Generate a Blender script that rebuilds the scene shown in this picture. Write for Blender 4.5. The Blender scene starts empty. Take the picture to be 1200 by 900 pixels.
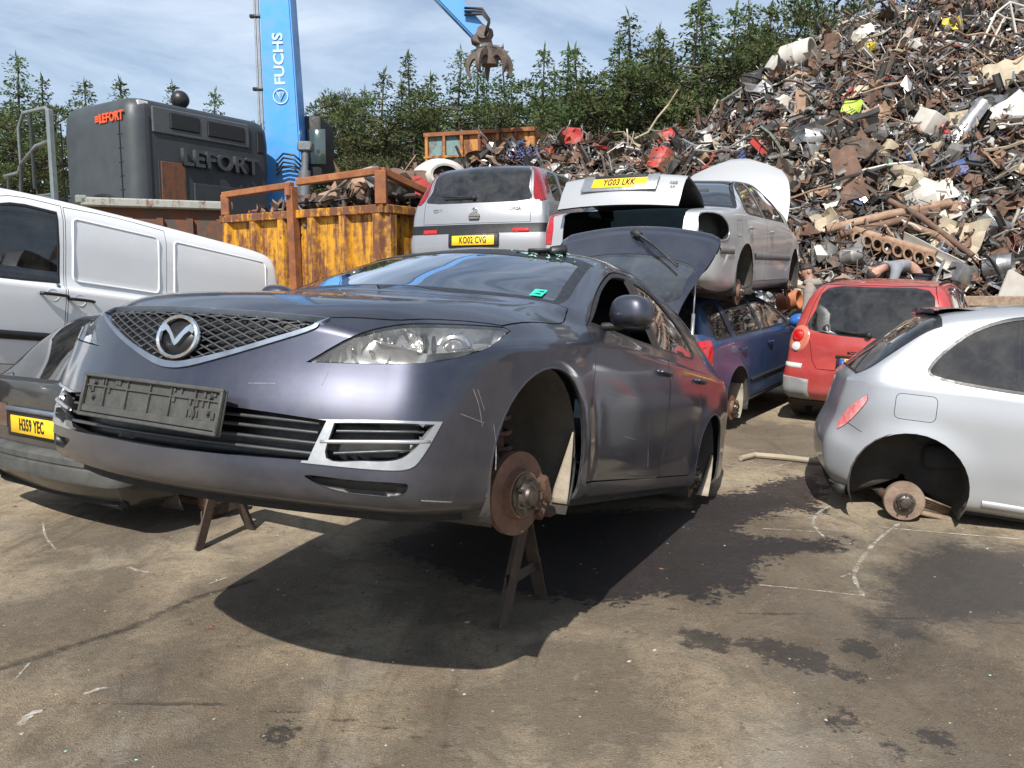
import bpy, bmesh, math, random
import numpy as np
from mathutils import Vector, Matrix, Euler
from mathutils.bvhtree import BVHTree
PI = math.pi
rad = math.radians
rng = random.Random(7)
scene = bpy.context.scene
col = scene.collection
CAM_H, FPX, HOR = 1.52, 950.0, 335.0     # camera height (m), focal length and horizon in the photograph's pixels
PITCH = math.atan((450 - HOR) / FPX)

def at(px, py, Y):
    """world point seen at photo pixel (px,py) lying at depth Y; used while laying the yard out"""
    c, s = math.cos(PITCH), math.sin(PITCH)
    a, b = (px - 600) / FPX, -(py - 450) / FPX
    d = Vector((a, c + b * s, b * c - s))
    return Vector((0, 0, CAM_H)) + d * (Y / d.y)

def gpt(px, py, z=0.0):
    c, s = math.cos(PITCH), math.sin(PITCH)
    a, b = (px - 600) / FPX, -(py - 450) / FPX
    d = Vector((a, c + b * s, b * c - s))
    return Vector((0, 0, CAM_H)) + d * ((z - CAM_H) / d.z)

# ------------------------------------------------------------------ materials
def new_mat(name):
    m = bpy.data.materials.new(name)
    m.use_nodes = True
    nt = m.node_tree
    return m, nt, nt.nodes['Principled BSDF']

def N(nt, t, **kw):
    n = nt.nodes.new(t)
    for k, v in kw.items():
        if hasattr(n, k):
            setattr(n, k, v)
    return n

def L(nt, a, b):
    nt.links.new(a, b)

def noise(nt, scale, detail=4, rough=.6, dist=0, vec=None):
    n = N(nt, 'ShaderNodeTexNoise')
    n.inputs['Scale'].default_value = scale
    n.inputs['Detail'].default_value = detail
    n.inputs['Roughness'].default_value = rough
    n.inputs['Distortion'].default_value = dist
    if vec is not None:
        L(nt, vec, n.inputs['Vector'])
    return n.outputs['Fac']

def ramp(nt, fac, stops):
    r = N(nt, 'ShaderNodeValToRGB')
    els = r.color_ramp.elements
    while len(els) < len(stops):
        els.new(.5)
    for e, (p, c) in zip(els, stops):
        e.position = p
        e.color = (*c, 1) if len(c) == 3 else c
    L(nt, fac, r.inputs['Fac'])
    return r.outputs['Color']

def fr(nt, fac, a, b, lo=0., hi=1.):
    r = N(nt, 'ShaderNodeMapRange')
    for i, v in enumerate((a, b, lo, hi)):
        r.inputs[i + 1].default_value = v
    L(nt, fac, r.inputs[0])
    return r.outputs[0]

def mixc(nt, fac, a, b, mode='MIX'):
    m = N(nt, 'ShaderNodeMix', data_type='RGBA', blend_type=mode)
    for s, v in (('Factor', fac), ('A', a), ('B', b)):
        i = [q for q in m.inputs if q.name == s and (q.type == 'RGBA' or (s == 'Factor' and q.type == 'VALUE'))][0]
        if isinstance(v, (int, float)):
            i.default_value = v
        elif isinstance(v, tuple):
            i.default_value = (*v, 1)
        else:
            L(nt, v, i)
    return [o for o in m.outputs if o.type == 'RGBA'][0]

def mth(nt, op, a, b=None):
    m = N(nt, 'ShaderNodeMath', operation=op)
    for i, v in enumerate((a, b)):
        if v is None:
            continue
        if isinstance(v, (int, float)):
            m.inputs[i].default_value = v
        else:
            L(nt, v, m.inputs[i])
    return m.outputs[0]

def bump(nt, bsdf, h, strength=.3, dist=.01):
    b = N(nt, 'ShaderNodeBump')
    b.inputs['Strength'].default_value = strength
    b.inputs['Distance'].default_value = dist
    L(nt, h, b.inputs['Height'])
    L(nt, b.outputs[0], bsdf.inputs['Normal'])

def objco(nt):
    return N(nt, 'ShaderNodeTexCoord').outputs['Object']

MATS = {}
def plain(name, c, rough=.5, metal=0., var=.25, scale=9., bmp=0., coat=0., c2=None, spec=None):
    """a base colour broken up by noise, so that nothing is one flat tone"""
    if name in MATS:
        return MATS[name]
    m, nt, b = new_mat(name)
    v = objco(nt)
    f = noise(nt, scale, 5, .65, .3, v)
    c2 = c2 or tuple(x * (1 - var) for x in c)
    L(nt, ramp(nt, f, [(.32, c2), (.66, c)]), b.inputs['Base Color'])
    f2 = noise(nt, scale * 3.1, 3, .6, 0, v)
    L(nt, fr(nt, f2, .25, .75, max(.02, rough - .1), min(1, rough + .12)), b.inputs['Roughness'])
    b.inputs['Metallic'].default_value = metal
    b.inputs['Coat Weight'].default_value = coat
    if spec is not None:
        b.inputs['Specular IOR Level'].default_value = spec
    if bmp:
        bump(nt, b, noise(nt, scale * 4, 4, .7, 0, v), bmp, .02)
    MATS[name] = m
    return m

def paint(name, c, metal=.55, rough=.34, dust=.25, dustc=(.32, .28, .22), coat=.8, low=.9, scratch=.25, wave=.0):
    """car paint: flake layer under clear coat, road film low down on the flanks, dust, scuffs"""
    if name in MATS:
        return MATS[name]
    m, nt, b = new_mat(name)
    v = objco(nt)
    big = noise(nt, 2.3, 6, .62, .6, v)
    fine = noise(nt, 26, 6, .7, 0, v)
    d = fr(nt, mth(nt, 'ADD', mth(nt, 'MULTIPLY', big, .75), mth(nt, 'MULTIPLY', fine, .25)), .42, .8)
    sep = N(nt, 'ShaderNodeSeparateXYZ')
    L(nt, v, sep.inputs[0])
    zlow = fr(nt, sep.outputs['Z'], low * .6, .18, 0, 1)
    film = mth(nt, 'MULTIPLY', zlow, fr(nt, big, .2, .7))
    amt = mth(nt, 'MINIMUM', mth(nt, 'ADD', mth(nt, 'MULTIPLY', d, dust), mth(nt, 'MULTIPLY', film, .45)), 1.)
    # scratches: stretched noise
    mp = N(nt, 'ShaderNodeMapping')
    mp.inputs['Scale'].default_value = (1.2, 1.2, 30)
    mp.inputs['Rotation'].default_value = (.25, .5, .3)
    L(nt, v, mp.inputs[0])
    sc = fr(nt, noise(nt, 2.4, 8, .75, .4, mp.outputs[0]), .70, .76)
    base = mixc(nt, amt, c, dustc)
    base = mixc(nt, mth(nt, 'MULTIPLY', sc, scratch), base, (.42, .42, .42))
    L(nt, base, b.inputs['Base Color'])
    L(nt, fr(nt, amt, 0, 1, metal, metal * .25), b.inputs['Metallic'])
    L(nt, fr(nt, amt, 0, .8, rough, .62), b.inputs['Roughness'])
    L(nt, fr(nt, amt, 0, .7, coat, 0), b.inputs['Coat Weight'])
    b.inputs['Coat Roughness'].default_value = .07
    if wave:
        bump(nt, b, noise(nt, 5, 2, .4, 0, v), wave, .02)
    MATS[name] = m
    return m

def rustmat(name, c=(.20, .075, .03), c2=(.085, .04, .025), c3=(.33, .16, .07), rough=.8, scale=5):
    if name in MATS:
        return MATS[name]
    m, nt, b = new_mat(name)
    v = objco(nt)
    f = noise(nt, scale, 8, .72, .5, v)
    L(nt, ramp(nt, f, [(.3, c2), (.52, c), (.72, c3)]), b.inputs['Base Color'])
    b.inputs['Roughness'].default_value = rough
    bump(nt, b, noise(nt, scale * 7, 5, .7, 0, v), .5, .01)
    MATS[name] = m
    return m

def worn(name, c, rust=.45, rough=.55, rc=(.19, .07, .03), rc2=(.07, .03, .02), scale=1.6, metal=0., streak=4.):
    """old paint over rusting steel; the rust runs down in vertical streaks"""
    if name in MATS:
        return MATS[name]
    m, nt, b = new_mat(name)
    v = objco(nt)
    mp = N(nt, 'ShaderNodeMapping')
    mp.inputs['Scale'].default_value = (streak, streak, .8)
    L(nt, v, mp.inputs[0])
    a = noise(nt, scale, 8, .7, .6, mp.outputs[0])
    e = noise(nt, scale * 6, 6, .7, .2, v)
    k = mth(nt, 'ADD', mth(nt, 'MULTIPLY', a, .65), mth(nt, 'MULTIPLY', e, .35))
    mask = fr(nt, k, .62 - rust * .35, .72 - rust * .35)
    cc = mixc(nt, noise(nt, scale * 2, 4, .6, 0, v), tuple(x * .75 for x in c), c)
    rr = mixc(nt, e, rc2, rc)
    L(nt, mixc(nt, mask, cc, rr), b.inputs['Base Color'])
    L(nt, fr(nt, mask, 0, 1, rough, .85), b.inputs['Roughness'])
    b.inputs['Metallic'].default_value = metal
    bump(nt, b, e, .25, .01)
    MATS[name] = m
    return m

def glassmat(name, tint=(.35, .42, .42), rough=.02, refl=1., dirt=.06, dirtc=(.4, .38, .33)):
    """thin pane: tinted see-through with a mirror coat that strengthens at grazing angles"""
    if name in MATS:
        return MATS[name]
    m, nt, b = new_mat(name)
    nt.nodes.remove(b)
    out = nt.nodes['Material Output']
    v = objco(nt)
    tr = N(nt, 'ShaderNodeBsdfTransparent')
    tr.inputs[0].default_value = (*tint, 1)
    gl = N(nt, 'ShaderNodeBsdfGlossy')
    gl.inputs['Roughness'].default_value = rough
    gl.inputs['Color'].default_value = (.95, .97, 1, 1)
    f = N(nt, 'ShaderNodeFresnel')
    f.inputs['IOR'].default_value = 1.52
    s1 = N(nt, 'ShaderNodeMixShader')
    L(nt, mth(nt, 'MINIMUM', mth(nt, 'MULTIPLY', f.outputs[0], 1.7 * refl), 1.), s1.inputs[0])
    L(nt, tr.outputs[0], s1.inputs[1]); L(nt, gl.outputs[0], s1.inputs[2])
    df = N(nt, 'ShaderNodeBsdfDiffuse')
    df.inputs[0].default_value = (*dirtc, 1)
    s2 = N(nt, 'ShaderNodeMixShader')
    d = fr(nt, noise(nt, 6, 7, .7, .4, v), .4, .75, dirt * .3, dirt * 2)
    L(nt, d, s2.inputs[0]); L(nt, s1.outputs[0], s2.inputs[1]); L(nt, df.outputs[0], s2.inputs[2])
    L(nt, s2.outputs[0], out.inputs['Surface'])
    MATS[name] = m
    return m

# ------------------------------------------------------------------ objects
def tag(o, label=None, cat=None, group=None, kind=None):
    for k, v in (('label', label), ('category', cat), ('group', group), ('kind', kind)):
        if v:
            o[k] = v
    return o

def empty(name, loc=(0, 0, 0), rot=(0, 0, 0), label=None, cat=None, group=None):
    o = bpy.data.objects.new(name, None)
    o.empty_display_size = .2
    o.location = loc
    o.rotation_euler = rot
    col.objects.link(o)
    return tag(o, label, cat, group)

REF = [None]      # uncut surface of the vehicle being built; its smooth normals shade all the pieces cut from it

def mk(name, bm, mats, parent=None, smooth=True, solid=0., moff=0, angle=None, loc=None, rot=None, ref=False):
    me = bpy.data.meshes.new(name)
    ref = REF[0] if (ref or (solid and moff)) else None
    nrm = None
    if ref is not None:
        bmesh.ops.remove_doubles(bm, verts=bm.verts[:], dist=.0006)
        bmesh.ops.dissolve_degenerate(bm, edges=bm.edges[:], dist=.0003)
        bm.normal_update()
        nrm = {}
        V = bm.verts[:]
        for i, v in enumerate(V):
            n = ref.normal_at(v.co, v.normal)
            if n is not None:
                nrm[i] = n
        if solid:
            outer = bm.faces[:]
            be = [e for e in bm.edges if e.is_boundary]
            inner = {v: bm.verts.new(v.co - nrm.get(i, v.normal) * solid) for i, v in enumerate(V)}
            k = len(mats) - 1
            for f in outer:
                g = bm.faces.new([inner[v] for v in f.verts][::-1])
                g.material_index = k
                g.smooth = True
            for e in be:
                l = e.link_loops[0]
                a, b = l.vert, l.link_loop_next.vert
                g = bm.faces.new((b, a, inner[a], inner[b]))
                g.material_index = k
                g.smooth = False
            for f in outer:
                f.smooth = True
        solid = 0
        bm.verts.index_update()
        nrm = {v.index: nrm[i] for i, v in enumerate(V) if i in nrm}
    bm.to_mesh(me)
    bm.free()
    if not isinstance(mats, (list, tuple)):
        mats = [mats]
    for m in mats:
        me.materials.append(m)
    if nrm is not None:
        me.polygons.foreach_set('use_smooth', [True] * len(me.polygons))
        li = [0] * len(me.loops)
        me.loops.foreach_get('vertex_index', li)
        rimv = set()
        cn = [(0, 0, 0)] * len(me.loops)
        for p in me.polygons:
            vs = [li[q] for q in p.loop_indices]
            if all(q in nrm for q in vs):
                for q in p.loop_indices:
                    cn[q] = nrm[li[q]]
            elif any(q in nrm for q in vs):
                for q in p.loop_indices:
                    cn[q] = p.normal.copy()
        me.normals_split_custom_set(cn)
    elif smooth:
        me.polygons.foreach_set('use_smooth', [True] * len(me.polygons))
        if angle:
            me.set_sharp_from_angle(angle=rad(angle))
    o = bpy.data.objects.new(name, me)
    col.objects.link(o)
    if parent:
        o.parent = parent
    if loc is not None:
        o.location = loc
    if rot is not None:
        o.rotation_euler = rot
    if solid:
        md = o.modifiers.new('thick', 'SOLIDIFY')
        md.thickness = solid
        md.offset = -1
    return o

def copy_tree(o, parent=None):
    c = o.copy()
    col.objects.link(c)
    c.parent = parent
    for ch in list(o.children):
        copy_tree(ch, c)
    return c

def mat4(loc=(0, 0, 0), rot=(0, 0, 0), scale=(1, 1, 1)):
    return Matrix.LocRotScale(Vector(loc), Euler(rot), Vector(scale))

def setmi(faces, mi):
    for f in faces:
        f.material_index = mi

def box(bm, c, s, rot=(0, 0, 0), bev=.0, mi=0, M=None, seg=1):
    """box of size s centred on c"""
    t = bmesh.new()
    bmesh.ops.create_cube(t, size=1, matrix=mat4((0, 0, 0), (0, 0, 0), s))
    if bev:
        bmesh.ops.bevel(t, geom=t.edges[:], offset=bev, segments=seg, affect='EDGES', profile=.5)
    A = mat4(c, rot)
    if M is not None:
        A = M @ A
    t.transform(A)
    setmi(t.faces, mi)
    join(bm, t)

def join(bm, t):
    """append bmesh t to bm, then free t"""
    me = bpy.data.meshes.new('tmp')
    t.to_mesh(me)
    t.free()
    bm.from_mesh(me)
    bpy.data.meshes.remove(me)

def cyl(bm, a, b, r1, r2=None, n=16, mi=0, cap=True):
    a, b = Vector(a), Vector(b)
    d = b - a
    t = bmesh.new()
    bmesh.ops.create_cone(t, cap_ends=cap, segments=n, radius1=r1, radius2=r1 if r2 is None else r2, depth=d.length)
    q = Vector((0, 0, 1)).rotation_difference(d.normalized())
    t.transform(Matrix.Translation((a + b) / 2) @ q.to_matrix().to_4x4())
    setmi(t.faces, mi)
    join(bm, t)

def lathe(bm, prof, n=24, axis='Z', M=None, mi=0, arc=2 * PI, start=0.):
    """revolve (r,h) pairs round an axis"""
    closed = arc > 2 * PI - 1e-6
    k = n if closed else n + 1
    rows = []
    for r, h in prof:
        row = []
        for i in range(k):
            a = start + arc * i / n
            p = Vector((r * math.cos(a), r * math.sin(a), h))
            if axis == 'Y':
                p = Vector((p.x, p.z, p.y))
            elif axis == 'X':
                p = Vector((p.z, p.x, p.y))
            row.append(bm.verts.new(M @ p if M is not None else p))
        rows.append(row)
    for q in range(len(rows) - 1):
        for i in range(k if closed else k - 1):
            j = (i + 1) % k
            try:
                f = bm.faces.new((rows[q][i], rows[q][j], rows[q + 1][j], rows[q + 1][i]))
                f.material_index = mi
            except ValueError:
                pass

def tube(bm, pts, r, n=8, mi=0, cap=True, r2=None, flat=1.):
    """swept tube through pts"""
    pts = [Vector(p) for p in pts]
    rows = []
    up = Vector((0, 0, 1))
    prev = None
    for i, p in enumerate(pts):
        d = (pts[min(i + 1, len(pts) - 1)] - pts[max(i - 1, 0)]).normalized()
        a = d.cross(up if abs(d.z) < .95 else Vector((1, 0, 0))).normalized()
        if prev is not None:
            a = (prev - d * prev.dot(d)).normalized()
        prev = a
        b = d.cross(a)
        rr = r if r2 is None else r + (r2 - r) * i / (len(pts) - 1)
        rows.append([bm.verts.new(p + a * math.cos(2 * PI * k / n) * rr + b * math.sin(2 * PI * k / n) * rr * flat) for k in range(n)])
    for i in range(len(rows) - 1):
        for k in range(n):
            f = bm.faces.new((rows[i][k], rows[i][(k + 1) % n], rows[i + 1][(k + 1) % n], rows[i + 1][k]))
            f.material_index = mi
    if cap:
        for row in (rows[0], rows[-1]):
            f = bm.faces.new(row)
            f.material_index = mi

def prism(bm, poly, y0, y1, axis='Y', mi=0, M=None):
    """extrude a 2D outline (u,v) along an axis: Y -> (u,*,v), X -> (*,u,v), Z -> (u,v,*)"""
    def P(u, v, w):
        p = Vector((u, w, v)) if axis == 'Y' else Vector((w, u, v)) if axis == 'X' else Vector((u, v, w))
        return M @ p if M is not None else p
    a = [bm.verts.new(P(u, v, y0)) for u, v in poly]
    b = [bm.verts.new(P(u, v, y1)) for u, v in poly]
    n = len(poly)
    fs = [bm.faces.new(a), bm.faces.new(b[::-1])]
    for i in range(n):
        fs.append(bm.faces.new((a[i], b[i], b[(i + 1) % n], a[(i + 1) % n])))
    setmi(fs, mi)
    return fs

def ngrid(bm, P, mi=0):
    """faces over a 2D array of points"""
    V = [[bm.verts.new(p) for p in row] for row in P]
    for i in range(len(V) - 1):
        for j in range(len(V[0]) - 1):
            f = bm.faces.new((V[i][j], V[i + 1][j], V[i + 1][j + 1], V[i][j + 1]))
            f.material_index = mi
    return V

def fixn(bm):
    bmesh.ops.recalc_face_normals(bm, faces=bm.faces[:])

_font = {}
def text_bm(s, size, extrude=.002, bold=.0, sx=1., space=1.):
    """letters as a mesh in the XZ plane, centred, facing -Y"""
    cu = bpy.data.curves.new('letters', 'FONT')
    cu.body = s
    cu.size = size
    cu.extrude = extrude
    cu.offset = bold
    cu.align_x = 'CENTER'
    cu.align_y = 'CENTER'
    cu.space_character = space
    cu.resolution_u = 3
    o = bpy.data.objects.new('letters', cu)
    col.objects.link(o)
    bpy.context.view_layer.update()
    me = bpy.data.meshes.new_from_object(o.evaluated_get(bpy.context.evaluated_depsgraph_get()))
    t = bmesh.new()
    t.from_mesh(me)
    bpy.data.objects.remove(o)
    bpy.data.curves.remove(cu)
    bpy.data.meshes.remove(me)
    t.transform(Matrix.Rotation(rad(90), 4, 'X') @ Matrix.Diagonal((sx, 1, 1, 1)))
    return t
# ------------------------------------------------------------------ shared materials
plain('trim_dark', (.018, .018, .019), .6, bmp=.1)
plain('trim_black', (.012, .012, .013), .42)
plain('inner_dark', (.02, .02, .021), .8)
plain('underbody', (.022, .02, .018), .9, bmp=.3)
plain('liner', (.03, .028, .026), .85, c2=(.06, .052, .042), scale=4, bmp=.3)
plain('liner_pale', (.36, .31, .24), .9, c2=(.2, .165, .125), scale=6, bmp=.3)  # pale copy of the liner, sunlight put into its colour
plain('seat_cloth', (.045, .045, .05), .95, bmp=.3)
plain('tyre', (.022, .022, .022), .85, c2=(.05, .045, .04), bmp=.3)
plain('alloy', (.5, .5, .5), .35, .8)
plain('hub_steel', (.16, .14, .12), .45, .8, c2=(.05, .04, .032), scale=20)
rustmat('rust_disc', (.135, .068, .042), (.075, .04, .027), (.19, .11, .07), .7, 9)
rustmat('rust_drum', (.20, .14, .10), (.12, .085, .06), (.28, .21, .155), .8, 9)
rustmat('rust_dark', (.075, .038, .022), (.03, .02, .015), (.14, .07, .04), .85, 8)
rustmat('rust')
plain('plate_yellow', (.86, .53, .02), .42, c2=(.74, .44, .015), scale=14)
plain('plate_black', (.03, .03, .03), .5)
plain('plate_blue', (.02, .09, .42), .4)
plain('black_ink', (.012, .012, .012), .5)
plain('chrome', (.74, .75, .76), .14, 1., var=.12)
plain('silver_trim', (.5, .51, .52), .34, .75, var=.2)
plain('red_lens', (.55, .012, .012), .12, var=.5, scale=40, coat=.8)
plain('red_lens_dark', (.26, .008, .008), .12, var=.5, scale=40, coat=.8)
plain('clear_lens', (.62, .6, .58), .15, var=.2, scale=40, coat=.6)
plain('amber_lens', (.75, .28, .02), .15, coat=.6)
plain('white_plastic', (.75, .75, .73), .4)
plain('grey_plastic', (.10, .10, .10), .62, c2=(.15, .145, .13), bmp=.1)
plain('bumper_grey', (.045, .048, .047), .65, c2=(.085, .085, .078), scale=5, bmp=.08)
plain('lamp_chrome', (.8, .8, .8), .18, 1., var=.1)
glassmat('glass_blue', (.16, .30, .38), refl=1.15, dirt=.02)
glassmat('glass_dark', (.10, .12, .12), refl=1.0, dirt=.05)
glassmat('glass_clear', (.55, .62, .60), refl=1.1, dirt=.05)
glassmat('glass_lamp', (.93, .93, .92), refl=.8, dirt=.03, dirtc=(.5, .47, .38))
plain('lamp_grey', (.5, .5, .49), .3, .6, c2=(.3, .3, .3))
plain('glass_bulb', (.30, .30, .31), .05, .6, coat=1.)
plain('silver_dull', (.20, .235, .29), .40, .6)
plain('grille_plastic', (.05, .052, .055), .38)
plain('bracket_plastic', (.062, .062, .056), .6, c2=(.04, .04, .038), scale=24, bmp=.2)
plain('mirror', (.8, .82, .85), .03, 1.)
plain('scratch', (.24, .24, .25), .7, c2=(.09, .09, .10), scale=90)
plain('sticker_green', (.03, .55, .40), .5)
plain('glass_shard', (.35, .62, .52), .08, spec=.8)
glassmat('glass_rear', (.07, .09, .12), refl=1.3, dirt=.04)
plain('lamp_surround', (.48, .15, .10), .2, var=.2, scale=40, coat=.8)
glassmat('glass_dusty', (.12, .13, .13), refl=.9, dirt=.05)
plain('cloth_mint', (.45, .68, .58), .9)
plain('grey_plastic2', (.20, .205, .21), .6, c2=(.26, .25, .23), scale=5)
plain('lens_pink', (.50, .05, .06), .12, c2=(.62, .40, .40), scale=11, coat=.9)
plain('lens_smoked', (.05, .012, .012), .15, coat=.8)
plain('spoiler_grey', (.11, .125, .16), .3, .3, coat=.7)
rustmat('rust_pale', (.24, .17, .12), (.13, .09, .065), (.34, .27, .2), .8, 14)
plain('letter_pale', (.45, .62, .82), .5)
plain('case_lime', (.45, .62, .06), .5, c2=(.3, .42, .05))
plain('pipe_orange', (.42, .15, .06), .6, c2=(.28, .10, .05))
# ------------------------------------------------------------------ car body builder
from mathutils.interpolate import poly_3d_calc
def crspl(P, sub, mir0=False, mir1=False):
    """limited Catmull-Rom through rows of P (axis 0); mirN: that end sits on the y=0 plane"""
    P = np.asarray(P, float)
    n = len(P)
    d = P[1:] - P[:-1]
    T = np.zeros_like(P)
    for i in range(n):
        if i == 0 or i == n - 1:
            a = d[0] if i == 0 else d[-1]
            T[i] = a
            if (i == 0 and mir0) or (i and mir1):
                t = a.copy()
                t[..., 0] = 0
                t[..., 2] = 0
                T[i] = t
            continue
        a, b = d[i - 1], d[i]
        t = (a + b) / 2
        lim = 3 * np.minimum(abs(a), abs(b))
        t = np.clip(t, -lim, lim)
        T[i] = np.where(a * b <= 0, t * .25, t)
    out = []
    for i in range(n - 1):
        m = sub[i] if isinstance(sub, (list, tuple)) else sub
        for k in range(m):
            s = k / m
            h = (2 * s**3 - 3 * s**2 + 1, s**3 - 2 * s**2 + s, -2 * s**3 + 3 * s**2, s**3 - s**2)
            out.append(h[0] * P[i] + h[1] * T[i] + h[2] * P[i + 1] + h[3] * T[i + 1])
    out.append(P[-1])
    return np.array(out)

def lerp(a, b, t):
    return a + (b - a) * t

def smooth_poly(pts, n=4, closed=True):
    """rounded outline through pts; a point given as (u,v,'c') stays a sharp corner"""
    out = []
    k = len(pts)
    P = [np.array(p[:2], float) for p in pts]
    sharp = [len(p) > 2 for p in pts]
    for i in range(k):
        p0, p1, p2, p3 = P[i - 1], P[i], P[(i + 1) % k], P[(i + 2) % k]
        t1 = (p2 - p1) if sharp[i] else (p2 - p0) / 2
        t2 = (p2 - p1) if sharp[(i + 1) % k] else (p3 - p1) / 2
        l = np.linalg.norm(p2 - p1)
        for t in (t1, t2):
            q = np.linalg.norm(t)
            if q > 1.2 * l:
                t *= 1.2 * l / q
        if sharp[i] and sharp[(i + 1) % k]:
            out.append(tuple(p1))
            continue
        for j in range(n):
            s = j / n
            out.append(tuple((2*s**3-3*s**2+1)*p1 + (s**3-2*s**2+s)*t1 + (-2*s**3+3*s**2)*p2 + (s**3-s**2)*t2))
    return out

def area2(p):
    return sum(p[i][0] * p[(i + 1) % len(p)][1] - p[(i + 1) % len(p)][0] * p[i][1] for i in range(len(p))) / 2

def inset(poly, d):
    """offset outline inwards by d (negative: outwards)"""
    s = 1 if area2(poly) > 0 else -1
    out = []
    n = len(poly)
    for i in range(n):
        a, b, c = (np.array(poly[j][:2], float) for j in (i - 1, i, (i + 1) % n))
        e1, e2 = b - a, c - b
        n1 = np.array((-e1[1], e1[0])) / (np.linalg.norm(e1) + 1e-9)
        n2 = np.array((-e2[1], e2[0])) / (np.linalg.norm(e2) + 1e-9)
        m = n1 + n2
        q = np.linalg.norm(m)
        m = n1 if q < .3 else m / q
        k = max(.5, float(m @ n1))
        out.append(tuple(b + m * s * d / k))
    return out

def inside(p, poly):
    x, y = p
    r = False
    n = len(poly)
    for i in range(n):
        x1, y1 = poly[i][:2]
        x2, y2 = poly[i - 1][:2]
        if (y1 > y) != (y2 > y) and x < (x2 - x1) * (y - y1) / (y2 - y1) + x1:
            r = not r
    return r

class Frame:
    """projection used to lay an outline on the body: outward direction d, axes u and v"""
    def __init__(s, d, u, v):
        s.d, s.u, s.v = Vector(d).normalized(), Vector(u), Vector(v)
    def mir(s):
        f = lambda q: Vector((q.x, -q.y, q.z))
        return Frame(f(s.d), f(s.u), f(s.v))
    def to2(s, p):
        return p.dot(s.u), p.dot(s.v)
SIDE = Frame((0, 1, 0), (1, 0, 0), (0, 0, 1))
SIDER = SIDE.mir()
FRONT = Frame((1, 0, 0), (0, 1, 0), (0, 0, 1))
REAR = Frame((-1, 0, 0), (0, 1, 0), (0, 0, 1))
TOP = Frame((0, 0, 1), (1, 0, 0), (0, 1, 0))
def azi(a):
    """outward direction at azimuth a degrees from the nose towards the left flank"""
    a = rad(a)
    return Frame((math.cos(a), math.sin(a), 0), (-math.sin(a), math.cos(a), 0), (0, 0, 1))

def cut(bm, poly, F, nmin=.08, pred=None, keep=None):
    """slice the surface along an outline; returns the faces inside it"""
    us = [p[0] for p in poly]
    vs = [p[1] for p in poly]
    b0, b1, c0, c1 = min(us), max(us), min(vs), max(vs)
    loc = set()
    for f in bm.faces:
        if keep is not None and f.material_index not in keep:
            continue
        if f.normal.dot(F.d) < nmin:
            continue
        q = [F.to2(v.co) for v in f.verts]
        if max(a for a, _ in q) < b0 or min(a for a, _ in q) > b1 or max(a for _, a in q) < c0 or min(a for _, a in q) > c1:
            continue
        if pred and not pred(f.calc_center_median()):
            continue
        loc.add(f)
    n = len(poly)
    for i in range(n):
        p, q = poly[i], poly[(i + 1) % n]
        d = (q[0] - p[0], q[1] - p[1])
        l = math.hypot(*d)
        if l < 1e-6:
            continue
        no = F.u * (-d[1] / l) + F.v * (d[0] / l)
        co = F.u * p[0] + F.v * p[1]
        e = 1e-4
        x0, x1, y0, y1 = min(p[0], q[0]) - e, max(p[0], q[0]) + e, min(p[1], q[1]) - e, max(p[1], q[1]) + e
        sel = []
        for f in loc:
            w = [F.to2(v.co) for v in f.verts]
            if max(a for a, _ in w) < x0 or min(a for a, _ in w) > x1 or max(a for _, a in w) < y0 or min(a for _, a in w) > y1:
                continue
            # does the line cross it
            s = [(a - p[0]) * -d[1] + (c - p[1]) * d[0] for a, c in w]
            if min(s) < -1e-7 and max(s) > 1e-7:
                sel.append(f)
        if not sel:
            continue
        geom = set(sel)
        for f in sel:
            geom.update(f.edges)
            geom.update(f.verts)
        before = set(sel)
        r = bmesh.ops.bisect_plane(bm, geom=list(geom), dist=1e-6, plane_co=co, plane_no=no)
        loc -= before
        loc = {f for f in loc if f.is_valid}
        loc.update(g for g in r['geom'] if isinstance(g, bmesh.types.BMFace))
    return [f for f in loc if f.is_valid and inside(F.to2(f.calc_center_median()), poly)]

def extract(bm, faces, off=0., delete=True):
    """lift faces out into a bmesh of their own, pushed in along their normals by off"""
    t = bmesh.new()
    mp = {}
    for f in faces:
        vs = []
        for v in f.verts:
            if v not in mp:
                mp[v] = t.verts.new(v.co - v.normal * off)
            vs.append(mp[v])
        g = t.faces.new(vs)
        g.material_index = f.material_index
        g.smooth = True
    t.normal_update()
    if delete:
        bmesh.ops.delete(bm, geom=list(faces), context='FACES')
    return t

def panel(bm, poly, F, gap=.006, off=0., **kw):
    """cut a panel with an open shut-line all round it; returns its bmesh"""
    out = cut(bm, poly, F, **kw)
    ins = inset(poly, gap)
    inn = cut(bm, ins, F, **kw)
    iset = set(inn)
    ring = [f for f in cut_inside(bm, poly, F, **kw) if f not in iset]
    t = extract(bm, inn, off)
    bmesh.ops.delete(bm, geom=[f for f in ring if f.is_valid], context='FACES')
    return t

def cut_inside(bm, poly, F, nmin=.08, pred=None, keep=None):
    r = []
    for f in bm.faces:
        if f.normal.dot(F.d) < nmin:
            continue
        c = f.calc_center_median()
        if pred and not pred(c):
            continue
        if inside(F.to2(c), poly):
            r.append(f)
    return r

def rim(t, depth, mi=0):
    """give an extracted patch a turned-in edge of the given depth"""
    t.normal_update()
    be = [e for e in t.edges if e.is_boundary]
    r = bmesh.ops.extrude_edge_only(t, edges=be)
    nv = [v for v in r['geom'] if isinstance(v, bmesh.types.BMVert)]
    for v in nv:
        n = Vector()
        for e in v.link_edges:
            o = e.other_vert(v)
            if (o.co - v.co).length < 1e-6:
                n = o.normal.copy()
        v.co = v.co - n * depth
    for f in r['geom']:
        if isinstance(f, bmesh.types.BMFace):
            f.material_index = mi
    return t

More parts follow.
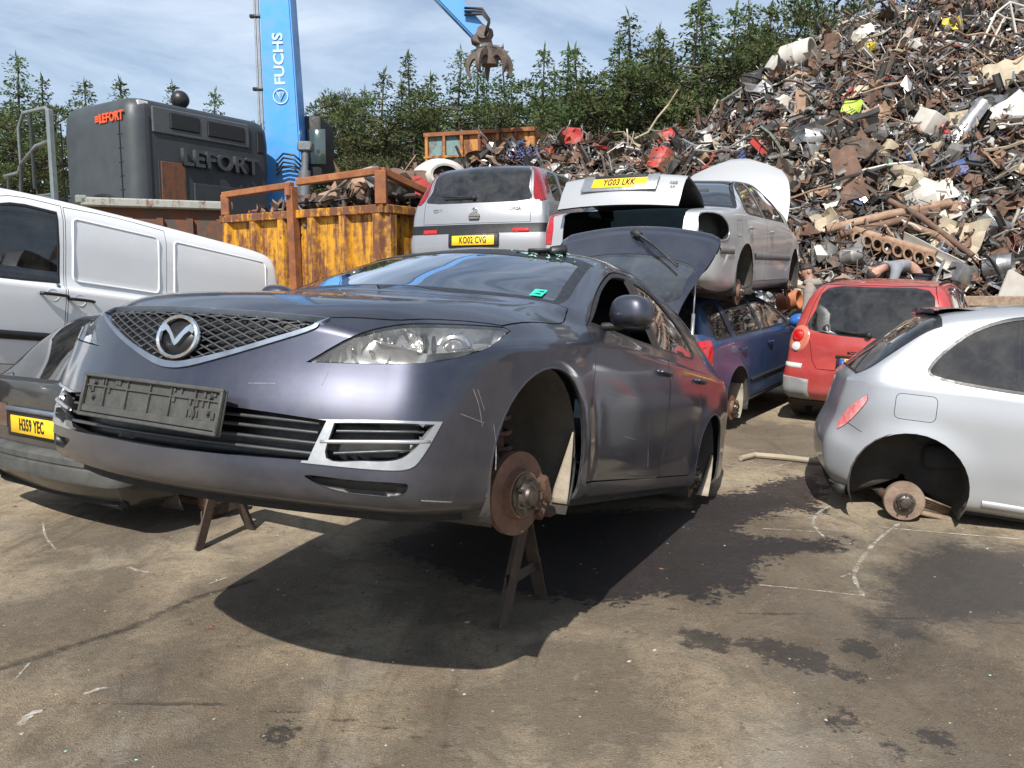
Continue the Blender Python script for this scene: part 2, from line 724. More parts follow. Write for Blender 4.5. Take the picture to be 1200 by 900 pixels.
class Body:
    def __init__(s, st, front, rear, side, su=4, sv=4, wheels=(0, 2.5), R=.33, flare=.015, yin=.14, wf=(1, .85, .35), wr=(1, .85, .35), vdrop=.75):
        """st rows rear->front: x, ys, zs, yb, zb, yc, zc, zt, bow"""
        s.st = st
        s.wheels, s.R = wheels, R
        U = []
        for x, ys, zs, yb, zb, yc, zc, zt, bow in st:
            row = []
            for y, z in ((ys, zs), (yb, zb), (yc, zc), (yc * .55, zc + (zt - zc) * vdrop), (0, zt)):
                row.append((x + bow * (1 - (y / max(ys, 1e-3))**2), y, z))
            U.append(row)
        U = np.array(U)
        B, wF, wR = [], [], []
        n = len(st)
        for j in (4, 3, 2, 1):
            B.append(U[0, j]); wF.append(0); wR.append(1)
        for i in range(n):
            B.append(U[i, 0])
            wF.append({n - 1: wf[1], n - 2: wf[2]}.get(i, 0))
            wR.append({0: wr[1], 1: wr[2]}.get(i, 0))
        for j in (1, 2, 3, 4):
            B.append(U[n - 1, j]); wF.append(1); wR.append(0)
        B = np.array(B)
        m = len(B)
        Mg = []
        for i in range(m):
            t = B[min(i + 1, m - 1)] - B[max(i - 1, 0)]
            if i == 0:
                nn = np.array((-1., 0, 0))
            elif i == m - 1:
                nn = np.array((1., 0, 0))
            else:
                nn = np.array((t[1], -t[0], 0.)) * -1
                nn = np.array((-t[1], t[0], 0.))
                nn /= np.linalg.norm(nn)
                if nn[1] < 0 and abs(nn[0]) < .5:
                    nn = -nn
            row = [B[i]]
            for k in range(len(side)):
                f, r, sd = front[k], rear[k], side[k]
                w = 1 - wF[i] - wR[i]
                d = sd[0] * w + f[0] * wF[i] + r[0] * wR[i]
                z = sd[1] * w + f[1] * wF[i] + r[1] * wR[i]
                p = B[i] + nn * d
                p[1] = max(p[1], 0) if 0 < i < m - 1 else 0
                p[2] = min(z, row[-1][2] - .012)
                row.append(p)
            Mg.append(row)
        Mg = np.array(Mg)
        G = crspl(U, su)
        s.G = np.swapaxes(crspl(np.swapaxes(G, 0, 1), sv, mir1=True), 0, 1)     # [u][v][3]
        nsub = [sv] * 4 + [su] * (n - 1) + [sv] * 4
        H = crspl(Mg, nsub, True, True)
        s.H = np.swapaxes(crspl(np.swapaxes(H, 0, 1), sv), 0, 1)
        s.su, s.sv = su, sv
        # wheel arch flare
        for A in (s.G, s.H):
            for xw in wheels:
                r = np.hypot(A[..., 0] - xw, A[..., 2] - R * .97)
                k = np.clip(1 - (r - R) / .17, 0, 1)
                k = k * k * (3 - 2 * k) * np.clip((A[..., 1] - .55) / .15, 0, 1)
                A[..., 1] += flare * k
        bm = bmesh.new()
        for A in (s.G, s.H):
            for sg in (1, -1):
                P = [[Vector((p[0], p[1] * sg, p[2])) for p in row] for row in A]
                ngrid(bm, P)
        bmesh.ops.remove_doubles(bm, verts=bm.verts[:], dist=.0004)
        fixn(bm)
        # outward?
        c = sum((f.normal.z for f in bm.faces if f.calc_center_median().z > 1.2), 0.)
        if c < 0:
            bmesh.ops.reverse_faces(bm, faces=bm.faces[:])
        bm.normal_update()
        s.bm = bm
        s.bottom = [Vector(p) for p in s.H[:, -1]]
        bm.faces.ensure_lookup_table()
        bm.faces.index_update()
        s.ref = BVHTree.FromBMesh(bm)
        s.fv = [[v.co.copy() for v in f.verts] for f in bm.faces]
        s.fn = [[v.normal.copy() for v in f.verts] for f in bm.faces]
        REF[0] = s

    def normal_at(s, co, n0, dist=.03):
        p, n, i, d = s.ref.find_nearest(co, dist)
        if p is None:
            return None
        r = Vector()
        for w, q in zip(poly_3d_calc(s.fv[i], p), s.fn[i]):
            r += q * w
        r.normalize()
        return r if r.dot(n0) > .2 else None

    def g(s, i, j):
        """point on the upper surface: station i, line j (0 shoulder, 1 belt, 2 cantrail, 4 centre)"""
        return Vector(s.G[int(round(i * s.su)), int(round(j * s.sv))])

    def screen(s, a, b, j=2.12, F=FRONT, e=.0):
        """outline (in F) of a windscreen between stations a and b"""
        su, sv = s.su, s.sv
        J = int(round(j * sv))
        ia, ib = int(round(a * su)), int(round(b * su))
        pts = [Vector(s.G[i, J]) for i in range(ia, ib + 1)]
        pts += [Vector(s.G[ib, k]) for k in range(J + 1, s.G.shape[1])]
        half = pts
        low = [Vector(s.G[ia, k]) for k in range(s.G.shape[1] - 1, J, -1)]
        loop = half + low
        right = half[:-1] if False else half
        # left side path: a->b along J, then to centre; mirrored back
        P = [Vector(s.G[i, J]) for i in range(ia, ib + 1)] + [Vector(s.G[ib, k]) for k in range(J + 1, s.G.shape[1])]
        Q = [Vector(s.G[ia, k]) for k in range(J + 1, s.G.shape[1])]
        mir = lambda v: Vector((v.x, -v.y, v.z))
        full = P + [mir(v) for v in P[-2::-1]] + [mir(v) for v in Q] + [v for v in Q[-2::-1]]
        return [F.to2(v) for v in full]

    def hit(s, F, u, v, dist=6.):
        """point and normal on the uncut body under outline coordinates (u,v)"""
        o = F.u * u + F.v * v + F.d * dist
        p, n, _, _ = s.ref.ray_cast(o, -F.d)
        return p, n

def place_on(p, n, up=(0, 0, 1)):
    """matrix whose -Y looks along n at p"""
    y = -Vector(n).normalized()
    x = y.cross(Vector(up)).normalized()
    z = x.cross(y)
    M = Matrix((x, y, z)).transposed().to_4x4()
    M.translation = p
    return M

def strip_on(body, F, line, w, h, lift=.0, bm=None, mi=0, n=3):
    """raised moulding of width w (in v) and height h laid on the body along line [(u,v)...]"""
    bm = bm or bmesh.new()
    P = crspl(np.array([(*q, 0.) for q in line]), n)
    rows = []
    for q in P:
        a, na = body.hit(F, q[0], q[1] - w / 2)
        b, nb = body.hit(F, q[0], q[1] + w / 2)
        if a is None or b is None:
            continue
        rows.append([a - na * .003, a + na * (h + lift) + (b - a) * .12, b + nb * (h + lift) + (a - b) * .12, b - nb * .003])
    ngrid(bm, rows, mi)
    return bm

def wellbm(x, R, y0, y1, bm, z, n=18):
    """inner wheel housing, left side"""
    prof = [(R, y0), (R + .01, (y0 + y1) / 2), (R, y1), (R * .5, y1), (.02, y1)]
    lathe(bm, [(r, h) for r, h in prof], n, 'Y', Matrix.Translation((x, 0, z)), arc=rad(236), start=rad(-28))

def brake(name_root, parent, x, y, z, r=.14, sgn=1, tilt=0., m_disc=None, m_hub=None, caliper=True, toe=0., drum=False):
    """rotor with hat, hub, wheel studs and caliper; the wheel itself is gone"""
    e = Matrix.Translation((x, y, z)) @ Matrix.Rotation(toe, 4, 'Z') @ Matrix.Rotation(0 if sgn > 0 else PI, 4, 'Z')
    bm = bmesh.new()
    if drum:
        pr = [(.02, -.06), (r, -.06), (r, -.012), (r * .96, 0), (r * .55, .004), (r * .5, .012), (.03, .012), (.03, .012)]
    else:
        pr = [(r * .55, -.024), (r, -.024), (r, -.014), (r * .9, -.0135), (r * .9, -.0105), (r, -.010), (r, 0), (r * .62, 0), (r * .60, .006), (r * .56, .028), (.045, .030)]
    lathe(bm, pr, 40, 'Y', e)
    mk('brake_disc', bm, m_disc or MATS['rust_drum' if drum else 'rust_disc'], parent, angle=40)
    bm = bmesh.new()
    lathe(bm, [(r * .50, .0285), (r * .50, .034), (.05, .036), (.046, .05), (.034, .056), (.03, .066), (.012, .068), (.001, .068)], 24, 'Y', e)
    for k in range(5):
        a = 2 * PI * k / 5 + .3
        c = Vector((math.cos(a) * r * .38, .03, math.sin(a) * r * .38))
        cyl(bm, e @ c, e @ (c + Vector((0, .032, 0))), .007, .006, 8)
        cyl(bm, e @ c, e @ (c + Vector((0, .008, 0))), .012, .012, 6)
    mk('hub', bm, m_hub or MATS['hub_steel'], parent, angle=40)
    if caliper:
        bm = bmesh.new()
        for a0, a1, rr, w in ((.2, 1.05, r * 1.02, .07), (.3, .95, r * .78, .085)):
            pts = []
            for k in range(7):
                a = PI - .1 - lerp(a0, a1, k / 6) + .9
                pts.append(e @ Vector((math.cos(a) * rr, -.01, math.sin(a) * rr)))
            tube(bm, pts, .034, 8, flat=.8)
        box(bm, (0, 0, 0), (.05, .1, .11), (0, .5, 0), .012, M=e @ Matrix.Translation((-r * .95, -.02, r * .1)))
        mk('caliper', bm, MATS['rust_dark'], parent, angle=40)
    bm = bmesh.new()
    cyl(bm, e @ Vector((0, -.03, 0)), e @ Vector((0, -.32, .02)), .035, .028, 12)
    if not drum:
        cyl(bm, e @ Vector((-.02, -.11, .05)), e @ Vector((.02, -.2, .42)), .03, .045, 12)
    cyl(bm, e @ Vector((0, -.06, -.07)), e @ Vector((.12, -.4, -.02)), .025, .03, 10)
    mk('suspension_arm', bm, MATS['rust_dark'], parent, angle=40)

def wheel(parent, x, y, z, R=.31, w=.2, sgn=1, rim_m=None):
    e = Matrix.Translation((x, y, z)) @ Matrix.Rotation(0 if sgn > 0 else PI, 4, 'Z')
    bm = bmesh.new()
    pr = [(R * .63, 0), (R * .7, .008), (R * .9, .004), (R * .97, -.012), (R, -.03), (R, -w * .5), (R, -w + .03), (R * .97, -w + .012), (R * .9, -w), (R * .63, -w)]
    lathe(bm, pr, 40, 'Y', e)
    t = mk('tyre', bm, MATS['tyre'], parent, angle=35)
    bm = bmesh.new()
    lathe(bm, [(R * .64, -.0), (R * .6, -.012), (R * .57, -.05), (R * .3, -.03), (R * .18, -.018), (.001, -.018)], 32, 'Y', e)
    mk('rim', bm, rim_m or MATS['alloy'], t, angle=35)

def plate(parent, M, textstr, w=.52, h=.111, yellow=True, name='number_plate', blue=False, sx=.62):
    """registration plate; M's -Y looks out of the plate"""
    bm = bmesh.new()
    box(bm, (0, 0, 0), (w, .006, h), (0, 0, 0), .0025, M=M)
    o = mk(name, bm, MATS['plate_yellow' if yellow else 'plate_black'], parent)
    if blue:
        bm = bmesh.new()
        box(bm, (-w / 2 + .025, -.0045, 0), (.045, .003, h * .94), M=M)
        mk('blue_band', bm, MATS['plate_blue'], o)
    if textstr:
        t = text_bm(textstr, .094 / h * h * 1.13, .0012, .0022, sx, 1.08)
        t.transform(M @ Matrix.Translation((0, -.0052, 0)))
        mk('lettering', t, MATS['black_ink'], o, smooth=False)
    return o

def underside(body, root, zc=.2, wx=.38):
    """floor pan closing the car from below, open at the wheels"""
    bm = bmesh.new()
    pts = [p for p in body.bottom]
    rows = []
    for p in pts:
        w = p.y
        inner = min(w, .42)
        rows.append((p.x, inner, w, p.z))
    for a, b in zip(rows, rows[1:]):
        if abs(a[0] - b[0]) < 1e-5:
            continue
        V = [bm.verts.new((q[0], sg * q[1], q[3] + .0)) for q in (a, b) for sg in (1, -1)]
        bm.faces.new((V[0], V[1], V[3], V[2]))
        mid = (a[0] + b[0]) / 2
        if min(abs(mid - xw) for xw in body.wheels) > wx:
            for sg in (1, -1):
                if a[2] - a[1] < 1e-4 and b[2] - b[1] < 1e-4:
                    continue
                W = [bm.verts.new(q) for q in ((a[0], sg * a[1], a[3]), (a[0], sg * a[2], a[3]), (b[0], sg * b[2], b[3]), (b[0], sg * b[1], b[3]))]
                bm.faces.new(W)
    bmesh.ops.remove_doubles(bm, verts=bm.verts[:], dist=.0005)
    fixn(bm)
    return mk('floor_pan', bm, MATS['underbody'], root, smooth=False, solid=.02)

def seat(parent, x, y, z, w=.5, back=1., m=None, lean=.35):
    bm = bmesh.new()
    box(bm, (x, y, z), (.5, w, .16), (0, -.12, 0), .05, seg=2)
    c, s = math.cos(lean), math.sin(lean)
    box(bm, (x - .25 - .27 * s, y, z + .08 + .27 * c), (.14, w, .6 * back), (0, -lean, 0), .05, seg=2)
    if w < .7:
        box(bm, (x - .25 - .68 * s, y, z + .10 + .66 * c), (.1, .25, .17), (0, -lean, 0), .04, seg=2)
    else:
        for q in (-w * .3, w * .3):
            box(bm, (x - .25 - .66 * s, y + q, z + .10 + .62 * c), (.1, .24, .14), (0, -lean, 0), .04, seg=2)
    return mk('seat', bm, m or MATS['seat_cloth'], parent, angle=50)

def cabin(root, x0, x1, w, zf=.3, zd=.95, xd=None, seats=True, right=True):
    """dashboard, wheel and seats of a right-hand-drive cabin"""
    bm = bmesh.new()
    xd = xd or x1 - .25
    box(bm, (xd, 0, zd - .22), (.38, 2 * w - .1, .4), (0, .15, 0), .06, seg=2)
    mk('dashboard', bm, MATS['trim_dark'], root, angle=50)
    bm = bmesh.new()
    M = Matrix.Translation((xd - .33, -w * .45, zd - .12)) @ Matrix.Rotation(-.45, 4, 'Y')
    lathe(bm, [(.185 + .013 * math.cos(a), .013 * math.sin(a)) for a in [2 * PI * k / 8 for k in range(9)]], 24, 'X', M)
    box(bm, (.0, 0, 0), (.04, .3, .05), M=M, bev=.01)
    cyl(bm, M @ Vector((0, 0, 0)), M @ Vector((.25, 0, 0)), .035, .05, 10)
    mk('steering_wheel', bm, MATS['trim_dark'], root, angle=50)
    if seats:
        for sg in (1, -1):
            seat(root, xd - .85, sg * w * .45, zf + .2)
        seat(root, x0 + .55, 0, zf + .22, w * 1.55, .95)
# ------------------------------------------------------------------ the grey saloon-hatch in the foreground, nose up on stands
MZ_ROT = Euler((rad(-1.27), rad(-11.19), rad(244.67)))
MZ_LOC = Vector((-.70, 3.151, .539)) + MZ_ROT.to_matrix() @ Vector((-2.725, 0, 0))
MZ_ST = [
 # x      ys    zs    yb    zb    yc   zc    zt    bow
 (-.98, .70, .93, .66, .95, .58, .97, 1.00, -.09),
 (-.75, .83, .94, .79, .97, .68, 1.04, 1.07, -.06),
 (-.40, .885, .945, .845, .985, .63, 1.20, 1.24, -.08),
 (.00, .897, .94, .865, .985, .60, 1.33, 1.365, -.08),
 (.45, .897, .93, .87, .975, .60, 1.385, 1.425, 0),
 (1.0, .897, .92, .87, .965, .61, 1.40, 1.44, 0),
 (1.45, .895, .91, .865, .955, .60, 1.375, 1.43, .06),
 (1.72, .893, .90, .86, .945, .62, 1.30, 1.36, .12),
 (2.02, .890, .89, .855, .935, .68, 1.15, 1.20, .2),
 (2.30, .887, .87, .84, .92, .73, 1.015, 1.05, .24),
 (2.52, .885, .84, .80, .908, .66, .972, .985, .17),
 (2.86, .875, .795, .77, .870, .57, .917, .92, .16),
 (3.20, .83, .735, .68, .788, .50, .834, .84, .2),
 (3.40, .74, .69, .60, .712, .44, .736, .745, .22),
]
def mazda_body():
    return Body(MZ_ST,
        front=[(.02, .60), (.05, .47), (.055, .33), (.03, .24), (-.06, .205)],
        rear=[(.06, .80), (.07, .62), (.08, .45), (.06, .30), (-.06, .25)],
        side=[(.012, .74), (.0, .55), (-.006, .37), (-.022, .25), (-.10, .21)],
        su=6, sv=6, wheels=(0, 2.725), R=.345, flare=.02)
def poly3(F, pts):
    return [F.to2(Vector(p[:3])) + tuple(p[3:]) for p in pts]

def lens_unit(root, bm, poly, F, name='headlight', lens=None, back=None, depth=.07, rimd=.02, **kw):
    """recessed lamp: see-through cover flush with the body over a reflector bowl"""
    t = panel(bm, poly, F, .0045, **kw)
    b = t.copy()
    o = mk(name, t, lens or MATS['glass_lamp'], root, ref=True)
    b.normal_update()
    V = {v: v.co - v.normal * .012 for v in b.verts}
    cen = sum((v.co for v in b.verts), Vector()) / len(b.verts)
    nn = sum((v.normal for v in b.verts), Vector()).normalized()
    for v in b.verts:
        if v.is_boundary:
            v.co = V[v]
        else:
            v.co = V[v] - nn * depth
    h = mk('reflector', b, back or MATS['lamp_chrome'], o)
    return o, h

def recess(t, d, n):
    """push the inside of a patch back, leaving its outline in place: a shallow tray with walls"""
    t.normal_update()
    be = [e for e in t.edges if e.is_boundary]
    r = bmesh.ops.extrude_edge_only(t, edges=be)
    nv = set(v for v in r['geom'] if isinstance(v, bmesh.types.BMVert))
    for v in t.verts:
        if v not in nv:
            v.co += n * -d
    return t

def build_mazda():
    B = mazda_body()
    bm = B.bm
    P = paint('paint_grey_violet', (.045, .049, .072), .8, .40, .26, (.19, .175, .155), .8, .62, .22, .03)
    IN = MATS['inner_dark']
    root = empty('car', MZ_LOC, MZ_ROT, 'grey hatchback in front, nose raised on stands, tailgate open and front wheel missing', 'car')
    FX, FZ, AR = 2.79, .35, .362
    circ = lambda x, z, r, n=40: [(x + r * math.cos(2 * PI * k / n), z + r * math.sin(2 * PI * k / n)) for k in range(n)]
    for F in (SIDE, SIDER):
        for x, z, r in ((FX, FZ, AR), (.03, .335, .362)):
            fs = cut(bm, circ(x, z, r), F, pred=lambda c: abs(c.y) > .5)
            bmesh.ops.delete(bm, geom=fs, context='FACES')
    # ---- tailgate opening
    fs = cut(bm, [(-.1, -.56), (-.1, .56), (-.7, .66), (-.98, .56), (-.98, -.56), (-.7, -.66)], TOP, nmin=.05, pred=lambda c: c.z > .9)
    bmesh.ops.delete(bm, geom=fs, context='FACES')
    # ---- lamps
    hl = [(3.565, .44, .622, 'c'), (3.49, .54, .715), (3.38, .60, .765), (3.27, .665, .79), (3.03, .795, .822), (3.005, .815, .812, 'c'), (3.18, .835, .742), (3.28, .815, .70), (3.39, .765, .662), (3.47, .66, .64)]
    for F, s in ((azi(48), 1), (azi(48).mir(), -1)):
        pl = smooth_poly(poly3(F, [(p[0], p[1] * s, *p[2:]) for p in hl]), 4)
        o, h = lens_unit(root, bm, pl, F, depth=.06, back=MATS['lamp_grey'])
        # projector lamp, reflector bowl and indicator behind the cover
        M = Matrix.Translation((3.205, .715 * s, .715)) @ Matrix.Rotation(rad(20 * s), 4, 'Z')
        b2 = bmesh.new()
        lathe(b2, [(.001, .022), (.02, .02), (.033, .008), (.037, 0)], 28, 'X', M)
        mk('projector_lens', b2, MATS['glass_bulb'], h)
        b2 = bmesh.new()
        lathe(b2, [(.038, -.02), (.038, .004), (.048, .010), (.056, .002), (.058, -.03)], 32, 'X', M)
        mk('lamp_ring', b2, MATS['lamp_chrome'], h, angle=40)
        b2 = bmesh.new()
        for dx, y, z, r, wv in ((3.42, .565, .675, .058, 0), (3.335, .62, .70, .06, .3)):
            Mq = Matrix.Translation((dx, y * s, z)) @ Matrix.Rotation(rad(25 * s), 4, 'Z')
            lathe(b2, [(.004, -.035), (r * .5, -.02), (r * .85, .005), (r, .03)], 12, 'X', Mq)
            lathe(b2, [(.008, -.02), (.008, .03), (.001, .034)], 8, 'X', Mq)
        mk('reflector_bowl', b2, MATS['lamp_chrome'], h, smooth=False)
        b2 = bmesh.new()
        box(b2, (3.29, .66 * s, .71), (.02, .014, .09), (0, -.5, rad(40 * s)), .003)
        box(b2, (3.27, .68 * s, .712), (.02, .010, .085), (0, -.5, rad(40 * s)), .003)
        mk('lamp_divider', b2, MATS['trim_dark'], h)
    # ---- grille
    gr = [(-.456, .757, 'c'), (.456, .757, 'c'), (.442, .722), (.335, .672), (.208, .622), (.075, .578), (0, .568), (-.075, .578), (-.208, .622), (-.335, .672), (-.442, .722)]
    gp = smooth_poly(gr, 4)
    gi = smooth_poly([(-.452, .7555, 'c'), (.452, .7555, 'c'), (.432, .73), (.33, .685), (.205, .637), (.07, .597), (0, .588), (-.07, .597), (-.205, .637), (-.33, .685), (-.432, .73)], 4)
    fo = cut(bm, gp, FRONT, pred=lambda c: c.x > 3)
    fi = set(cut(bm, gi, FRONT, pred=lambda c: c.x > 3))
    inner = extract(bm, list(fi), .0)
    ring = [f for f in cut_inside(bm, gp, FRONT, pred=lambda c: c.x > 3)]
    t = extract(bm, ring, -.007)
    rim(t, .02)
    fr_o = mk('grille_frame', t, MATS['silver_dull'], root, angle=50)
    recess(inner, .05, Vector((1, 0, 0)))
    g_o = mk('grille', inner, MATS['trim_black'], root)
    b2 = bmesh.new()
    pw, ph = .062, .024
    for sg in (1, -1):
        for k in range(-40, 60):
            pts = []
            for i in range(0, 161):
                y = -.46 + .92 * i / 160
                z = .57 + k * ph + sg * (y + .46) / pw * ph
                ok = inside((y, z), gi) and z < .757
                if ok:
                    p, n = B.hit(FRONT, y, z)
                    pts.append(p - n * .011 - Vector((.002 * (sg > 0), 0, 0)))
                elif len(pts) > 2:
                    tube(b2, pts[::4] + [pts[-1]], .0032, 5, flat=1.)
                    pts = []
                else:
                    pts = []
            if len(pts) > 2:
                tube(b2, pts[::4] + [pts[-1]], .0032, 5)
    mk('grille_mesh', b2, MATS['grille_plastic'], g_o)
    # emblem: winged V in an oval ring
    b2 = bmesh.new()
    ME = Matrix.Translation((3.632, 0, .664)) @ Matrix.Rotation(-.10, 4, 'Y')
    prof = [(1 + .115 * math.cos(a), .010 * math.sin(a)) for a in [2 * PI * k / 8 for k in range(9)]]
    lathe(b2, [(.073 * r, h) for r, h in prof], 48, 'X', ME @ Matrix.Diagonal((1, 1.06, .86, 1)))
    wing = [(-.073, .028), (-.052, .040), (-.035, .030), (-.012, .006), (0, -.010)]
    wlow = [(-.064, .012), (-.048, .020), (-.030, .006), (-.012, -.018), (0, -.028)]
    for s in (1, -1):
        top = [(a * s, b) for a, b in wing]
        low = [(a * s, b) for a, b in wlow]
        for i in range(4):
            q = [top[i], top[i + 1], low[i + 1], low[i]]
            V = [b2.verts.new(ME @ Vector((.008 + .003 * (j < 2), a, b))) for j, (a, b) in enumerate(q)]
            b2.faces.new(V)
            mid = [b2.verts.new(ME @ Vector((-.006, a, b))) for a, b in q]
            for j in range(4):
                b2.faces.new((V[j], V[(j + 1) % 4], mid[(j + 1) % 4], mid[j]))
    fixn(b2)
    em = mk('emblem', b2, MATS['chrome'], root, angle=35)
    b2 = bmesh.new()
    lathe(b2, [(.001, -.006), (.07, -.006), (.07, -.02)], 32, 'X', ME @ Matrix.Diagonal((1, 1.06, .86, 1)))
    mk('emblem_back', b2, MATS['trim_black'], em)
    # ---- lower intake with slats
    lo = smooth_poly([(-.60, .455, 'c'), (-.3, .472), (0, .477), (.3, .472), (.535, .462, 'c'), (.50, .345, 'c'), (.25, .336), (0, .332), (-.25, .336), (-.52, .345)], 3)
    fs = cut(bm, lo, FRONT, pred=lambda c: c.x > 3)
    t = extract(bm, fs)
    recess(t, .07, Vector((1, 0, 0)))
    it = mk('lower_intake', t, MATS['trim_black'], root)
    b2 = bmesh.new()
    for z in (.365, .395, .425, .452):
        rows = []
        for i in range(41):
            y = -.545 + 1.05 * i / 40
            p, n = B.hit(FRONT, y, z)
            if p is None or not inside((y, z), lo):
                continue
            c = p - Vector((.020, 0, 0))
            rows.append([c + Vector((-.03, 0, .004)), c + Vector((0, 0, .005)), c + Vector((.004, 0, 0)), c + Vector((0, 0, -.005)), c + Vector((-.03, 0, -.004))])
        ngrid(b2, rows)
    mk('intake_slat', b2, MATS['grille_plastic'], it)
    # ---- fog surrounds (silver), slot below
    fo3 = [(3.585, .505, .462, 'c'), (3.50, .66, .478), (3.385, .805, .492, 'c'), (3.43, .785, .40), (3.455, .755, .352), (3.50, .67, .340), (3.59, .485, .338, 'c')]
    fi3 = [(3.56, .56, .458, 'c'), (3.47, .69, .474), (3.40, .788, .482, 'c'), (3.45, .765, .41), (3.48, .725, .372), (3.52, .64, .360), (3.565, .55, .358)]
    sl3 = [(3.575, .49, .304), (3.52, .62, .304), (3.46, .755, .308), (3.455, .755, .285), (3.47, .735, .266), (3.53, .60, .264), (3.555, .545, .275)]
    for F, s in ((azi(38), 1), (azi(38).mir(), -1)):
        mm = lambda L3: [(p[0], p[1] * s, *p[2:]) for p in L3]
        po, pi_, ps = (smooth_poly(poly3(F, mm(q)), 4) for q in (fo3, fi3, sl3))
        cut(bm, po, F)
        fi = cut(bm, pi_, F)
        t = extract(bm, fi)
        recess(t, .06, F.d)
        ring = cut_inside(bm, po, F)
        t2 = extract(bm, ring, -.005)
        rim(t2, .02)
        o = mk('fog_surround', t2, MATS['silver_trim'], root, angle=50)
        mk('fog_recess', t, MATS['trim_black'], o)
        b2 = bmesh.new()
        for zo in (-.028, .035, .062):
            rows = []
            for k in range(13):
                q = k / 12
                a = Vector((3.555, .565 * s, .40 + zo)).lerp(Vector((3.425, .775 * s, .43 + zo * .8)), q)
                u, v = F.to2(a)
                p, n = B.hit(F, u, v)
                c = p - F.d * .018
                rows.append([c - F.d * .03 + Vector((0, 0, .003)), c + Vector((0, 0, .004)), c + Vector((0, 0, -.004)), c - F.d * .03 - Vector((0, 0, .003))])
            ngrid(b2, rows)
        mk('fog_slat', b2, MATS['grille_plastic'], o)
        b2 = bmesh.new()
        pts = []
        for k in range(13):
            a = Vector((3.575, .53 * s, .402)).lerp(Vector((3.415, .79 * s, .432)), k / 12)
            p, n = B.hit(F, *F.to2(a))
            pts.append(p + n * .001)
        tube(b2, pts, .0065, 8)
        mk('fog_bar', b2, MATS['silver_trim'], o)
        fs = cut(bm, ps, F)
        t = extract(bm, fs)
        recess(t, .035, F.d)
        mk('bumper_slot', t, MATS['trim_black'], root)
    # ---- bonnet
    bn = [(2.62, .0), (2.58, .32), (2.47, .62), (2.40, .765, 'c'), (2.56, .805), (2.8, .805), (3.02, .785, 'c'), (3.26, .655), (3.375, .59), (3.49, .455, 'c'), (3.56, .3), (3.605, .0)]
    bl = smooth_poly(bn, 4)
    full = [(x, y) for x, y in bl[:-3]] 
    half = smooth_poly(bn, 4, )[: 4 * 11 - 0]
    half = [p for p in half if p[1] >= -1e-6]
    pol = half + [(x, -y) for x, y in half[-2:0:-1]]
    t = panel(bm, pol, TOP, .006, nmin=.12, pred=lambda c: c.z > .70 and c.x > 2.2)
    mk('bonnet', t, [P, IN], root, solid=.012, moff=1)
    # ---- windscreen with black border
    ws = B.screen(7.02, 9.75, 2.0)
    fs = cut(bm, ws, FRONT, nmin=.1, pred=lambda c: c.z > .9 and 1.6 < c.x < 2.8)
    wi = inset(ws, .035)
    fi = cut(bm, wi, FRONT, nmin=.1, pred=lambda c: c.z > .9 and 1.6 < c.x < 2.8)
    t = extract(bm, fi, .003)
    wobj = mk('windscreen', t, MATS['glass_blue'], root, ref=True)
    for f in cut_inside(bm, ws, FRONT, .1, pred=lambda c: c.z > .9 and 1.6 < c.x < 2.8):
        f.material_index = 1
    # ---- doors and side windows
    df = smooth_poly([(2.36, .30, 'c'), (2.385, .55), (2.39, .75), (2.375, .88), (2.35, .93, 'c'), (2.16, 1.045), (1.95, 1.16), (1.67, 1.285), (1.50, 1.325), (1.36, 1.34, 'c'), (1.33, 1.1), (1.30, .95), (1.235, .85), (1.21, .7), (1.18, .5), (1.185, .30, 'c')], 3)
    dr = smooth_poly([(1.175, .30, 'c'), (1.17, .5), (1.20, .7), (1.225, .85), (1.29, .95), (1.32, 1.1), (1.35, 1.34, 'c'), (1.15, 1.335), (.95, 1.31), (.73, 1.255), (.52, 1.175), (.40, 1.06, 'c'), (.42, .9), (.46, .72), (.43, .58), (.36, .46), (.42, .36), (.52, .30, 'c')], 3)
    wf = smooth_poly([(2.28, .955, 'c'), (2.10, 1.052), (1.93, 1.148), (1.67, 1.262), (1.52, 1.295), (1.43, 1.305, 'c'), (1.42, 1.1), (1.40, .972, 'c'), (1.8, .958)], 3)
    wr = smooth_poly([(1.31, 1.31, 'c'), (1.14, 1.305), (.95, 1.28), (.73, 1.225), (.55, 1.155), (.46, 1.055, 'c'), (.55, 1.012), (.8, .998), (1.30, .972, 'c'), (1.30, 1.1)], 3)
    frame_f = smooth_poly([(2.33, .935, 'c'), (2.12, 1.06), (1.94, 1.162), (1.67, 1.277), (1.5, 1.315), (1.36, 1.328, 'c'), (1.33, .962, 'c'), (1.8, .945)], 3)
    frame_r = smooth_poly([(1.345, 1.328, 'c'), (1.14, 1.325), (.94, 1.298), (.72, 1.243), (.53, 1.168), (.42, 1.05, 'c'), (.53, 1.0), (.8, .985), (1.315, .962, 'c')], 3)
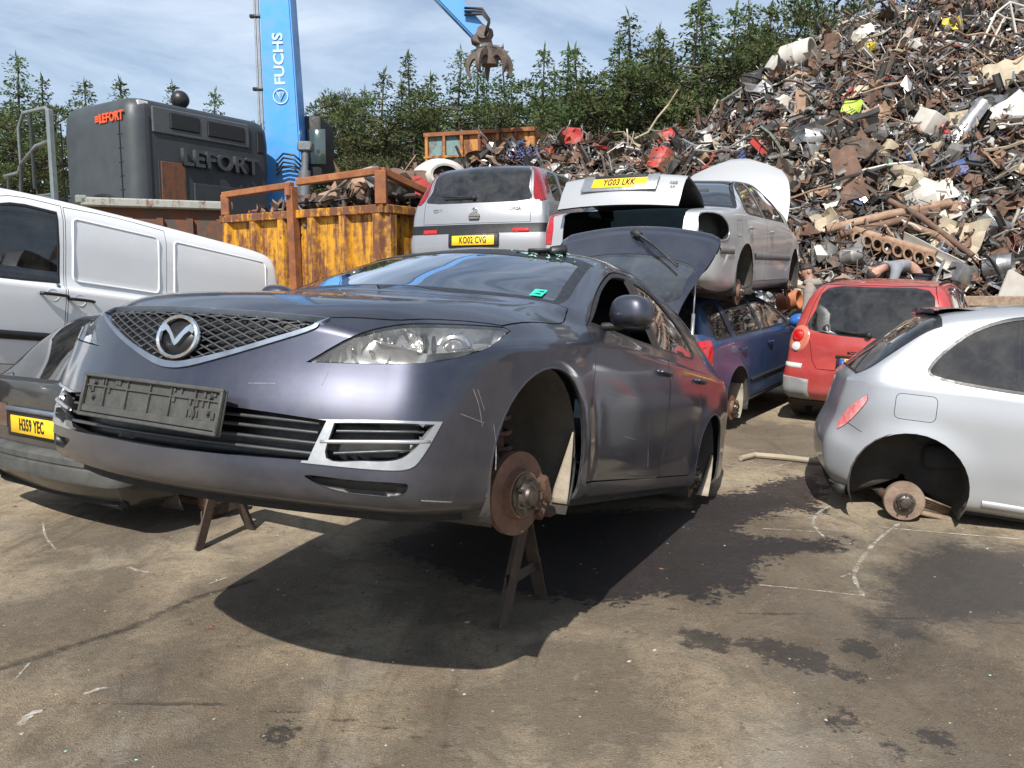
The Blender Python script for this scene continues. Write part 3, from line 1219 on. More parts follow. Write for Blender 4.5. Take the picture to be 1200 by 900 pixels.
    for F, s in ((SIDE, 1), (SIDER, -1)):
        pr = lambda c: c.y * s > .4
        for poly, win, frm, nm in ((df, wf, frame_f, 'f'), (dr, wr, frame_r, 'r')):
            t = panel(bm, poly, F, .0065, pred=pr)
            for f in cut(t, frm, F):
                f.material_index = 1
            fs = cut(t, win, F)
            gl = extract(t, fs, .006)
            d = mk('door', t, [P, MATS['trim_black'], IN], root, solid=.014, moff=2)
            if not (nm == 'f' and s == 1):
                mk('window', gl, MATS['glass_dark' if nm == 'r' else 'glass_clear'], d, ref=True)
            else:
                gl.free()
            # handle
            hx, hz = (1.36, .838) if nm == 'f' else (.50, .872)
            p, n = B.hit(F, hx, hz)
            b2 = bmesh.new()
            pts = [p + Vector((dx, 0, 0)) + n * h for dx, h in ((-.095, .004), (-.08, .022), (-.03, .034), (.03, .034), (.075, .022), (.09, .004))]
            tube(b2, pts, .014, 10, flat=.7)
            cyl(b2, p + Vector((.105, 0, 0)) - n * .01, p + Vector((.105, 0, 0)) + n * .012, .013, .011, 12)
            mk('door_handle', b2, P, d)
    # ---- split the bumper off at the wing
    geom = [f for f in bm.faces if f.calc_center_median().x > 2.9 and f.calc_center_median().z < .72]
    gs = set(geom)
    for f in geom:
        gs.update(f.edges); gs.update(f.verts)
    bmesh.ops.bisect_plane(bm, geom=list(gs), dist=1e-6, plane_co=(3.085, 0, .5), plane_no=Vector((1, 0, .12)).normalized())
    bp = [f for f in bm.faces if (f.calc_center_median() - Vector((3.085, 0, .5))).dot(Vector((1, 0, .12))) > 0 and f.calc_center_median().z < .775]
    t = extract(bm, bp)
    mk('front_bumper', t, [P, IN], root, solid=.006, moff=1)
    mk('body', bm, [P, MATS['trim_black'], IN], root, solid=.012, moff=2)
    # ---- tailgate, raised; built closed and turned about its hinge
    T = []
    prof = [(-.08, 1.375, .56), (-.25, 1.325, .57), (-.5, 1.21, .60), (-.78, 1.085, .64), (-.95, 1.03, .665), (-1.06, 1.0, .66), (-1.10, .95, .64), (-1.12, .85, .63), (-1.12, .76, .60)]
    for x, z, w in crspl(np.array(prof), 4):
        T.append([(x - .075 * (1 - (k / 10)**2), w * k / 10, z - .035 * (k / 10)**2 - (.03 if abs(k) == 10 else 0)) for k in range(-10, 11)])
    bt = bmesh.new()
    R = Matrix.Translation((-.08, 0, 1.39)) @ Matrix.Rotation(rad(66), 4, 'Y') @ Matrix.Translation((.08, 0, -1.39))
    ngrid(bt, [[Vector(p) for p in r] for r in T])
    fixn(bt)
    if sum(f.normal.z for f in bt.faces) < 0:
        bmesh.ops.reverse_faces(bt, faces=bt.faces[:])
    bt.normal_update()
    gp2 = smooth_poly([(-.20, -.50), (-.19, 0), (-.20, .50), (-.5, .54), (-.66, .55), (-.75, .3), (-.78, 0), (-.75, -.3), (-.66, -.55), (-.5, -.54)], 4)
    gl = extract(bt, cut(bt, gp2, TOP, .1), .003)
    tg = mk('tailgate', bt, [P, IN], root, solid=.03, moff=1)
    tg.matrix_local = R
    g = mk('rear_window', gl, MATS['glass_rear'], tg)
    b2 = bmesh.new()
    a = Vector((-1.01, -.02, 1.09)); 
    tube(b2, [(-1.045, -.02, 1.055), (-1.03, .0, 1.075), (-.98, .06, 1.09)], .028, 10, flat=.8)
    tube(b2, [(-.98, .06, 1.09), (-.86, .20, 1.125), (-.70, .36, 1.17)], .012, 8, r2=.009)
    tube(b2, [(-.82, .24, 1.125), (-.62, .45, 1.205)], .007, 6)
    tube(b2, [(-.95, .09, 1.09), (-.82, .24, 1.13), (-.6, .45, 1.20)], .010, 6)
    mk('rear_wiper', b2, MATS['trim_dark'], tg)
    for s in (1, -1):
        b2 = bmesh.new()
        p1 = R @ Vector((-.62, .57 * s, 1.10))
        p0 = Vector((-.52, .60 * s, 1.06))
        cyl(b2, p0, p0.lerp(p1, .55), .013, n=10)
        cyl(b2, p0.lerp(p1, .5), p1, .006, n=8)
        mk('gas_strut', b2, MATS['silver_trim'], root)
    # ---- mirrors
    for s in (1, -1):
        b2 = bmesh.new()
        bmesh.ops.create_uvsphere(b2, u_segments=24, v_segments=16, radius=1)
        for v in b2.verts:
            c = v.co
            for k in range(3):
                c[k] = math.copysign(abs(c[k])**.72, c[k])
            if c.x < -.25:
                c.x = -.25 - (abs(c.x) - .25) * .15
            c.y *= 1 + .12 * c.z * -1
        b2.transform(Matrix.Translation((2.15, .955 * s, 1.025)) @ Matrix.Rotation(rad(-12 * s), 4, 'Z') @ Matrix.Diagonal((.085, .092, .068, 1)))
        mo = mk('wing_mirror', b2, P, root)
        b2 = bmesh.new()
        tube(b2, [(2.15, .83 * s, .955), (2.15, .87 * s, .958), (2.14, .92 * s, .972)], .030, 10, flat=.6)
        box(b2, (2.135, .95 * s, .972), (.12, .125, .026), (0, 0, rad(-12 * s)), .012, seg=2)
        mk('mirror_foot', b2, MATS['trim_dark'], mo)
        b2 = bmesh.new()
        box(b2, (2.119, .957 * s, 1.027), (.004, .142, .10), (0, 0, rad(-12 * s)), .001)
        mk('mirror_glass', b2, MATS['mirror'], mo)
    # ---- number plate bracket, plate gone
    p, n = B.hit(FRONT, -.07, .47)
    M = Matrix.Translation(Vector((3.70, -.015, .458))) @ Matrix.Rotation(rad(90 - 2), 4, 'Z') @ Matrix.Rotation(rad(-4), 4, 'X') @ Matrix.Rotation(rad(1), 4, 'Y')
    b2 = bmesh.new()
    W, H = .60, .135
    box(b2, (0, .012, 0), (W, .012, H), bev=.004, M=M)
    for z in (-H / 2 + .006, H / 2 - .006):
        box(b2, (0, -.001, z), (W, .014, .012), bev=.003, M=M)
    for x in (-W / 2 + .006, W / 2 - .006):
        box(b2, (x, -.001, 0), (.012, .0138, H - .004), bev=.003, M=M)
    box(b2, (0, .002, -.042), (W - .02, .009, .022), bev=.002, M=M)
    for x in (-.2, -.1, 0, .09, .19):
        box(b2, (x, .003, 0.01), (.004, .008, H - .03), M=M)
    box(b2, (0, .003, .03), (W - .03, .0085, .004), M=M)
    r2 = random.Random(3)
    for k in range(30):
        box(b2, (r2.choice((-1, 1)) * r2.uniform(.10, .27), .0035, r2.choice((.048, .02, -.012))), (r2.uniform(.004, .012), .006, r2.uniform(.008, .022)), M=M)
    for x in (-.25, .25):
        for z in (.04, -.005):
            cyl(b2, M @ Vector((x, .006, z)), M @ Vector((x, -.006, z)), .008, .006, 10)
    box(b2, (0, .05, .0), (.3, .07, .05), M=M)
    mk('plate_bracket', b2, MATS['bracket_plastic'], root, angle=40)
    # ---- wheel wells, hubs
    for xx, zz in ((FX, FZ), (.03, .335)):
        for s in (1, -1):
            b2 = bmesh.new()
            wellbm(xx, AR + .005, .865, .48, b2, zz)
            b2.transform(Matrix.Diagonal((1, s, 1, 1)))
            mk('wheel_arch_liner', b2, MATS['liner'], root, solid=.004)
    # sunlit rear edge of the front liner, the light put into a paler strip
    b2 = bmesh.new()
    rows = []
    for k in range(12):
        a = rad(lerp(25, -22, k / 11))
        r0 = AR - .012 - .02 * math.sin(k / 11 * PI)
        yi = lerp(.858, .80, min(1, k / 9))
        rows.append([(FX - r0 * math.cos(a), lerp(yi, .864, q / 4), FZ + r0 * math.sin(a)) for q in range(5)])
    ngrid(b2, [[Vector(p) for p in q] for q in rows])
    mk('liner_strip', b2, MATS['liner_pale'], root, solid=.004)
    b2 = bmesh.new()
    tube(b2, [(FX - (AR - .006) * math.cos(rad(a)), .868, FZ + (AR - .006) * math.sin(rad(a))) for a in range(8, -26, -6)], .006, 6)
    mk('liner_edge', b2, MATS['trim_dark'], root)
    for xx, zz in ((FX, FZ), (.03, .335)):
        for s in (1, -1):
            b2 = bmesh.new()
            pts = []
            for k in range(25):
                a = rad(-12 + 204 * k / 24)
                x, z = xx + (AR + .004) * math.cos(a), zz + (AR + .004) * math.sin(a)
                p, n = B.hit(SIDE, x, z)
                if p:
                    pts.append((x, (p.y - .004) * s, z))
            tube(b2, pts, .006, 8, flat=.8)
            mk('arch_lip', b2, P, root)
    brake('front', root, 2.765, .79, .262, .15, 1, toe=rad(-13))
    brake('front', root, 2.765, -.79, .262, .15, -1, toe=rad(-13))
    for s in (1, -1):
        brake('rear', root, .03, .80 * s, .28, .14, s)
        b2 = bmesh.new()
        ngrid(b2, [[Vector((.03 - .35 * math.cos(rad(a)), lerp(lerp(.85, .77, q / 7), .866, j / 3) * s, .335 + .35 * math.sin(rad(a)))) for j in range(4)] for q, a in enumerate(range(15, -41, -8))])
        mk('liner_strip', b2, MATS['liner_pale'], root, solid=.004)
    underside(B, root)
    for s in (1, -1):
        b2 = bmesh.new()
        tube(b2, [(2.74 + .065 * math.cos(k * .7), (.66 + .065 * math.sin(k * .7) - k * .001) * s, .40 + k * .0062) for k in range(56)], .010, 6)
        mk('coil_spring', b2, MATS['rust_dark'], root)
        b2 = bmesh.new()
        tube(b2, [(2.80, .70 * s, .30), (2.86, .74 * s, .38), (2.90, .66 * s, .50), (2.86, .55 * s, .58)], .009, 6)
        mk('brake_hose', b2, MATS['trim_black'], root)
    for F, ln, wd in ((azi(60), [(3.26, .815, .60), (3.23, .83, .55), (3.21, .845, .49)], .006), (azi(60), [(3.24, .82, .60), (3.205, .84, .54)], .004), (azi(60), [(3.30, .80, .52), (3.20, .84, .50)], .003), (azi(75), [(3.16, .86, .50), (3.14, .865, .43), (3.13, .87, .36)], .004), (azi(20), [(3.60, .28, .545), (3.58, .36, .552)], .003),
                      (azi(25), [(3.56, .50, .56), (3.555, .51, .60)], .004), (azi(40), [(3.40, .77, .262), (3.30, .82, .258)], .006), (SIDE, [(1.55, .9, .62), (1.50, .9, .5), (1.44, .9, .36)], .004), (SIDE, [(1.9, .9, .5), (1.7, .9, .49)], .003), (SIDE, [(2.2, .9, .68), (2.0, .9, .675), (1.8, .9, .68)], .003)):
        b2 = strip_on(B, F, [F.to2(Vector(q)) for q in ln], wd, .0008, n=5)
        mk('scratch', b2, MATS['scratch'], root)
    cabin(root, -.2, 2.35, .72, .28, .93, xd=2.12)
    # sills' dull lower edge, cowl, wipers, sticker, shattered screen edge
    def onws(py, pz):
        p, n = B.hit(FRONT, py, pz)
        return p, n
    b2 = bmesh.new()
    rows = []
    for i in range(3):
        rows.append([onws(.60 + .045 * j / 2 - .006 * i, 1.03 + .042 * i / 2)[0] + Vector((.004, 0, .003)) for j in range(3)])
    ngrid(b2, rows)
    st = mk('sticker', b2, MATS['sticker_green'], wobj)
    b2 = bmesh.new()
    for z in (1.042, 1.058):
        p, n = onws(.622, z)
        box(b2, p + Vector((.006, 0, .005)), (.002, .026, .005), (0, -1.0, 0))
    mk('sticker_print', b2, MATS['black_ink'], st)
    b2 = bmesh.new()
    r2 = random.Random(5)
    for k in range(60):
        y = r2.gauss(.42, .10)
        x = 1.80 + r2.uniform(-.05, .05) + .05 * abs(r2.gauss(0, 1))
        p = B.hit(TOP, x, y)[0]
        if p is None:
            continue
        s0 = r2.uniform(.006, .022)
        q = [p + Vector((r2.uniform(-s0, s0), r2.uniform(-s0, s0), r2.uniform(.001, .014))) for _ in range(3)]
        b2.faces.new([b2.verts.new(v) for v in q])
    mk('broken_glass', b2, MATS['glass_shard'], root, smooth=False)
    b2 = bmesh.new()
    p = B.hit(TOP, 1.78, .43)[0]
    box(b2, p + Vector((0, 0, .015)), (.07, .09, .045), (.3, -.4, .5), .014, seg=2)
    box(b2, p + Vector((.03, -.08, .005)), (.06, .12, .015), (.1, -.4, .3), .005)
    mk('torn_trim', b2, MATS['trim_black'], root)
    return root, B
# ------------------------------------------------------------------ the other vehicles
def stations(prof, W, Wr, drop=.05, rise=.045):
    out = []
    for x, ys, zs, zt, bow, t in prof:
        if t >= 0:
            yb, zb = ys * .968, min(zs + rise, zt - .012)
            yc, zc = lerp(yb * .97, Wr, t), max(zb + .004, zt - drop)
        else:
            yb, zb = ys * .93, zs + .5 * (zt - zs)
            yc, zc = ys * .62, zs + .86 * (zt - zs)
        out.append((x, ys, zs, yb, zb, yc, zc, zt, bow))
    return out

def circle(x, z, r, n=36):
    return [(x + r * math.cos(2 * PI * k / n), z + r * math.sin(2 * PI * k / n)) for k in range(n)]

def rrect(x0, x1, z0, z1, r=.03, n=4):
    out = []
    for cx, cz, a0 in ((x1 - r, z1 - r, 0), (x0 + r, z1 - r, 90), (x0 + r, z0 + r, 180), (x1 - r, z0 + r, 270)):
        for k in range(n + 1):
            a = rad(a0 + 90 * k / n)
            out.append((cx + r * math.cos(a), cz + r * math.sin(a)))
    return out

FRONT_P = [(.03, .60), (.06, .45), (.06, .33), (.03, .24), (-.05, .20)]
SIDE_P = [(.012, .74), (.008, .55), (.0, .38), (-.02, .26), (-.09, .22)]

class Car:
    def __init__(s, root, P, prof, W, Wr, rear, front=FRONT_P, side=SIDE_P, wheels=(0, 2.5), R=.31, drop=.05, flare=.012, su=4, sv=4, rise=.045, open_arch=True, ar=None):
        s.root, s.P = root, P
        s.B = Body(stations(prof, W, Wr, drop, rise), front, rear, side, su, sv, wheels, R, flare)
        s.bm = s.B.bm
        s.R = R
        s.wheels = wheels
        s.az = R * 1.0 + .01
        s.ar = ar or R + .025
        for F in (SIDE, SIDER):
            for xw in wheels:
                fs = cut(s.bm, circle(xw, s.az, s.ar), F, pred=lambda c: abs(c.y) > .45)
                bmesh.ops.delete(s.bm, geom=fs, context='FACES')
    def doors(s, doors, wins, frames, handles=(), glass='glass_dark', skip=(), gapw=.0045):
        """doors: outlines (None for windows set straight in the body)"""
        out = []
        for F, sg in ((SIDE, 1), (SIDER, -1)):
            pr = lambda c: c.y * sg > .3
            for i, (d, w, f) in enumerate(zip(doors, wins, frames)):
                tgt = panel(s.bm, d, F, gapw, pred=pr) if d else s.bm
                gl = None
                if f:
                    for q in cut(tgt, f, F, pred=pr):
                        q.material_index = 1
                if w:
                    gl = extract(tgt, cut(tgt, w, F, pred=pr), .005)
                par = s.root
                if d:
                    par = mk('door', tgt, [s.P, MATS['trim_black'], MATS['inner_dark']], s.root, solid=.012, moff=2)
                    out.append((par, sg))
                if gl is not None and len(gl.faces) and (i, sg) not in skip:
                    mk('window', gl, MATS[glass], par, ref=True)
                if d and i < len(handles) and handles[i]:
                    s.handle(F, sg, handles[i], par)
        return out
    def handle(s, F, sg, h, par, mat=None):
        p, n = s.B.hit(F, h[0], h[1])
        if p is None:
            return
        b2 = bmesh.new()
        pts = [p + Vector((dx, 0, 0)) + n * q for dx, q in ((-.085, .003), (-.07, .02), (-.03, .03), (.03, .03), (.07, .02), (.085, .003))]
        tube(b2, pts, .014, 8, flat=.7)
        mk('door_handle', b2, mat or (MATS[h[2]] if len(h) > 2 else s.P), par)
    def glass(s, a, b, F, name, mat='glass_dark', j=2.0, border=.03, nmin=.05, pred=None, tgt=None, par=None):
        bm = tgt or s.bm
        ws = s.B.screen(a, b, j, F)
        pred = pred or (lambda c: c.z > .85)
        cut(bm, ws, F, nmin, pred)
        fi = cut(bm, inset(ws, border), F, nmin, pred)
        t = extract(bm, fi, .003)
        for f in cut_inside(bm, ws, F, nmin, pred):
            f.material_index = 1
        return mk(name, t, MATS[mat], par or s.root, ref=True)
    def lamp(s, pts, az, mat, name='tail_light', both=True, n=4, only=None, proud=.0, depth=.02):
        res = []
        for sg in ((1, -1) if only is None else (only,)):
            F = azi(az) if sg > 0 else azi(az).mir()
            pl = smooth_poly(poly3(F, [(p[0], p[1] * sg, *p[2:]) for p in pts]), n)
            t = panel(s.bm, pl, F, .003)
            if not len(t.faces):
                t.free()
                continue
            t.normal_update()
            for v in t.verts:
                v.co += v.normal * proud
            rim(t, depth)
            res.append(mk(name, t, MATS[mat], s.root, angle=40))
        return res
    def finish(s, hubs, m_liner='liner', cabin_x=None, seats=True, name='body', hubz=None, disc=.13, drum=False, dash=.93):
        """hubs: per (wheel index, side): 'disc', 'tyre' or None"""
        for i, xw in enumerate(s.wheels):
            for sg in (1, -1):
                b2 = bmesh.new()
                wellbm(xw, s.ar + .004, abs(s.B.hit(SIDE, xw, s.az + s.ar + .03)[0].y) - .012, .46, b2, s.az)
                if sg < 0:
                    b2.transform(Matrix.Diagonal((1, -1, 1, 1)))
                mk('wheel_arch_liner', b2, MATS[m_liner], s.root, solid=.003)
                k = hubs.get((i, sg), hubs.get('all'))
                yw = abs(s.B.hit(SIDE, xw, s.az + s.ar + .03)[0].y)
                if k == 'disc':
                    brake('hub', s.root, xw, (yw - .075) * sg, hubz if hubz is not None else s.R * .75, disc, sg, drum=drum, caliper=not drum)
                elif k == 'tyre':
                    wheel(s.root, xw, (yw - .015) * sg, s.R, s.R, .18, sg)
        underside(s.B, s.root, wx=s.ar + .02)
        if cabin_x:
            cabin(s.root, cabin_x[0], cabin_x[1], s.B.g(len(s.B.st) // 2, 0).y - .12, .28, dash, seats=seats)
        mk(name, s.bm, [s.P, MATS['trim_black'], MATS['inner_dark']], s.root, solid=.01, moff=2)
    def onrear(s, y, z, out=.0):
        p, n = s.B.hit(REAR, y, z)
        return place_on(p + n * out, Vector((n.x, n.y * .3, n.z)))

def sp(pts, n=3):
    return smooth_poly(pts, n)

# ---- silver hatchback stacked high, rear towards the camera
def build_small_silver():
    P = paint('paint_silver_grey', (.29, .30, .32), .45, .40, .2, (.34, .31, .27), .7, .8, .2)
    root = empty('car', (-.203, 10.123, 1.541), (rad(-.4), rad(-.75), rad(71.3)), 'silver hatchback with tall red tail lamps, stacked high left of the open boot', 'car')
    prof = [(-.56, .775, .93, .955, -.08, 0), (-.47, .81, .935, 1.10, -.08, .35), (-.36, .82, .94, 1.27, -.08, .7), (-.22, .823, .94, 1.385, -.05, .95), (.1, .823, .935, 1.425, 0, 1), (.7, .823, .925, 1.44, 0, 1), (1.15, .823, .915, 1.41, .05, .95), (1.45, .823, .90, 1.30, .12, .7), (1.8, .82, .89, 1.10, .2, .2), (2.05, .815, .87, .97, .2, 0), (2.4, .80, .82, .91, .15, -1), (2.8, .76, .73, .81, .18, -1), (2.98, .66, .66, .70, .2, -1)]
    c = Car(root, P, prof, .823, .60, [(.045, .80), (.065, .66), (.10, .48), (.09, .34), (0, .27)], R=.29)
    c.lamp([(-.26, .60, 1.385, 'c'), (-.10, .66, 1.36), (-.06, .70, 1.25), (-.17, .745, 1.10), (-.42, .77, .96), (-.55, .70, .93, 'c'), (-.53, .655, .97), (-.44, .635, 1.15)], 140, 'red_lens_dark', proud=.004)
    tg = panel(c.bm, sp([(-.56, 1.41, 'c'), (.56, 1.41, 'c'), (.63, 1.1), (.655, .95), (.66, .70, 'c'), (-.66, .70, 'c'), (-.655, .95), (-.63, 1.1)]), REAR, .005, nmin=.05, pred=lambda q: q.x < .2)
    ws = sp([(-.53, 1.365), (0, 1.395), (.53, 1.365), (.60, 1.1), (.632, .955), (0, .935), (-.632, .955), (-.60, 1.1)])
    gl = extract(tg, cut(tg, ws, REAR, .05), .002)
    t = mk('tailgate', tg, [P, MATS['trim_black'], MATS['inner_dark']], root, solid=.012, moff=2)
    mk('rear_window', gl, MATS['glass_dark'], t, ref=True)
    b2 = bmesh.new()
    M = c.onrear(0.2, .985, .02)
    tube(b2, [M @ Vector(q) for q in ((.18, 0, 0), (0, -.01, .01), (-.22, 0, .03))], .012, 6)
    cyl(b2, M @ Vector((.18, .03, 0)), M @ Vector((.18, -.03, 0)), .03, n=12)
    mk('rear_wiper', b2, MATS['trim_dark'], t)
    # badge, handle recess and lettering on the tailgate
    M = c.onrear(0, .845, .004)
    b2 = bmesh.new()
    lathe(b2, [(.035, 0), (.035, .012), (.028, .012), (.028, 0)], 20, 'Y', M @ Matrix.Scale(-1, 4, (0, 1, 0)))
    tube(b2, [M @ Vector(q) for q in ((-.014, -.008, -.02), (.012, -.008, -.01), (-.012, -.008, .006), (.014, -.008, .018))], .006, 5)
    mk('badge', b2, MATS['chrome'], t)
    b2 = bmesh.new()
    M2 = c.onrear(0, .775, .0)
    lathe(b2, [(.07, 0), (.066, .02), (.05, .024), (.001, .024)], 24, 'Y', M2 @ Matrix.Scale(-1, 4, (0, 1, 0)) @ Matrix.Diagonal((1, 1, .75, 1)), arc=PI)
    box(b2, (0, -.01, -.02), (.13, .03, .035), M=M2, bev=.01)
    mk('tailgate_handle', b2, MATS['grey_plastic'], t, angle=40)
    for y, s_ in ((-.46, 'CORSA'), (.47, 'CDTi')):
        M = c.onrear(y, .855, .003)
        tb = text_bm(s_, .055, .002, .001)
        tb.transform(M)
        mk('lettering', tb, MATS['grey_plastic'], t, smooth=False)
    # dark rubbing band with reflectors, plate recess
    bd = sp([(-.9, .69, 'c'), (.9, .69, 'c'), (.9, .585, 'c'), (-.9, .585, 'c')])
    for F in (REAR, SIDE, SIDER):
        for f in cut(c.bm, bd if F is REAR else [(-1, .69), (-.36, .69), (-.33, .585), (-1, .585)], F, .3, pred=lambda q: q.x < -.3):
            f.material_index = 1
    for sg in (1, -1):
        b2 = strip_on(c.B, azi(165) if sg > 0 else azi(165).mir(), [azi(165).to2(Vector((-.64, q, 0)))[:1] + (.612,) if sg > 0 else azi(165).mir().to2(Vector((-.64, -q, 0)))[:1] + (.612,) for q in (.45, .55, .64)], .055, .012)
        mk('reflector', b2, MATS['red_lens'], root)
    b2 = bmesh.new()
    M = c.onrear(0, .505, .004)
    box(b2, (0, .01, .005), (.62, .03, .16), M=M, bev=.01)
    mk('plate_recess', b2, MATS['trim_dark'], root)
    plate(root, M @ Matrix.Translation((0, -.012, 0)), 'KO02 CVG')
    c.glass(6.1, 9.0, FRONT, 'windscreen', 'glass_clear')
    df = sp([(.42, .28, 'c'), (.40, .6), (.33, .9), (.36, 1.15), (.47, 1.375, 'c'), (.9, 1.395), (1.15, 1.36), (1.5, 1.2), (1.82, .98, 'c'), (1.85, .7), (1.8, .28, 'c')])
    wf = sp([(.44, 1.0, 'c'), (.47, 1.2), (.53, 1.33, 'c'), (.9, 1.35), (1.12, 1.32), (1.42, 1.18), (1.66, 1.0, 'c')])
    wq = sp([(-.12, 1.0), (.0, 1.0), (.27, 1.0, 'c'), (.32, 1.2), (.38, 1.33, 'c'), (.12, 1.32), (-.02, 1.24), (-.1, 1.1)])
    c.doors([df, None], [wf, wq], [inset(wf, -.02), inset(wq, -.018)], [(.55, .86)], 'glass_clear')
    b2 = bmesh.new()
    for sg in (1, -1):
        F = SIDE if sg > 0 else SIDER
        p, n = c.B.hit(F, -.02, .80)
        M = place_on(p + n * .001, n)
        lathe(b2, [(.085, .0), (.08, .004), (.001, .004)], 24, 'Y', M @ Matrix.Scale(-1, 4, (0, 1, 0)))
        break
    b2.free()
    F = SIDER
    fl = panel(c.bm, circle(-.0, .80, .085, 20), F, .004)
    mk('fuel_flap', fl, [P, MATS['trim_black'], MATS['inner_dark']], root, solid=.01, moff=2)
    c.finish({'all': 'disc'}, cabin_x=(-.3, 1.75), hubz=.22)
    # child seat shape left inside
    return root

# ---- silver saloon with boot and bonnet open
def build_saloon():
    P = paint('paint_silver_dark', (.43, .44, .45), .4, .42, .28, (.30, .27, .23), .7, .85, .3)
    root = empty('car', (1.54, 8.661, 1.27), (rad(.85), rad(-1.2), rad(61.0)), 'silver saloon with boot and bonnet open, stacked on top of the blue estate', 'car')
    prof = [(-1.0, .76, .925, .95, -.10, -1), (-.85, .845, .94, .985, -.10, -1), (-.5, .885, .95, 1.02, -.06, -1), (-.2, .895, .955, 1.06, -.06, 0), (.15, .90, .955, 1.22, -.08, .45), (.5, .90, .95, 1.355, -.06, .9), (.85, .90, .945, 1.41, 0, 1), (1.3, .90, .935, 1.43, 0, 1), (1.7, .90, .925, 1.39, .06, .95), (2.0, .90, .915, 1.27, .12, .6), (2.35, .895, .90, 1.08, .2, .1), (2.6, .89, .86, .99, .2, -1), (2.95, .87, .82, .94, .16, -1), (3.3, .82, .76, .86, .16, -1), (3.52, .70, .70, .77, .2, -1)]
    side = [(.018, .76), (.010, .55), (.004, .38), (-.01, .27), (-.09, .22)]
    c = Car(root, P, prof, .90, .62, [(.05, .80), (.07, .66), (.10, .52), (.08, .36), (0, .28)], side=side, wheels=(0, 2.715), R=.325, drop=.045)
    # boot lid
    deck = sp([(-.27, 0), (-.26, .3), (-.30, .56, 'c'), (-.6, .60), (-1.2, .60, 'c'), (-1.2, -.60, 'c'), (-.6, -.60), (-.30, -.56, 'c'), (-.26, -.3)])
    a = set(cut(c.bm, deck, TOP, .35, pred=lambda q: q.z > .9))
    b = set(cut(c.bm, [(-.59, .60), (.59, .60), (.60, 1.2), (-.60, 1.2)], REAR, .25, pred=lambda q: q.x < -.85))
    a = {f for f in a if f.is_valid} | set(cut_inside(c.bm, deck, TOP, .35, pred=lambda q: q.z > .9))
    t = extract(c.bm, list(a | b))
    lid = mk('boot_lid', t, [P, MATS['trim_black'], MATS['inner_dark']], root, solid=.018, moff=2)
    R = Matrix.Translation((-.27, 0, 1.03)) @ Matrix.Rotation(rad(24), 4, 'Y') @ Matrix.Translation((.27, 0, -1.03))
    lid.matrix_local = R
    M = c.onrear(0, .832, .002)
    b2 = bmesh.new()
    box(b2, (0, 0, .012), (.74, .014, .19), M=M, bev=.006)
    rc = mk('plate_recess', b2, MATS['silver_trim'], lid)
    b2 = bmesh.new()
    box(b2, (0, -.008, .088), (.52, .014, .028), M=M, bev=.004)
    lg = mk('plate_lamp', b2, MATS['trim_dark'], lid)
    po = plate(lid, M @ Matrix.Translation((.0, -.011, .005)), 'YG03 LKK', w=.53, h=.112)
    for y, z, s_, sz in ((-.50, .845, 'S60', .05), (0, .952, 'VOLVO', .04), (-.50, .80, '2.4', .035)):
        Mq = c.onrear(y, z, .003)
        tb = text_bm(s_, sz, .002, .001)
        tb.transform(Mq)
        mk('lettering', tb, MATS['grey_plastic'], lid, smooth=False)
    # lamp: left lens in place, right one pulled out
    lp = [(-.86, .635, .97, 'c'), (-.66, .80, .985, 'c'), (-.70, .86, .92), (-.80, .87, .80), (-.84, .875, .68, 'c'), (-1.0, .655, .66, 'c'), (-1.0, .66, .80), (-.93, .64, .88)]
    c.lamp(lp, 140, 'red_lens', only=1, proud=.006)
    F = azi(140).mir()
    hp = sp(poly3(F, [(-.93, -.66, .93), (-.78, -.80, .93), (-.66, -.87, .86), (-.62, -.89, .77), (-.70, -.88, .70), (-.9, -.80, .69), (-.99, -.68, .70), (-.98, -.66, .82)]))
    hole = cut(c.bm, hp, F)
    t = extract(c.bm, hole)
    recess(t, .16, F.d)
    mk('lamp_opening', t, MATS['inner_dark'], root)
    b2 = bmesh.new()
    loop = [c.B.hit(F, *q) for q in hp]
    tube(b2, [p + n * .002 for p, n in loop if p] + [loop[0][0] + loop[0][1] * .002], .008, 6)
    mk('lamp_seal', b2, MATS['silver_trim'], root)
    # bonnet, raised
    bn = [(2.62, 0), (2.58, .35), (2.50, .80, 'c'), (2.95, .79), (3.3, .72), (3.50, .60, 'c'), (3.64, .3), (3.69, 0)]
    half = [q for q in sp(bn, 4)[:28] if q[1] >= -1e-6]
    pol = half + [(x, -y) for x, y in half[-2:0:-1]]
    t = panel(c.bm, pol, TOP, .004, nmin=.12, pred=lambda q: q.z > .72 and q.x > 2.2)
    bo = mk('bonnet', t, [P, MATS['trim_black'], MATS['inner_dark']], root, solid=.02, moff=2)
    bo.matrix_local = Matrix.Translation((2.58, 0, 1.0)) @ Matrix.Rotation(rad(-64), 4, 'Y') @ Matrix.Translation((-2.58, 0, -1.0))
    # glass
    c.glass(3.05, 5.2, REAR, 'rear_window', 'glass_blue', nmin=.02, pred=lambda q: q.z > .95 and q.x < 1.)
    c.glass(7.9, 10.1, FRONT, 'windscreen', 'glass_clear')
    dr = sp([(-.02, .96, 'c'), (.05, 1.13), (.35, 1.29), (.72, 1.365), (.90, 1.37, 'c'), (.93, 1.1), (.95, .9), (.95, .30, 'c'), (.45, .30, 'c'), (.40, .48), (.30, .62), (.12, .72), (.0, .82)])
    df = sp([(.96, .30, 'c'), (.96, .9), (.94, 1.1), (.91, 1.37, 'c'), (1.3, 1.385), (1.65, 1.345), (1.95, 1.24), (2.3, 1.0, 'c'), (2.33, .7), (2.3, .30, 'c')])
    wr = sp([(.10, 1.01), (.18, 1.13), (.42, 1.265), (.72, 1.335), (.86, 1.34, 'c'), (.89, 1.0, 'c'), (.5, 1.0)])
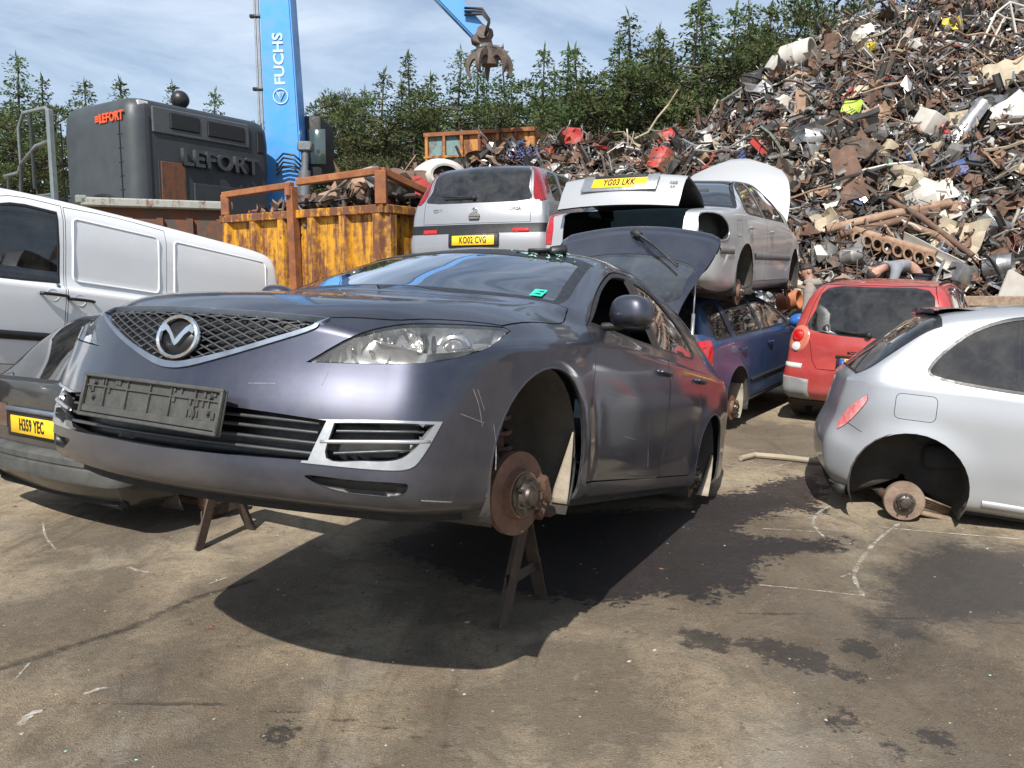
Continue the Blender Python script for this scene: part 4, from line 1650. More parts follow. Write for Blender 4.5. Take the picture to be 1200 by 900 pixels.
    wf = sp([(.99, 1.0, 'c'), (.965, 1.34, 'c'), (1.3, 1.35), (1.62, 1.31), (1.88, 1.215), (2.12, 1.0, 'c')])
    c.doors([dr, df], [wr, wf], [inset(wr, -.025), inset(wf, -.025)], [(.12, .84), (1.12, .83)], 'glass_clear')
    for sg, F in ((1, SIDE), (-1, SIDER)):
        b2 = strip_on(c.B, F, [(.40, .56), (.7, .56), (1.6, .56), (2.34, .56)], .075, .012)
        strip_on(c.B, F, [(-.80, .565), (-.6, .565), (-.38, .565)], .06, .012, bm=None).free()
        mk('side_moulding', b2, MATS['grey_plastic'], root)
        b2 = strip_on(c.B, F, [(-.86, .60), (-.7, .60), (-.45, .60)], .06, .014)
        mk('bumper_moulding', b2, MATS['grey_plastic'], root)
        fl = panel(c.bm, rrect(-.36, -.17, .74, .90, .02), F, .004, pred=lambda q: q.y * sg > .5) if sg < 0 else None
        if fl:
            mk('fuel_flap', fl, [P, MATS['trim_black'], MATS['inner_dark']], root, solid=.01, moff=2)
    c.finish({'all': 'disc'}, cabin_x=(.1, 2.25), hubz=.20)
    # dark boot well
    b2 = bmesh.new()
    box(b2, (-.35, 0, .50), (1.1, 1.2, .03))
    box(b2, (.22, 0, .72), (.03, 1.25, .45))
    mk('boot_well', b2, MATS['inner_dark'], root, smooth=False)
    return root

# ---- blue estate under it
def build_estate():
    P = paint('paint_blue', (.016, .046, .115), .2, .34, .25, (.14, .14, .15), .4, .9, .25)
    root = empty('car', (1.631, 8.903, 0), (rad(-1.25), rad(-1.97), rad(56.3)), 'dark blue estate car crushed in under the silver saloon', 'car')
    prof = [(-.85, .82, .93, .955, -.1, 0), (-.75, .855, .94, 1.12, -.08, .35), (-.62, .87, .945, 1.28, -.06, .75), (-.45, .88, .95, 1.36, -.03, .97), (0, .885, .945, 1.40, 0, 1), (.6, .885, .94, 1.41, 0, 1), (1.2, .885, .93, 1.40, 0, 1), (1.6, .885, .92, 1.34, .06, .9), (1.9, .885, .91, 1.21, .12, .55), (2.2, .88, .90, 1.05, .18, .1), (2.5, .87, .86, .97, .18, -1), (2.9, .85, .80, .91, .16, -1), (3.25, .79, .74, .83, .18, -1), (3.42, .68, .69, .74, .2, -1)]
    c = Car(root, P, prof, .885, .64, [(.04, .80), (.06, .66), (.10, .5), (.09, .36), (0, .27)], wheels=(0, 2.64), R=.32, flare=.02)
    c.lamp([(-.80, .60, 1.0, 'c'), (-.62, .80, 1.0), (-.66, .86, .94, 'c'), (-.70, .87, .82), (-.72, .87, .72, 'c'), (-.95, .70, .70, 'c'), (-.93, .64, .9)], 140, 'red_lens', proud=.008)
    c.glass(.3, 3.0, REAR, 'rear_window', nmin=.05)
    c.glass(7.1, 9.1, FRONT, 'windscreen')
    dr = sp([(.02, .96, 'c'), (.0, 1.1), (.02, 1.345, 'c'), (.6, 1.36), (.92, 1.355, 'c'), (.93, .9), (.95, .28, 'c'), (.48, .28, 'c'), (.42, .45), (.33, .60), (.15, .70), (.05, .8)])
    df = sp([(.96, .28, 'c'), (.945, .9), (.93, 1.355, 'c'), (1.3, 1.345), (1.6, 1.30), (1.85, 1.19), (2.18, .98, 'c'), (2.24, .7), (2.2, .28, 'c')])
    wq = sp([(-.52, 1.005, 'c'), (-.10, 1.0, 'c'), (-.08, 1.31, 'c'), (-.38, 1.29), (-.46, 1.2)])
    wr = sp([(.06, 1.0, 'c'), (.06, 1.315, 'c'), (.6, 1.33), (.87, 1.325, 'c'), (.88, 1.0, 'c')])
    wf = sp([(.98, .995, 'c'), (.97, 1.32, 'c'), (1.3, 1.31), (1.57, 1.27), (1.78, 1.17), (2.02, .99, 'c')])
    c.doors([None, dr, df], [wq, wr, wf], [inset(q, -.022) for q in (wq, wr, wf)], [None, (.17, .84), (1.12, .83)], 'glass_dark')
    for F in (SIDE, SIDER):
        mk('side_moulding', strip_on(c.B, F, [(.42, .47), (.8, .47), (1.6, .47), (2.2, .47)], .045, .012), MATS['trim_dark'], root)
    for sg in (1, -1):
        b2 = bmesh.new()
        bmesh.ops.create_uvsphere(b2, u_segments=16, v_segments=10, radius=1)
        b2.transform(Matrix.Translation((1.98, 1.0 * sg, 1.01)) @ Matrix.Diagonal((.09, .12, .085, 1)))
        mo = mk('wing_mirror', b2, plain('mirror_blue', (.03, .13, .42), .3, coat=.8), root)
        b2 = bmesh.new()
        tube(b2, [(1.98, .84 * sg, .96), (1.98, .95 * sg, .97)], .03, 8, flat=.6)
        mk('mirror_foot', b2, MATS['trim_dark'], mo)
    c.finish({'all': 'disc'}, cabin_x=(-.1, 2.1), hubz=.23, m_liner='liner')
    b2 = bmesh.new()
    ngrid(b2, [[Vector((.318 * math.cos(rad(a)), -y, .33 + .318 * math.sin(rad(a)))) for y in (.60, .72, .85)] for a in range(-50, 30, 8)])
    mk('liner_strip', b2, MATS['liner_pale'], root, solid=.004)
    return root

# ---- red tall hatchback
def build_red():
    P = paint('paint_red', (.40, .045, .042), .2, .36, .3, (.38, .20, .16), .8, .8, .2)
    root = empty('car', (4.07, 9.062, 0), (rad(1.6), rad(-1.2), rad(57)), 'small red hatchback with a dusty rear window, parked beyond the silver one', 'car')
    prof = [(-.52, .80, .98, 1.0, -.08, 0), (-.44, .825, .985, 1.18, -.08, .35), (-.35, .84, .99, 1.38, -.07, .7), (-.22, .845, .99, 1.53, -.04, .95), (.1, .85, .985, 1.575, 0, 1), (.8, .85, .975, 1.59, 0, 1), (1.3, .85, .96, 1.54, .05, .95), (1.65, .85, .94, 1.38, .12, .6), (2.0, .845, .92, 1.15, .2, .15), (2.3, .83, .88, 1.0, .2, -1), (2.7, .79, .80, .90, .15, -1), (2.93, .68, .72, .77, .2, -1)]
    c = Car(root, P, prof, .85, .62, [(.035, .86), (.05, .72), (.09, .55), (.09, .38), (0, .27)], wheels=(0, 2.48), R=.305)
    # round tail lamps in a pale surround
    for sg in (1, -1):
        F = azi(160) if sg > 0 else azi(160).mir()
        u0, v0 = F.to2(Vector((-.50, .715 * sg, .935)))
        def disc(r, name, mat, out, par, du=0, dv=0):
            b2 = bmesh.new()
            rows = []
            for q in range(5):
                rr = r * (1 - (q / 4)**2 * .999)
                row = []
                for k in range(29):
                    a = 2 * PI * k / 28
                    p, n = c.B.hit(F, u0 + du + rr * math.cos(a), v0 + dv + rr * 1.15 * math.sin(a))
                    if p is None:
                        p, n = c.B.hit(F, u0 + du + rr * .8 * math.cos(a), v0 + dv + rr * math.sin(a))
                    row.append(p + n * (out * (.2 + .8 * (q / 4)**.5)))
                rows.append(row)
            ngrid(b2, rows)
            fixn(b2)
            return mk(name, b2, MATS[mat], par, angle=50)
        t = disc(.125, 'tail_light', 'lamp_surround', .012, root)
        disc(.062, 'brake_lens', 'red_lens', .035, t, dv=.03)
        disc(.045, 'reverse_lens', 'clear_lens', .026, t, dv=-.085)
    tg = panel(c.bm, sp([(-.55, 1.53, 'c'), (.55, 1.53, 'c'), (.64, 1.25), (.67, 1.03), (.60, .9), (.56, .72), (.5, .62, 'c'), (-.5, .62, 'c'), (-.56, .72), (-.60, .9), (-.67, 1.03), (-.64, 1.25)]), REAR, .006, nmin=.05, pred=lambda q: q.x < .3)
    ws = sp([(-.50, 1.49), (0, 1.51), (.50, 1.49), (.59, 1.25), (.63, 1.04), (0, .985), (-.63, 1.04), (-.59, 1.25)])
    gl = extract(tg, cut(tg, ws, REAR, .05), .002)
    t = mk('tailgate', tg, [P, MATS['trim_black'], MATS['inner_dark']], root, solid=.012, moff=2)
    rw = mk('rear_window', gl, MATS['glass_dusty'], t, ref=True)
    b2 = bmesh.new()
    M = c.onrear(0, 1.01, .02)
    cyl(b2, M @ Vector((0, .03, 0)), M @ Vector((0, -.03, 0)), .035, n=12)
    tube(b2, [M @ Vector(q) for q in ((0, -.02, 0), (-.15, -.015, .01), (-.34, 0, .03))], .012, 6)
    mk('rear_wiper', b2, MATS['trim_dark'], t)
    b2 = bmesh.new()
    M = c.onrear(-.02, .88, .004)
    for i in range(4):
        q = [(0, .03), (.022, 0), (0, -.03), (-.022, 0)]
    prism(b2, [(0, .034), (.024, 0), (0, -.034), (-.024, 0)], -.008, 0, M=M)
    fixn(b2)
    mk('badge', b2, MATS['chrome'], t, smooth=False)
    M = c.onrear(-.12, .80, .006)
    tb = text_bm('MODUS', .042, .002, .001)
    tb.transform(c.onrear(.12, .82, .003))
    mk('lettering', tb, MATS['chrome'], t, smooth=False)
    b2 = bmesh.new()
    Mp = c.onrear(0, .70, .002)
    box(b2, (0, 0, .075), (.62, .02, .03), M=Mp, bev=.006)
    box(b2, (0, .004, 0), (.60, .012, .13), M=Mp, bev=.006)
    mk('plate_recess', b2, MATS['trim_dark'], t)
    pl = plate(t, Mp @ Matrix.Translation((0, -.006, 0)), '', blue=True)
    tb = text_bm('N', .106, .0012, .0022, .62)
    tb.transform(Mp @ Matrix.Translation((-.175, -.0112, 0)))
    mk('lettering', tb, MATS['black_ink'], pl, smooth=False)
    # mud-grey bumper corners and reflectors
    for sg in (1, -1):
        F = azi(150) if sg > 0 else azi(150).mir()
        pl = smooth_poly(poly3(F, [(-.66, .58 * sg, .50, 'c'), (-.40, .85 * sg, .53, 'c'), (-.38, .85 * sg, .3), (-.42, .82 * sg, .22), (-.62, .60 * sg, .22)]), 3)
        t2 = extract(c.bm, cut(c.bm, pl, F), -.004)
        rim(t2, .015)
        mk('bumper_corner', t2, MATS['grey_plastic2'], root)
        mk('reflector', strip_on(c.B, F, [F.to2(Vector((-.62, .66 * sg, .64))), F.to2(Vector((-.55, .75 * sg, .645))), F.to2(Vector((-.45, .82 * sg, .65)))], .055, .008), MATS['clear_lens'], root)
    c.glass(6.1, 8.4, FRONT, 'windscreen', 'glass_clear')
    df = sp([(.55, .30, 'c'), (.5, .7), (.45, 1.0), (.55, 1.3), (.62, 1.52, 'c'), (1.1, 1.51), (1.4, 1.42), (1.75, 1.2), (2.0, 1.03, 'c'), (2.03, .7), (2.0, .3, 'c')])
    wf = sp([(.56, 1.05, 'c'), (.62, 1.3), (.68, 1.47, 'c'), (1.1, 1.46), (1.36, 1.38), (1.62, 1.2), (1.78, 1.05, 'c')])
    wq = sp([(-.1, 1.06), (.40, 1.05, 'c'), (.48, 1.3), (.54, 1.48, 'c'), (.1, 1.48), (-.05, 1.3)])
    c.doors([df, None], [wf, wq], [inset(wf, -.02), inset(wq, -.02)], [(.65, .88)], 'glass_clear')
    # roof bars
    for sg in (1, -1):
        b2 = bmesh.new()
        pts = [c.B.hit(TOP, x, .56 * sg)[0] + Vector((0, 0, h)) for x, h in ((.05, .0), (.1, .012), (.3, .016), (.8, .016), (1.1, .012), (1.18, 0))]
        tube(b2, pts, .013, 6)
        mk('roof_bar', b2, MATS['trim_black'], root)
    c.finish({(0, 1): 'tyre', (0, -1): 'tyre', (1, 1): 'tyre', (1, -1): 'tyre'}, cabin_x=(-.2, 2.0), dash=1.0)
    # pale cloth dumped on the parcel shelf, seen through the window
    b2 = bmesh.new()
    ngrid(b2, [[Vector((-.40 + .05 * i, -.18 - .10 * j, 1.03 + .03 * math.sin(i * 2.1 + j * 1.3) + (.03 if j in (1, 2) else 0))) for j in range(4)] for i in range(5)])
    mk('cloth', b2, MATS['cloth_mint'], root, solid=.01)
    b2 = bmesh.new()
    box(b2, (-.15, 0, 1.0), (.5, 1.15, .02), bev=.005)
    mk('parcel_shelf', b2, MATS['trim_dark'], root)
    return root

# ---- rounded silver hatchback on its hubs, right
def build_round_silver():
    P = paint('paint_silver_light', (.38, .395, .415), .55, .38, .18, (.36, .33, .29), .7, .75, .15)
    rot = Euler((rad(-2.5), rad(4.6), rad(-20)))
    hub = Vector((2.543, 5.13, .135))
    loc = hub - rot.to_matrix() @ Vector((0, -.745, .20))
    root = empty('car', loc, rot, 'rounded silver hatchback sitting on a bare brake disc at the right', 'car')
    prof = [(-.43, .64, .93, .96, -.05, 0), (-.30, .75, .945, 1.09, -.06, .3), (-.13, .80, .955, 1.26, -.06, .65), (.06, .82, .96, 1.42, -.05, .92), (.28, .828, .96, 1.49, 0, 1), (.65, .83, .95, 1.54, 0, 1), (1.1, .83, .94, 1.52, .05, 1), (1.5, .83, .93, 1.40, .12, .7), (1.9, .825, .92, 1.19, .2, .2), (2.15, .82, .88, 1.04, .2, -1), (2.5, .80, .84, .96, .15, -1), (2.85, .74, .76, .84, .15, -1), (3.0, .62, .70, .74, .15, -1)]
    c = Car(root, P, prof, .83, .62, [(.03, .80), (.05, .68), (.10, .52), (.08, .36), (.02, .26)], side=[(.02, .76), (.02, .55), (.01, .38), (-.01, .25), (-.08, .20)], wheels=(0, 2.43), R=.30, flare=.02, su=5, sv=5, ar=.345)
    c.lamp([(-.305, .765, .865, 'c'), (-.305, .778, .82), (-.35, .76, .73), (-.41, .735, .65), (-.455, .70, .60, 'c'), (-.455, .69, .66), (-.40, .725, .77)], 125, 'lens_pink', proud=.006)
    c.glass(.45, 3.15, REAR, 'rear_window', 'glass_dark', j=1.75, border=.012, nmin=.02)
    c.glass(6.3, 8.4, FRONT, 'windscreen', 'glass_clear')
    wq = sp([(.04, 1.06), (.10, 1.16), (.26, 1.315), (.48, 1.415), (.78, 1.455, 'c'), (.81, 1.2), (.84, .985, 'c'), (.5, .99), (.2, 1.01), (.07, 1.03)], 4)
    df = sp([(.88, .28, 'c'), (.87, .7), (.88, .98), (.84, 1.2), (.80, 1.475, 'c'), (1.15, 1.455), (1.45, 1.34), (1.75, 1.17), (1.95, 1.0, 'c'), (2.0, .7), (1.95, .28, 'c')])
    wf = sp([(.92, .99, 'c'), (.885, 1.2), (.85, 1.44, 'c'), (1.12, 1.42), (1.4, 1.31), (1.65, 1.14), (1.76, .99, 'c')])
    c.doors([None, df], [wq, wf], [inset(wq, -.02), inset(wf, -.02)], [None, (1.02, .86)], 'glass_dark')
    for sg, F in ((1, SIDE), (-1, SIDER)):
        if sg < 0:
            fl = panel(c.bm, rrect(-.14, .10, .735, .90, .035), F, .0035, pred=lambda q: q.y < -.5)
            mk('fuel_flap', fl, [P, MATS['trim_black'], MATS['inner_dark']], root, solid=.01, moff=2)
        mk('sill_trim', strip_on(c.B, F, [(.42, .27), (.9, .265), (1.5, .265), (2.0, .27)], .05, .012), P, root)
        # rear bumper line
        mk('bumper_seam', strip_on(c.B, F, [(-.40, .66), (-.36, .64), (-.31, .615)], .006, .001), MATS['trim_dark'], root)
    # spoiler lip over the glass
    b2 = bmesh.new()
    rows = []
    for k in range(13):
        y = -.54 + 1.08 * k / 12
        x = .10 - .05 * (1 - (y / .54)**2)
        p = c.B.hit(TOP, x + .03, y)[0]
        q = c.B.hit(TOP, x + .20, y)[0]
        e = Vector((x - .06, y, p.z + .012))
        rows.append([q - Vector((0, 0, .004)), q.lerp(e, .5) + Vector((0, 0, .012)), e + Vector((0, 0, .006)), e - Vector((.0, 0, .02)), p - Vector((0, 0, .03))])
    ngrid(b2, rows)
    bmesh.ops.holes_fill(b2, edges=b2.edges[:], sides=8)
    fixn(b2)
    mk('spoiler', b2, MATS['spoiler_grey'], root, angle=50)
    b2 = bmesh.new()
    p = c.B.hit(TOP, .3, 0)[0]
    tube(b2, [p, p + Vector((-.02, 0, .09)), p + Vector((-.05, 0, .17))], .006, 6, r2=.003)
    mk('aerial', b2, MATS['trim_black'], root)
    c.finish({(0, -1): 'disc', (0, 1): 'disc', (1, 1): 'disc', (1, -1): 'disc'}, cabin_x=(-.2, 1.95), hubz=.20, disc=.125, drum=True, dash=.98)
    # spring arm and backplate fins seen behind the drum
    b2 = bmesh.new()
    for k in range(5):
        cyl(b2, (.10, -.70 + .02 * k, .24 - .02 * k), (.30, -.58 + .02 * k, .17 - .015 * k), .007, n=6)
    box(b2, (.22, -.55, .10), (.3, .14, .03), (0, .15, .3), .01)
    mk('trailing_arm', b2, MATS['rust_pale'], root)
    b2 = bmesh.new()
    tube(b2, [(-.46, -.40, .27), (-.42, -.58, .22), (-.36, -.70, .2)], .04, 8)
    mk('hanging_undertray', b2, MATS['trim_dark'], root)
    return root

# ---- black hatchback, left edge
def build_black():
    P = paint('paint_black', (.016, .017, .018), .2, .30, .3, (.17, .155, .13), .7, 1.0, .25)
    root = empty('car', (-2.57, 5.60, -.01), (rad(-.3), rad(-1.5), rad(56.5)), 'dusty black hatchback at the left with grey bumper and yellow plate', 'car')
    prof = [(-.64, .775, .90, .92, -.05, 0), (-.50, .80, .905, 1.03, -.05, .25), (-.30, .825, .91, 1.20, -.05, .65), (-.05, .83, .91, 1.34, -.03, .95), (.4, .835, .905, 1.385, 0, 1), (1.0, .835, .90, 1.40, 0, 1), (1.4, .835, .89, 1.36, .04, .95), (1.75, .83, .88, 1.20, .08, .55), (2.1, .825, .87, 1.0, .1, .05), (2.4, .82, .84, .93, .08, -1), (2.9, .80, .78, .87, .08, -1), (3.25, .77, .70, .79, .08, -1)]
    c = Car(root, P, prof, .83, .60, [(.02, .80), (.03, .64), (.04, .52), (.03, .38), (-.06, .26)], wheels=(0, 2.5), R=.29, flare=.006, wx_=0) if False else Car(root, P, prof, .83, .60, [(.02, .80), (.03, .64), (.04, .52), (.03, .38), (-.06, .24)], wheels=(0, 2.5), R=.29, flare=.006)
    c.glass(.35, 3.0, REAR, 'rear_window', 'glass_dark', j=1.9, border=.02)
    c.glass(6.1, 8.0, FRONT, 'windscreen')
    dr = sp([(.0, .94, 'c'), (.1, 1.15), (.25, 1.33, 'c'), (.75, 1.345, 'c'), (.78, .9), (.80, .28, 'c'), (.42, .28, 'c'), (.36, .5), (.2, .66), (.03, .8)])
    df = sp([(.81, .28, 'c'), (.79, .9), (.76, 1.345, 'c'), (1.2, 1.345), (1.4, 1.31), (1.7, 1.15), (2.0, .95, 'c'), (2.05, .6), (2.0, .28, 'c')])
    wr = sp([(.12, .98, 'c'), (.20, 1.15), (.32, 1.295, 'c'), (.71, 1.31, 'c'), (.73, .97, 'c')])
    wf = sp([(.83, .97, 'c'), (.81, 1.31, 'c'), (1.18, 1.31), (1.36, 1.275), (1.6, 1.12), (1.78, .96, 'c')])
    c.doors([dr, df], [wr, wf], [inset(wr, -.02), inset(wf, -.02)], [(.15, .84, 'trim_dark'), (.92, .83, 'trim_dark')])
    # tail panel: recessed plate with a chrome-edged light bar, lamps outboard
    b2 = bmesh.new()
    M = c.onrear(0, .69, .003)
    box(b2, (0, .005, .0), (.66, .02, .19), M=M, bev=.008)
    pr_ = mk('plate_recess', b2, MATS['trim_black'], root)
    b2 = bmesh.new()
    box(b2, (0, -.012, .085), (.62, .03, .03), M=M, bev=.008)
    mk('plate_lamp', b2, MATS['silver_dull'], pr_)
    plate(root, M @ Matrix.Translation((0, -.012, -.012)), 'H359 YEC', w=.53, h=.112)
    c.lamp([(-.70, .36, .80, 'c'), (-.60, .77, .80, 'c'), (-.42, .83, .79, 'c'), (-.42, .83, .66, 'c'), (-.60, .78, .64, 'c'), (-.70, .36, .64, 'c')], 160, 'lens_smoked', proud=.003)
    # grey wrap-round bumper
    b2 = bmesh.new()
    rows = []
    hpts = []
    for k in range(41):
        q = k / 40
        hpts.append(q)
    H = c.B.H
    n2 = (len(prof) - 1) * c.B.su + 4 * c.B.sv
    outline = [Vector((p[0], p[1], 0)) for p in H[:, 12]]
    outline = [p for p in outline if p.x < -.36]
    full = [Vector((p.x, -p.y, 0)) for p in outline[::-1]] + outline[1:]
    for i, p in enumerate(full):
        a, b = full[max(i - 1, 0)], full[min(i + 1, len(full) - 1)]
        tdir = (b - a).normalized()
        nn = Vector((-tdir.y, tdir.x, 0))
        if nn.dot(Vector((p.x + .0, p.y, 0))) < 0:
            nn = -nn
        rows.append([Vector((p.x, p.y, z)) + nn * o for o, z in ((-.02, .555), (.05, .55), (.072, .535), (.072, .50), (.062, .495), (.062, .485), (.074, .478), (.078, .42), (.07, .395), (.02, .385), (-.05, .38))])
    ngrid(b2, rows)
    fixn(b2)
    mk('rear_bumper', b2, MATS['bumper_grey'], root, angle=50)
    for F in (SIDE, SIDER):
        mk('side_moulding', strip_on(c.B, F, [(.40, .50), (.9, .50), (2.05, .50)], .06, .015), MATS['grey_plastic'], root)
    c.finish({'all': 'disc'}, cabin_x=(-.2, 1.95), hubz=.17, disc=.13)
    return root

# ---- white panel van, rear
def build_van():
    P = paint('paint_white', (.80, .81, .81), .0, .32, .14, (.45, .40, .32), .6, 1.0, .12)
    root = empty('van', (-4.067, 9.01, .234), (rad(-3.), rad(-7.0), rad(248)), 'white panel van with plain ribbed sides behind the black hatchback', 'van')
    prof = [(-.97, .90, 1.08, 1.13, -.02, 0), (-.96, .92, 1.08, 1.5, -.02, .5), (-.92, .935, 1.08, 1.79, -.02, .92), (-.75, .945, 1.08, 1.87, 0, 1), (0, .95, 1.08, 1.89, 0, 1), (1.2, .95, 1.08, 1.90, 0, 1), (2.2, .95, 1.08, 1.89, .05, 1), (2.75, .95, 1.07, 1.78, .12, .85), (3.2, .945, 1.05, 1.42, .2, .35), (3.5, .93, 1.0, 1.14, .2, 0), (3.7, .90, .90, 1.03, .15, -1), (3.9, .80, .80, .88, .15, -1)]
    c = Car(root, P, prof, .95, .80, [(.03, .95), (.04, .75), (.06, .55), (.06, .42), (0, .35)], side=[(.012, .95), (.016, .72), (.008, .52), (-.008, .36), (-.07, .30)], wheels=(0, 3.1), R=.33, drop=.10, rise=.03)
    c.glass(7.2, 9.0, FRONT, 'windscreen', 'glass_clear')
    df = sp([(1.93, .42, 'c'), (1.93, 1.1), (1.93, 1.79, 'c'), (2.4, 1.775), (2.8, 1.62), (3.12, 1.33), (3.3, 1.08, 'c'), (3.0, .85), (2.75, .7), (2.64, .42, 'c')])
    wf = sp([(1.99, 1.14, 'c'), (1.99, 1.4), (2.0, 1.71, 'c'), (2.4, 1.70), (2.75, 1.55), (3.02, 1.30), (3.14, 1.13, 'c'), (2.5, 1.12)])
    ds = sp([(.78, .42, 'c'), (.78, 1.1), (.78, 1.79, 'c'), (1.4, 1.805), (1.915, 1.785, 'c'), (1.915, 1.1), (1.915, .42, 'c')])
    res = c.doors([df, ds], [wf, None], [inset(wf, -.02), None], [None, None], 'glass_dark', gapw=.006)
    hx = [(2.06, 1.02), (1.80, 1.0)]
    for sg, F in ((1, SIDE), (-1, SIDER)):
        dd = [d for d, q in res if q == sg]
        for (x, z), par in zip(hx, dd):
            p, n = c.B.hit(F, x, z)
            b2 = bmesh.new()
            tube(b2, [p + Vector((q, 0, 0)) + n * h for q, h in ((-.13, .012), (-.1, .035), (0, .045), (.1, .035), (.13, .012))], .020, 8, flat=.7)
            mk('door_handle', b2, MATS['trim_black'], par)
            b2 = bmesh.new()
            M = place_on(p + n * .002, n)
            lathe(b2, [(.06, 0), (.05, -.014), (.001, -.016)], 20, 'Y', M @ Matrix.Scale(-1, 4, (0, 1, 0)) @ Matrix.Diagonal((1, 1, .8, 1)))
            mk('handle_dish', b2, P, par)
        # pressed panel outlines in the sides
        for x0, x1 in ((.88, 1.84), (-.72, .68)):
            loop = rrect(x0, x1, 1.16, 1.70, .05)
            b2 = bmesh.new()
            pts = []
            for q in loop + loop[:1]:
                p, n = c.B.hit(F, *q)
                pts.append(p - n * .002)
            tube(b2, pts, .012, 6)
            mk('panel_swage', b2, P, dd[1] if x0 > 0 else root)
        mk('side_moulding', strip_on(c.B, F, [(.42, .66), (1.2, .66), (2.0, .66), (2.64, .66)], .075, .016), MATS['trim_dark'], root)
        mk('slide_rail', strip_on(c.B, F, [(-.6, 1.09), (0, 1.09), (.76, 1.09)], .03, .006), MATS['silver_dull'], root)
    b2 = bmesh.new()
    p, n = c.B.hit(SIDE, 2.0, 1.10)
    cyl(b2, p - n * .01, p + n * .008, .02, n=14)
    mk('door_lock', b2, MATS['silver_dull'], root)
    c.finish({'all': 'tyre'}, cabin_x=None)
    cabin(root, 1.6, 3.1, .8, .75, 1.12, seats=False)
    b2 = bmesh.new()
    for sg in (1, -1):
        seat(root, 2.15, .42 * sg, .72)
    b2.free()
    return root
# ------------------------------------------------------------------ yard surface
def sdf_poly(X, Y, poly):
    """signed distance, positive inside"""
    d = np.full(X.shape, 1e9)
    ins = np.zeros(X.shape, bool)
    n = len(poly)
    for i in range(n):
        x1, y1 = poly[i]
        x2, y2 = poly[(i + 1) % n]
        ex, ey = x2 - x1, y2 - y1
        t = np.clip(((X - x1) * ex + (Y - y1) * ey) / (ex * ex + ey * ey + 1e-12), 0, 1)
        d = np.minimum(d, np.hypot(X - x1 - t * ex, Y - y1 - t * ey))
        c = ((y1 > Y) != (y2 > Y)) & (X < (x2 - x1) * (Y - y1) / (y2 - y1 + 1e-12) + x1)
        ins ^= c
    return np.where(ins, d, -d)

def sdf_line(X, Y, pts):
    d = np.full(X.shape, 1e9)
    for (x1, y1), (x2, y2) in zip(pts, pts[1:]):
        ex, ey = x2 - x1, y2 - y1
        t = np.clip(((X - x1) * ex + (Y - y1) * ey) / (ex * ex + ey * ey + 1e-12), 0, 1)
        d = np.minimum(d, np.hypot(X - x1 - t * ex, Y - y1 - t * ey))
    return d

def G2(pts):
    return [tuple(gpt(*p)[:2]) for p in pts]

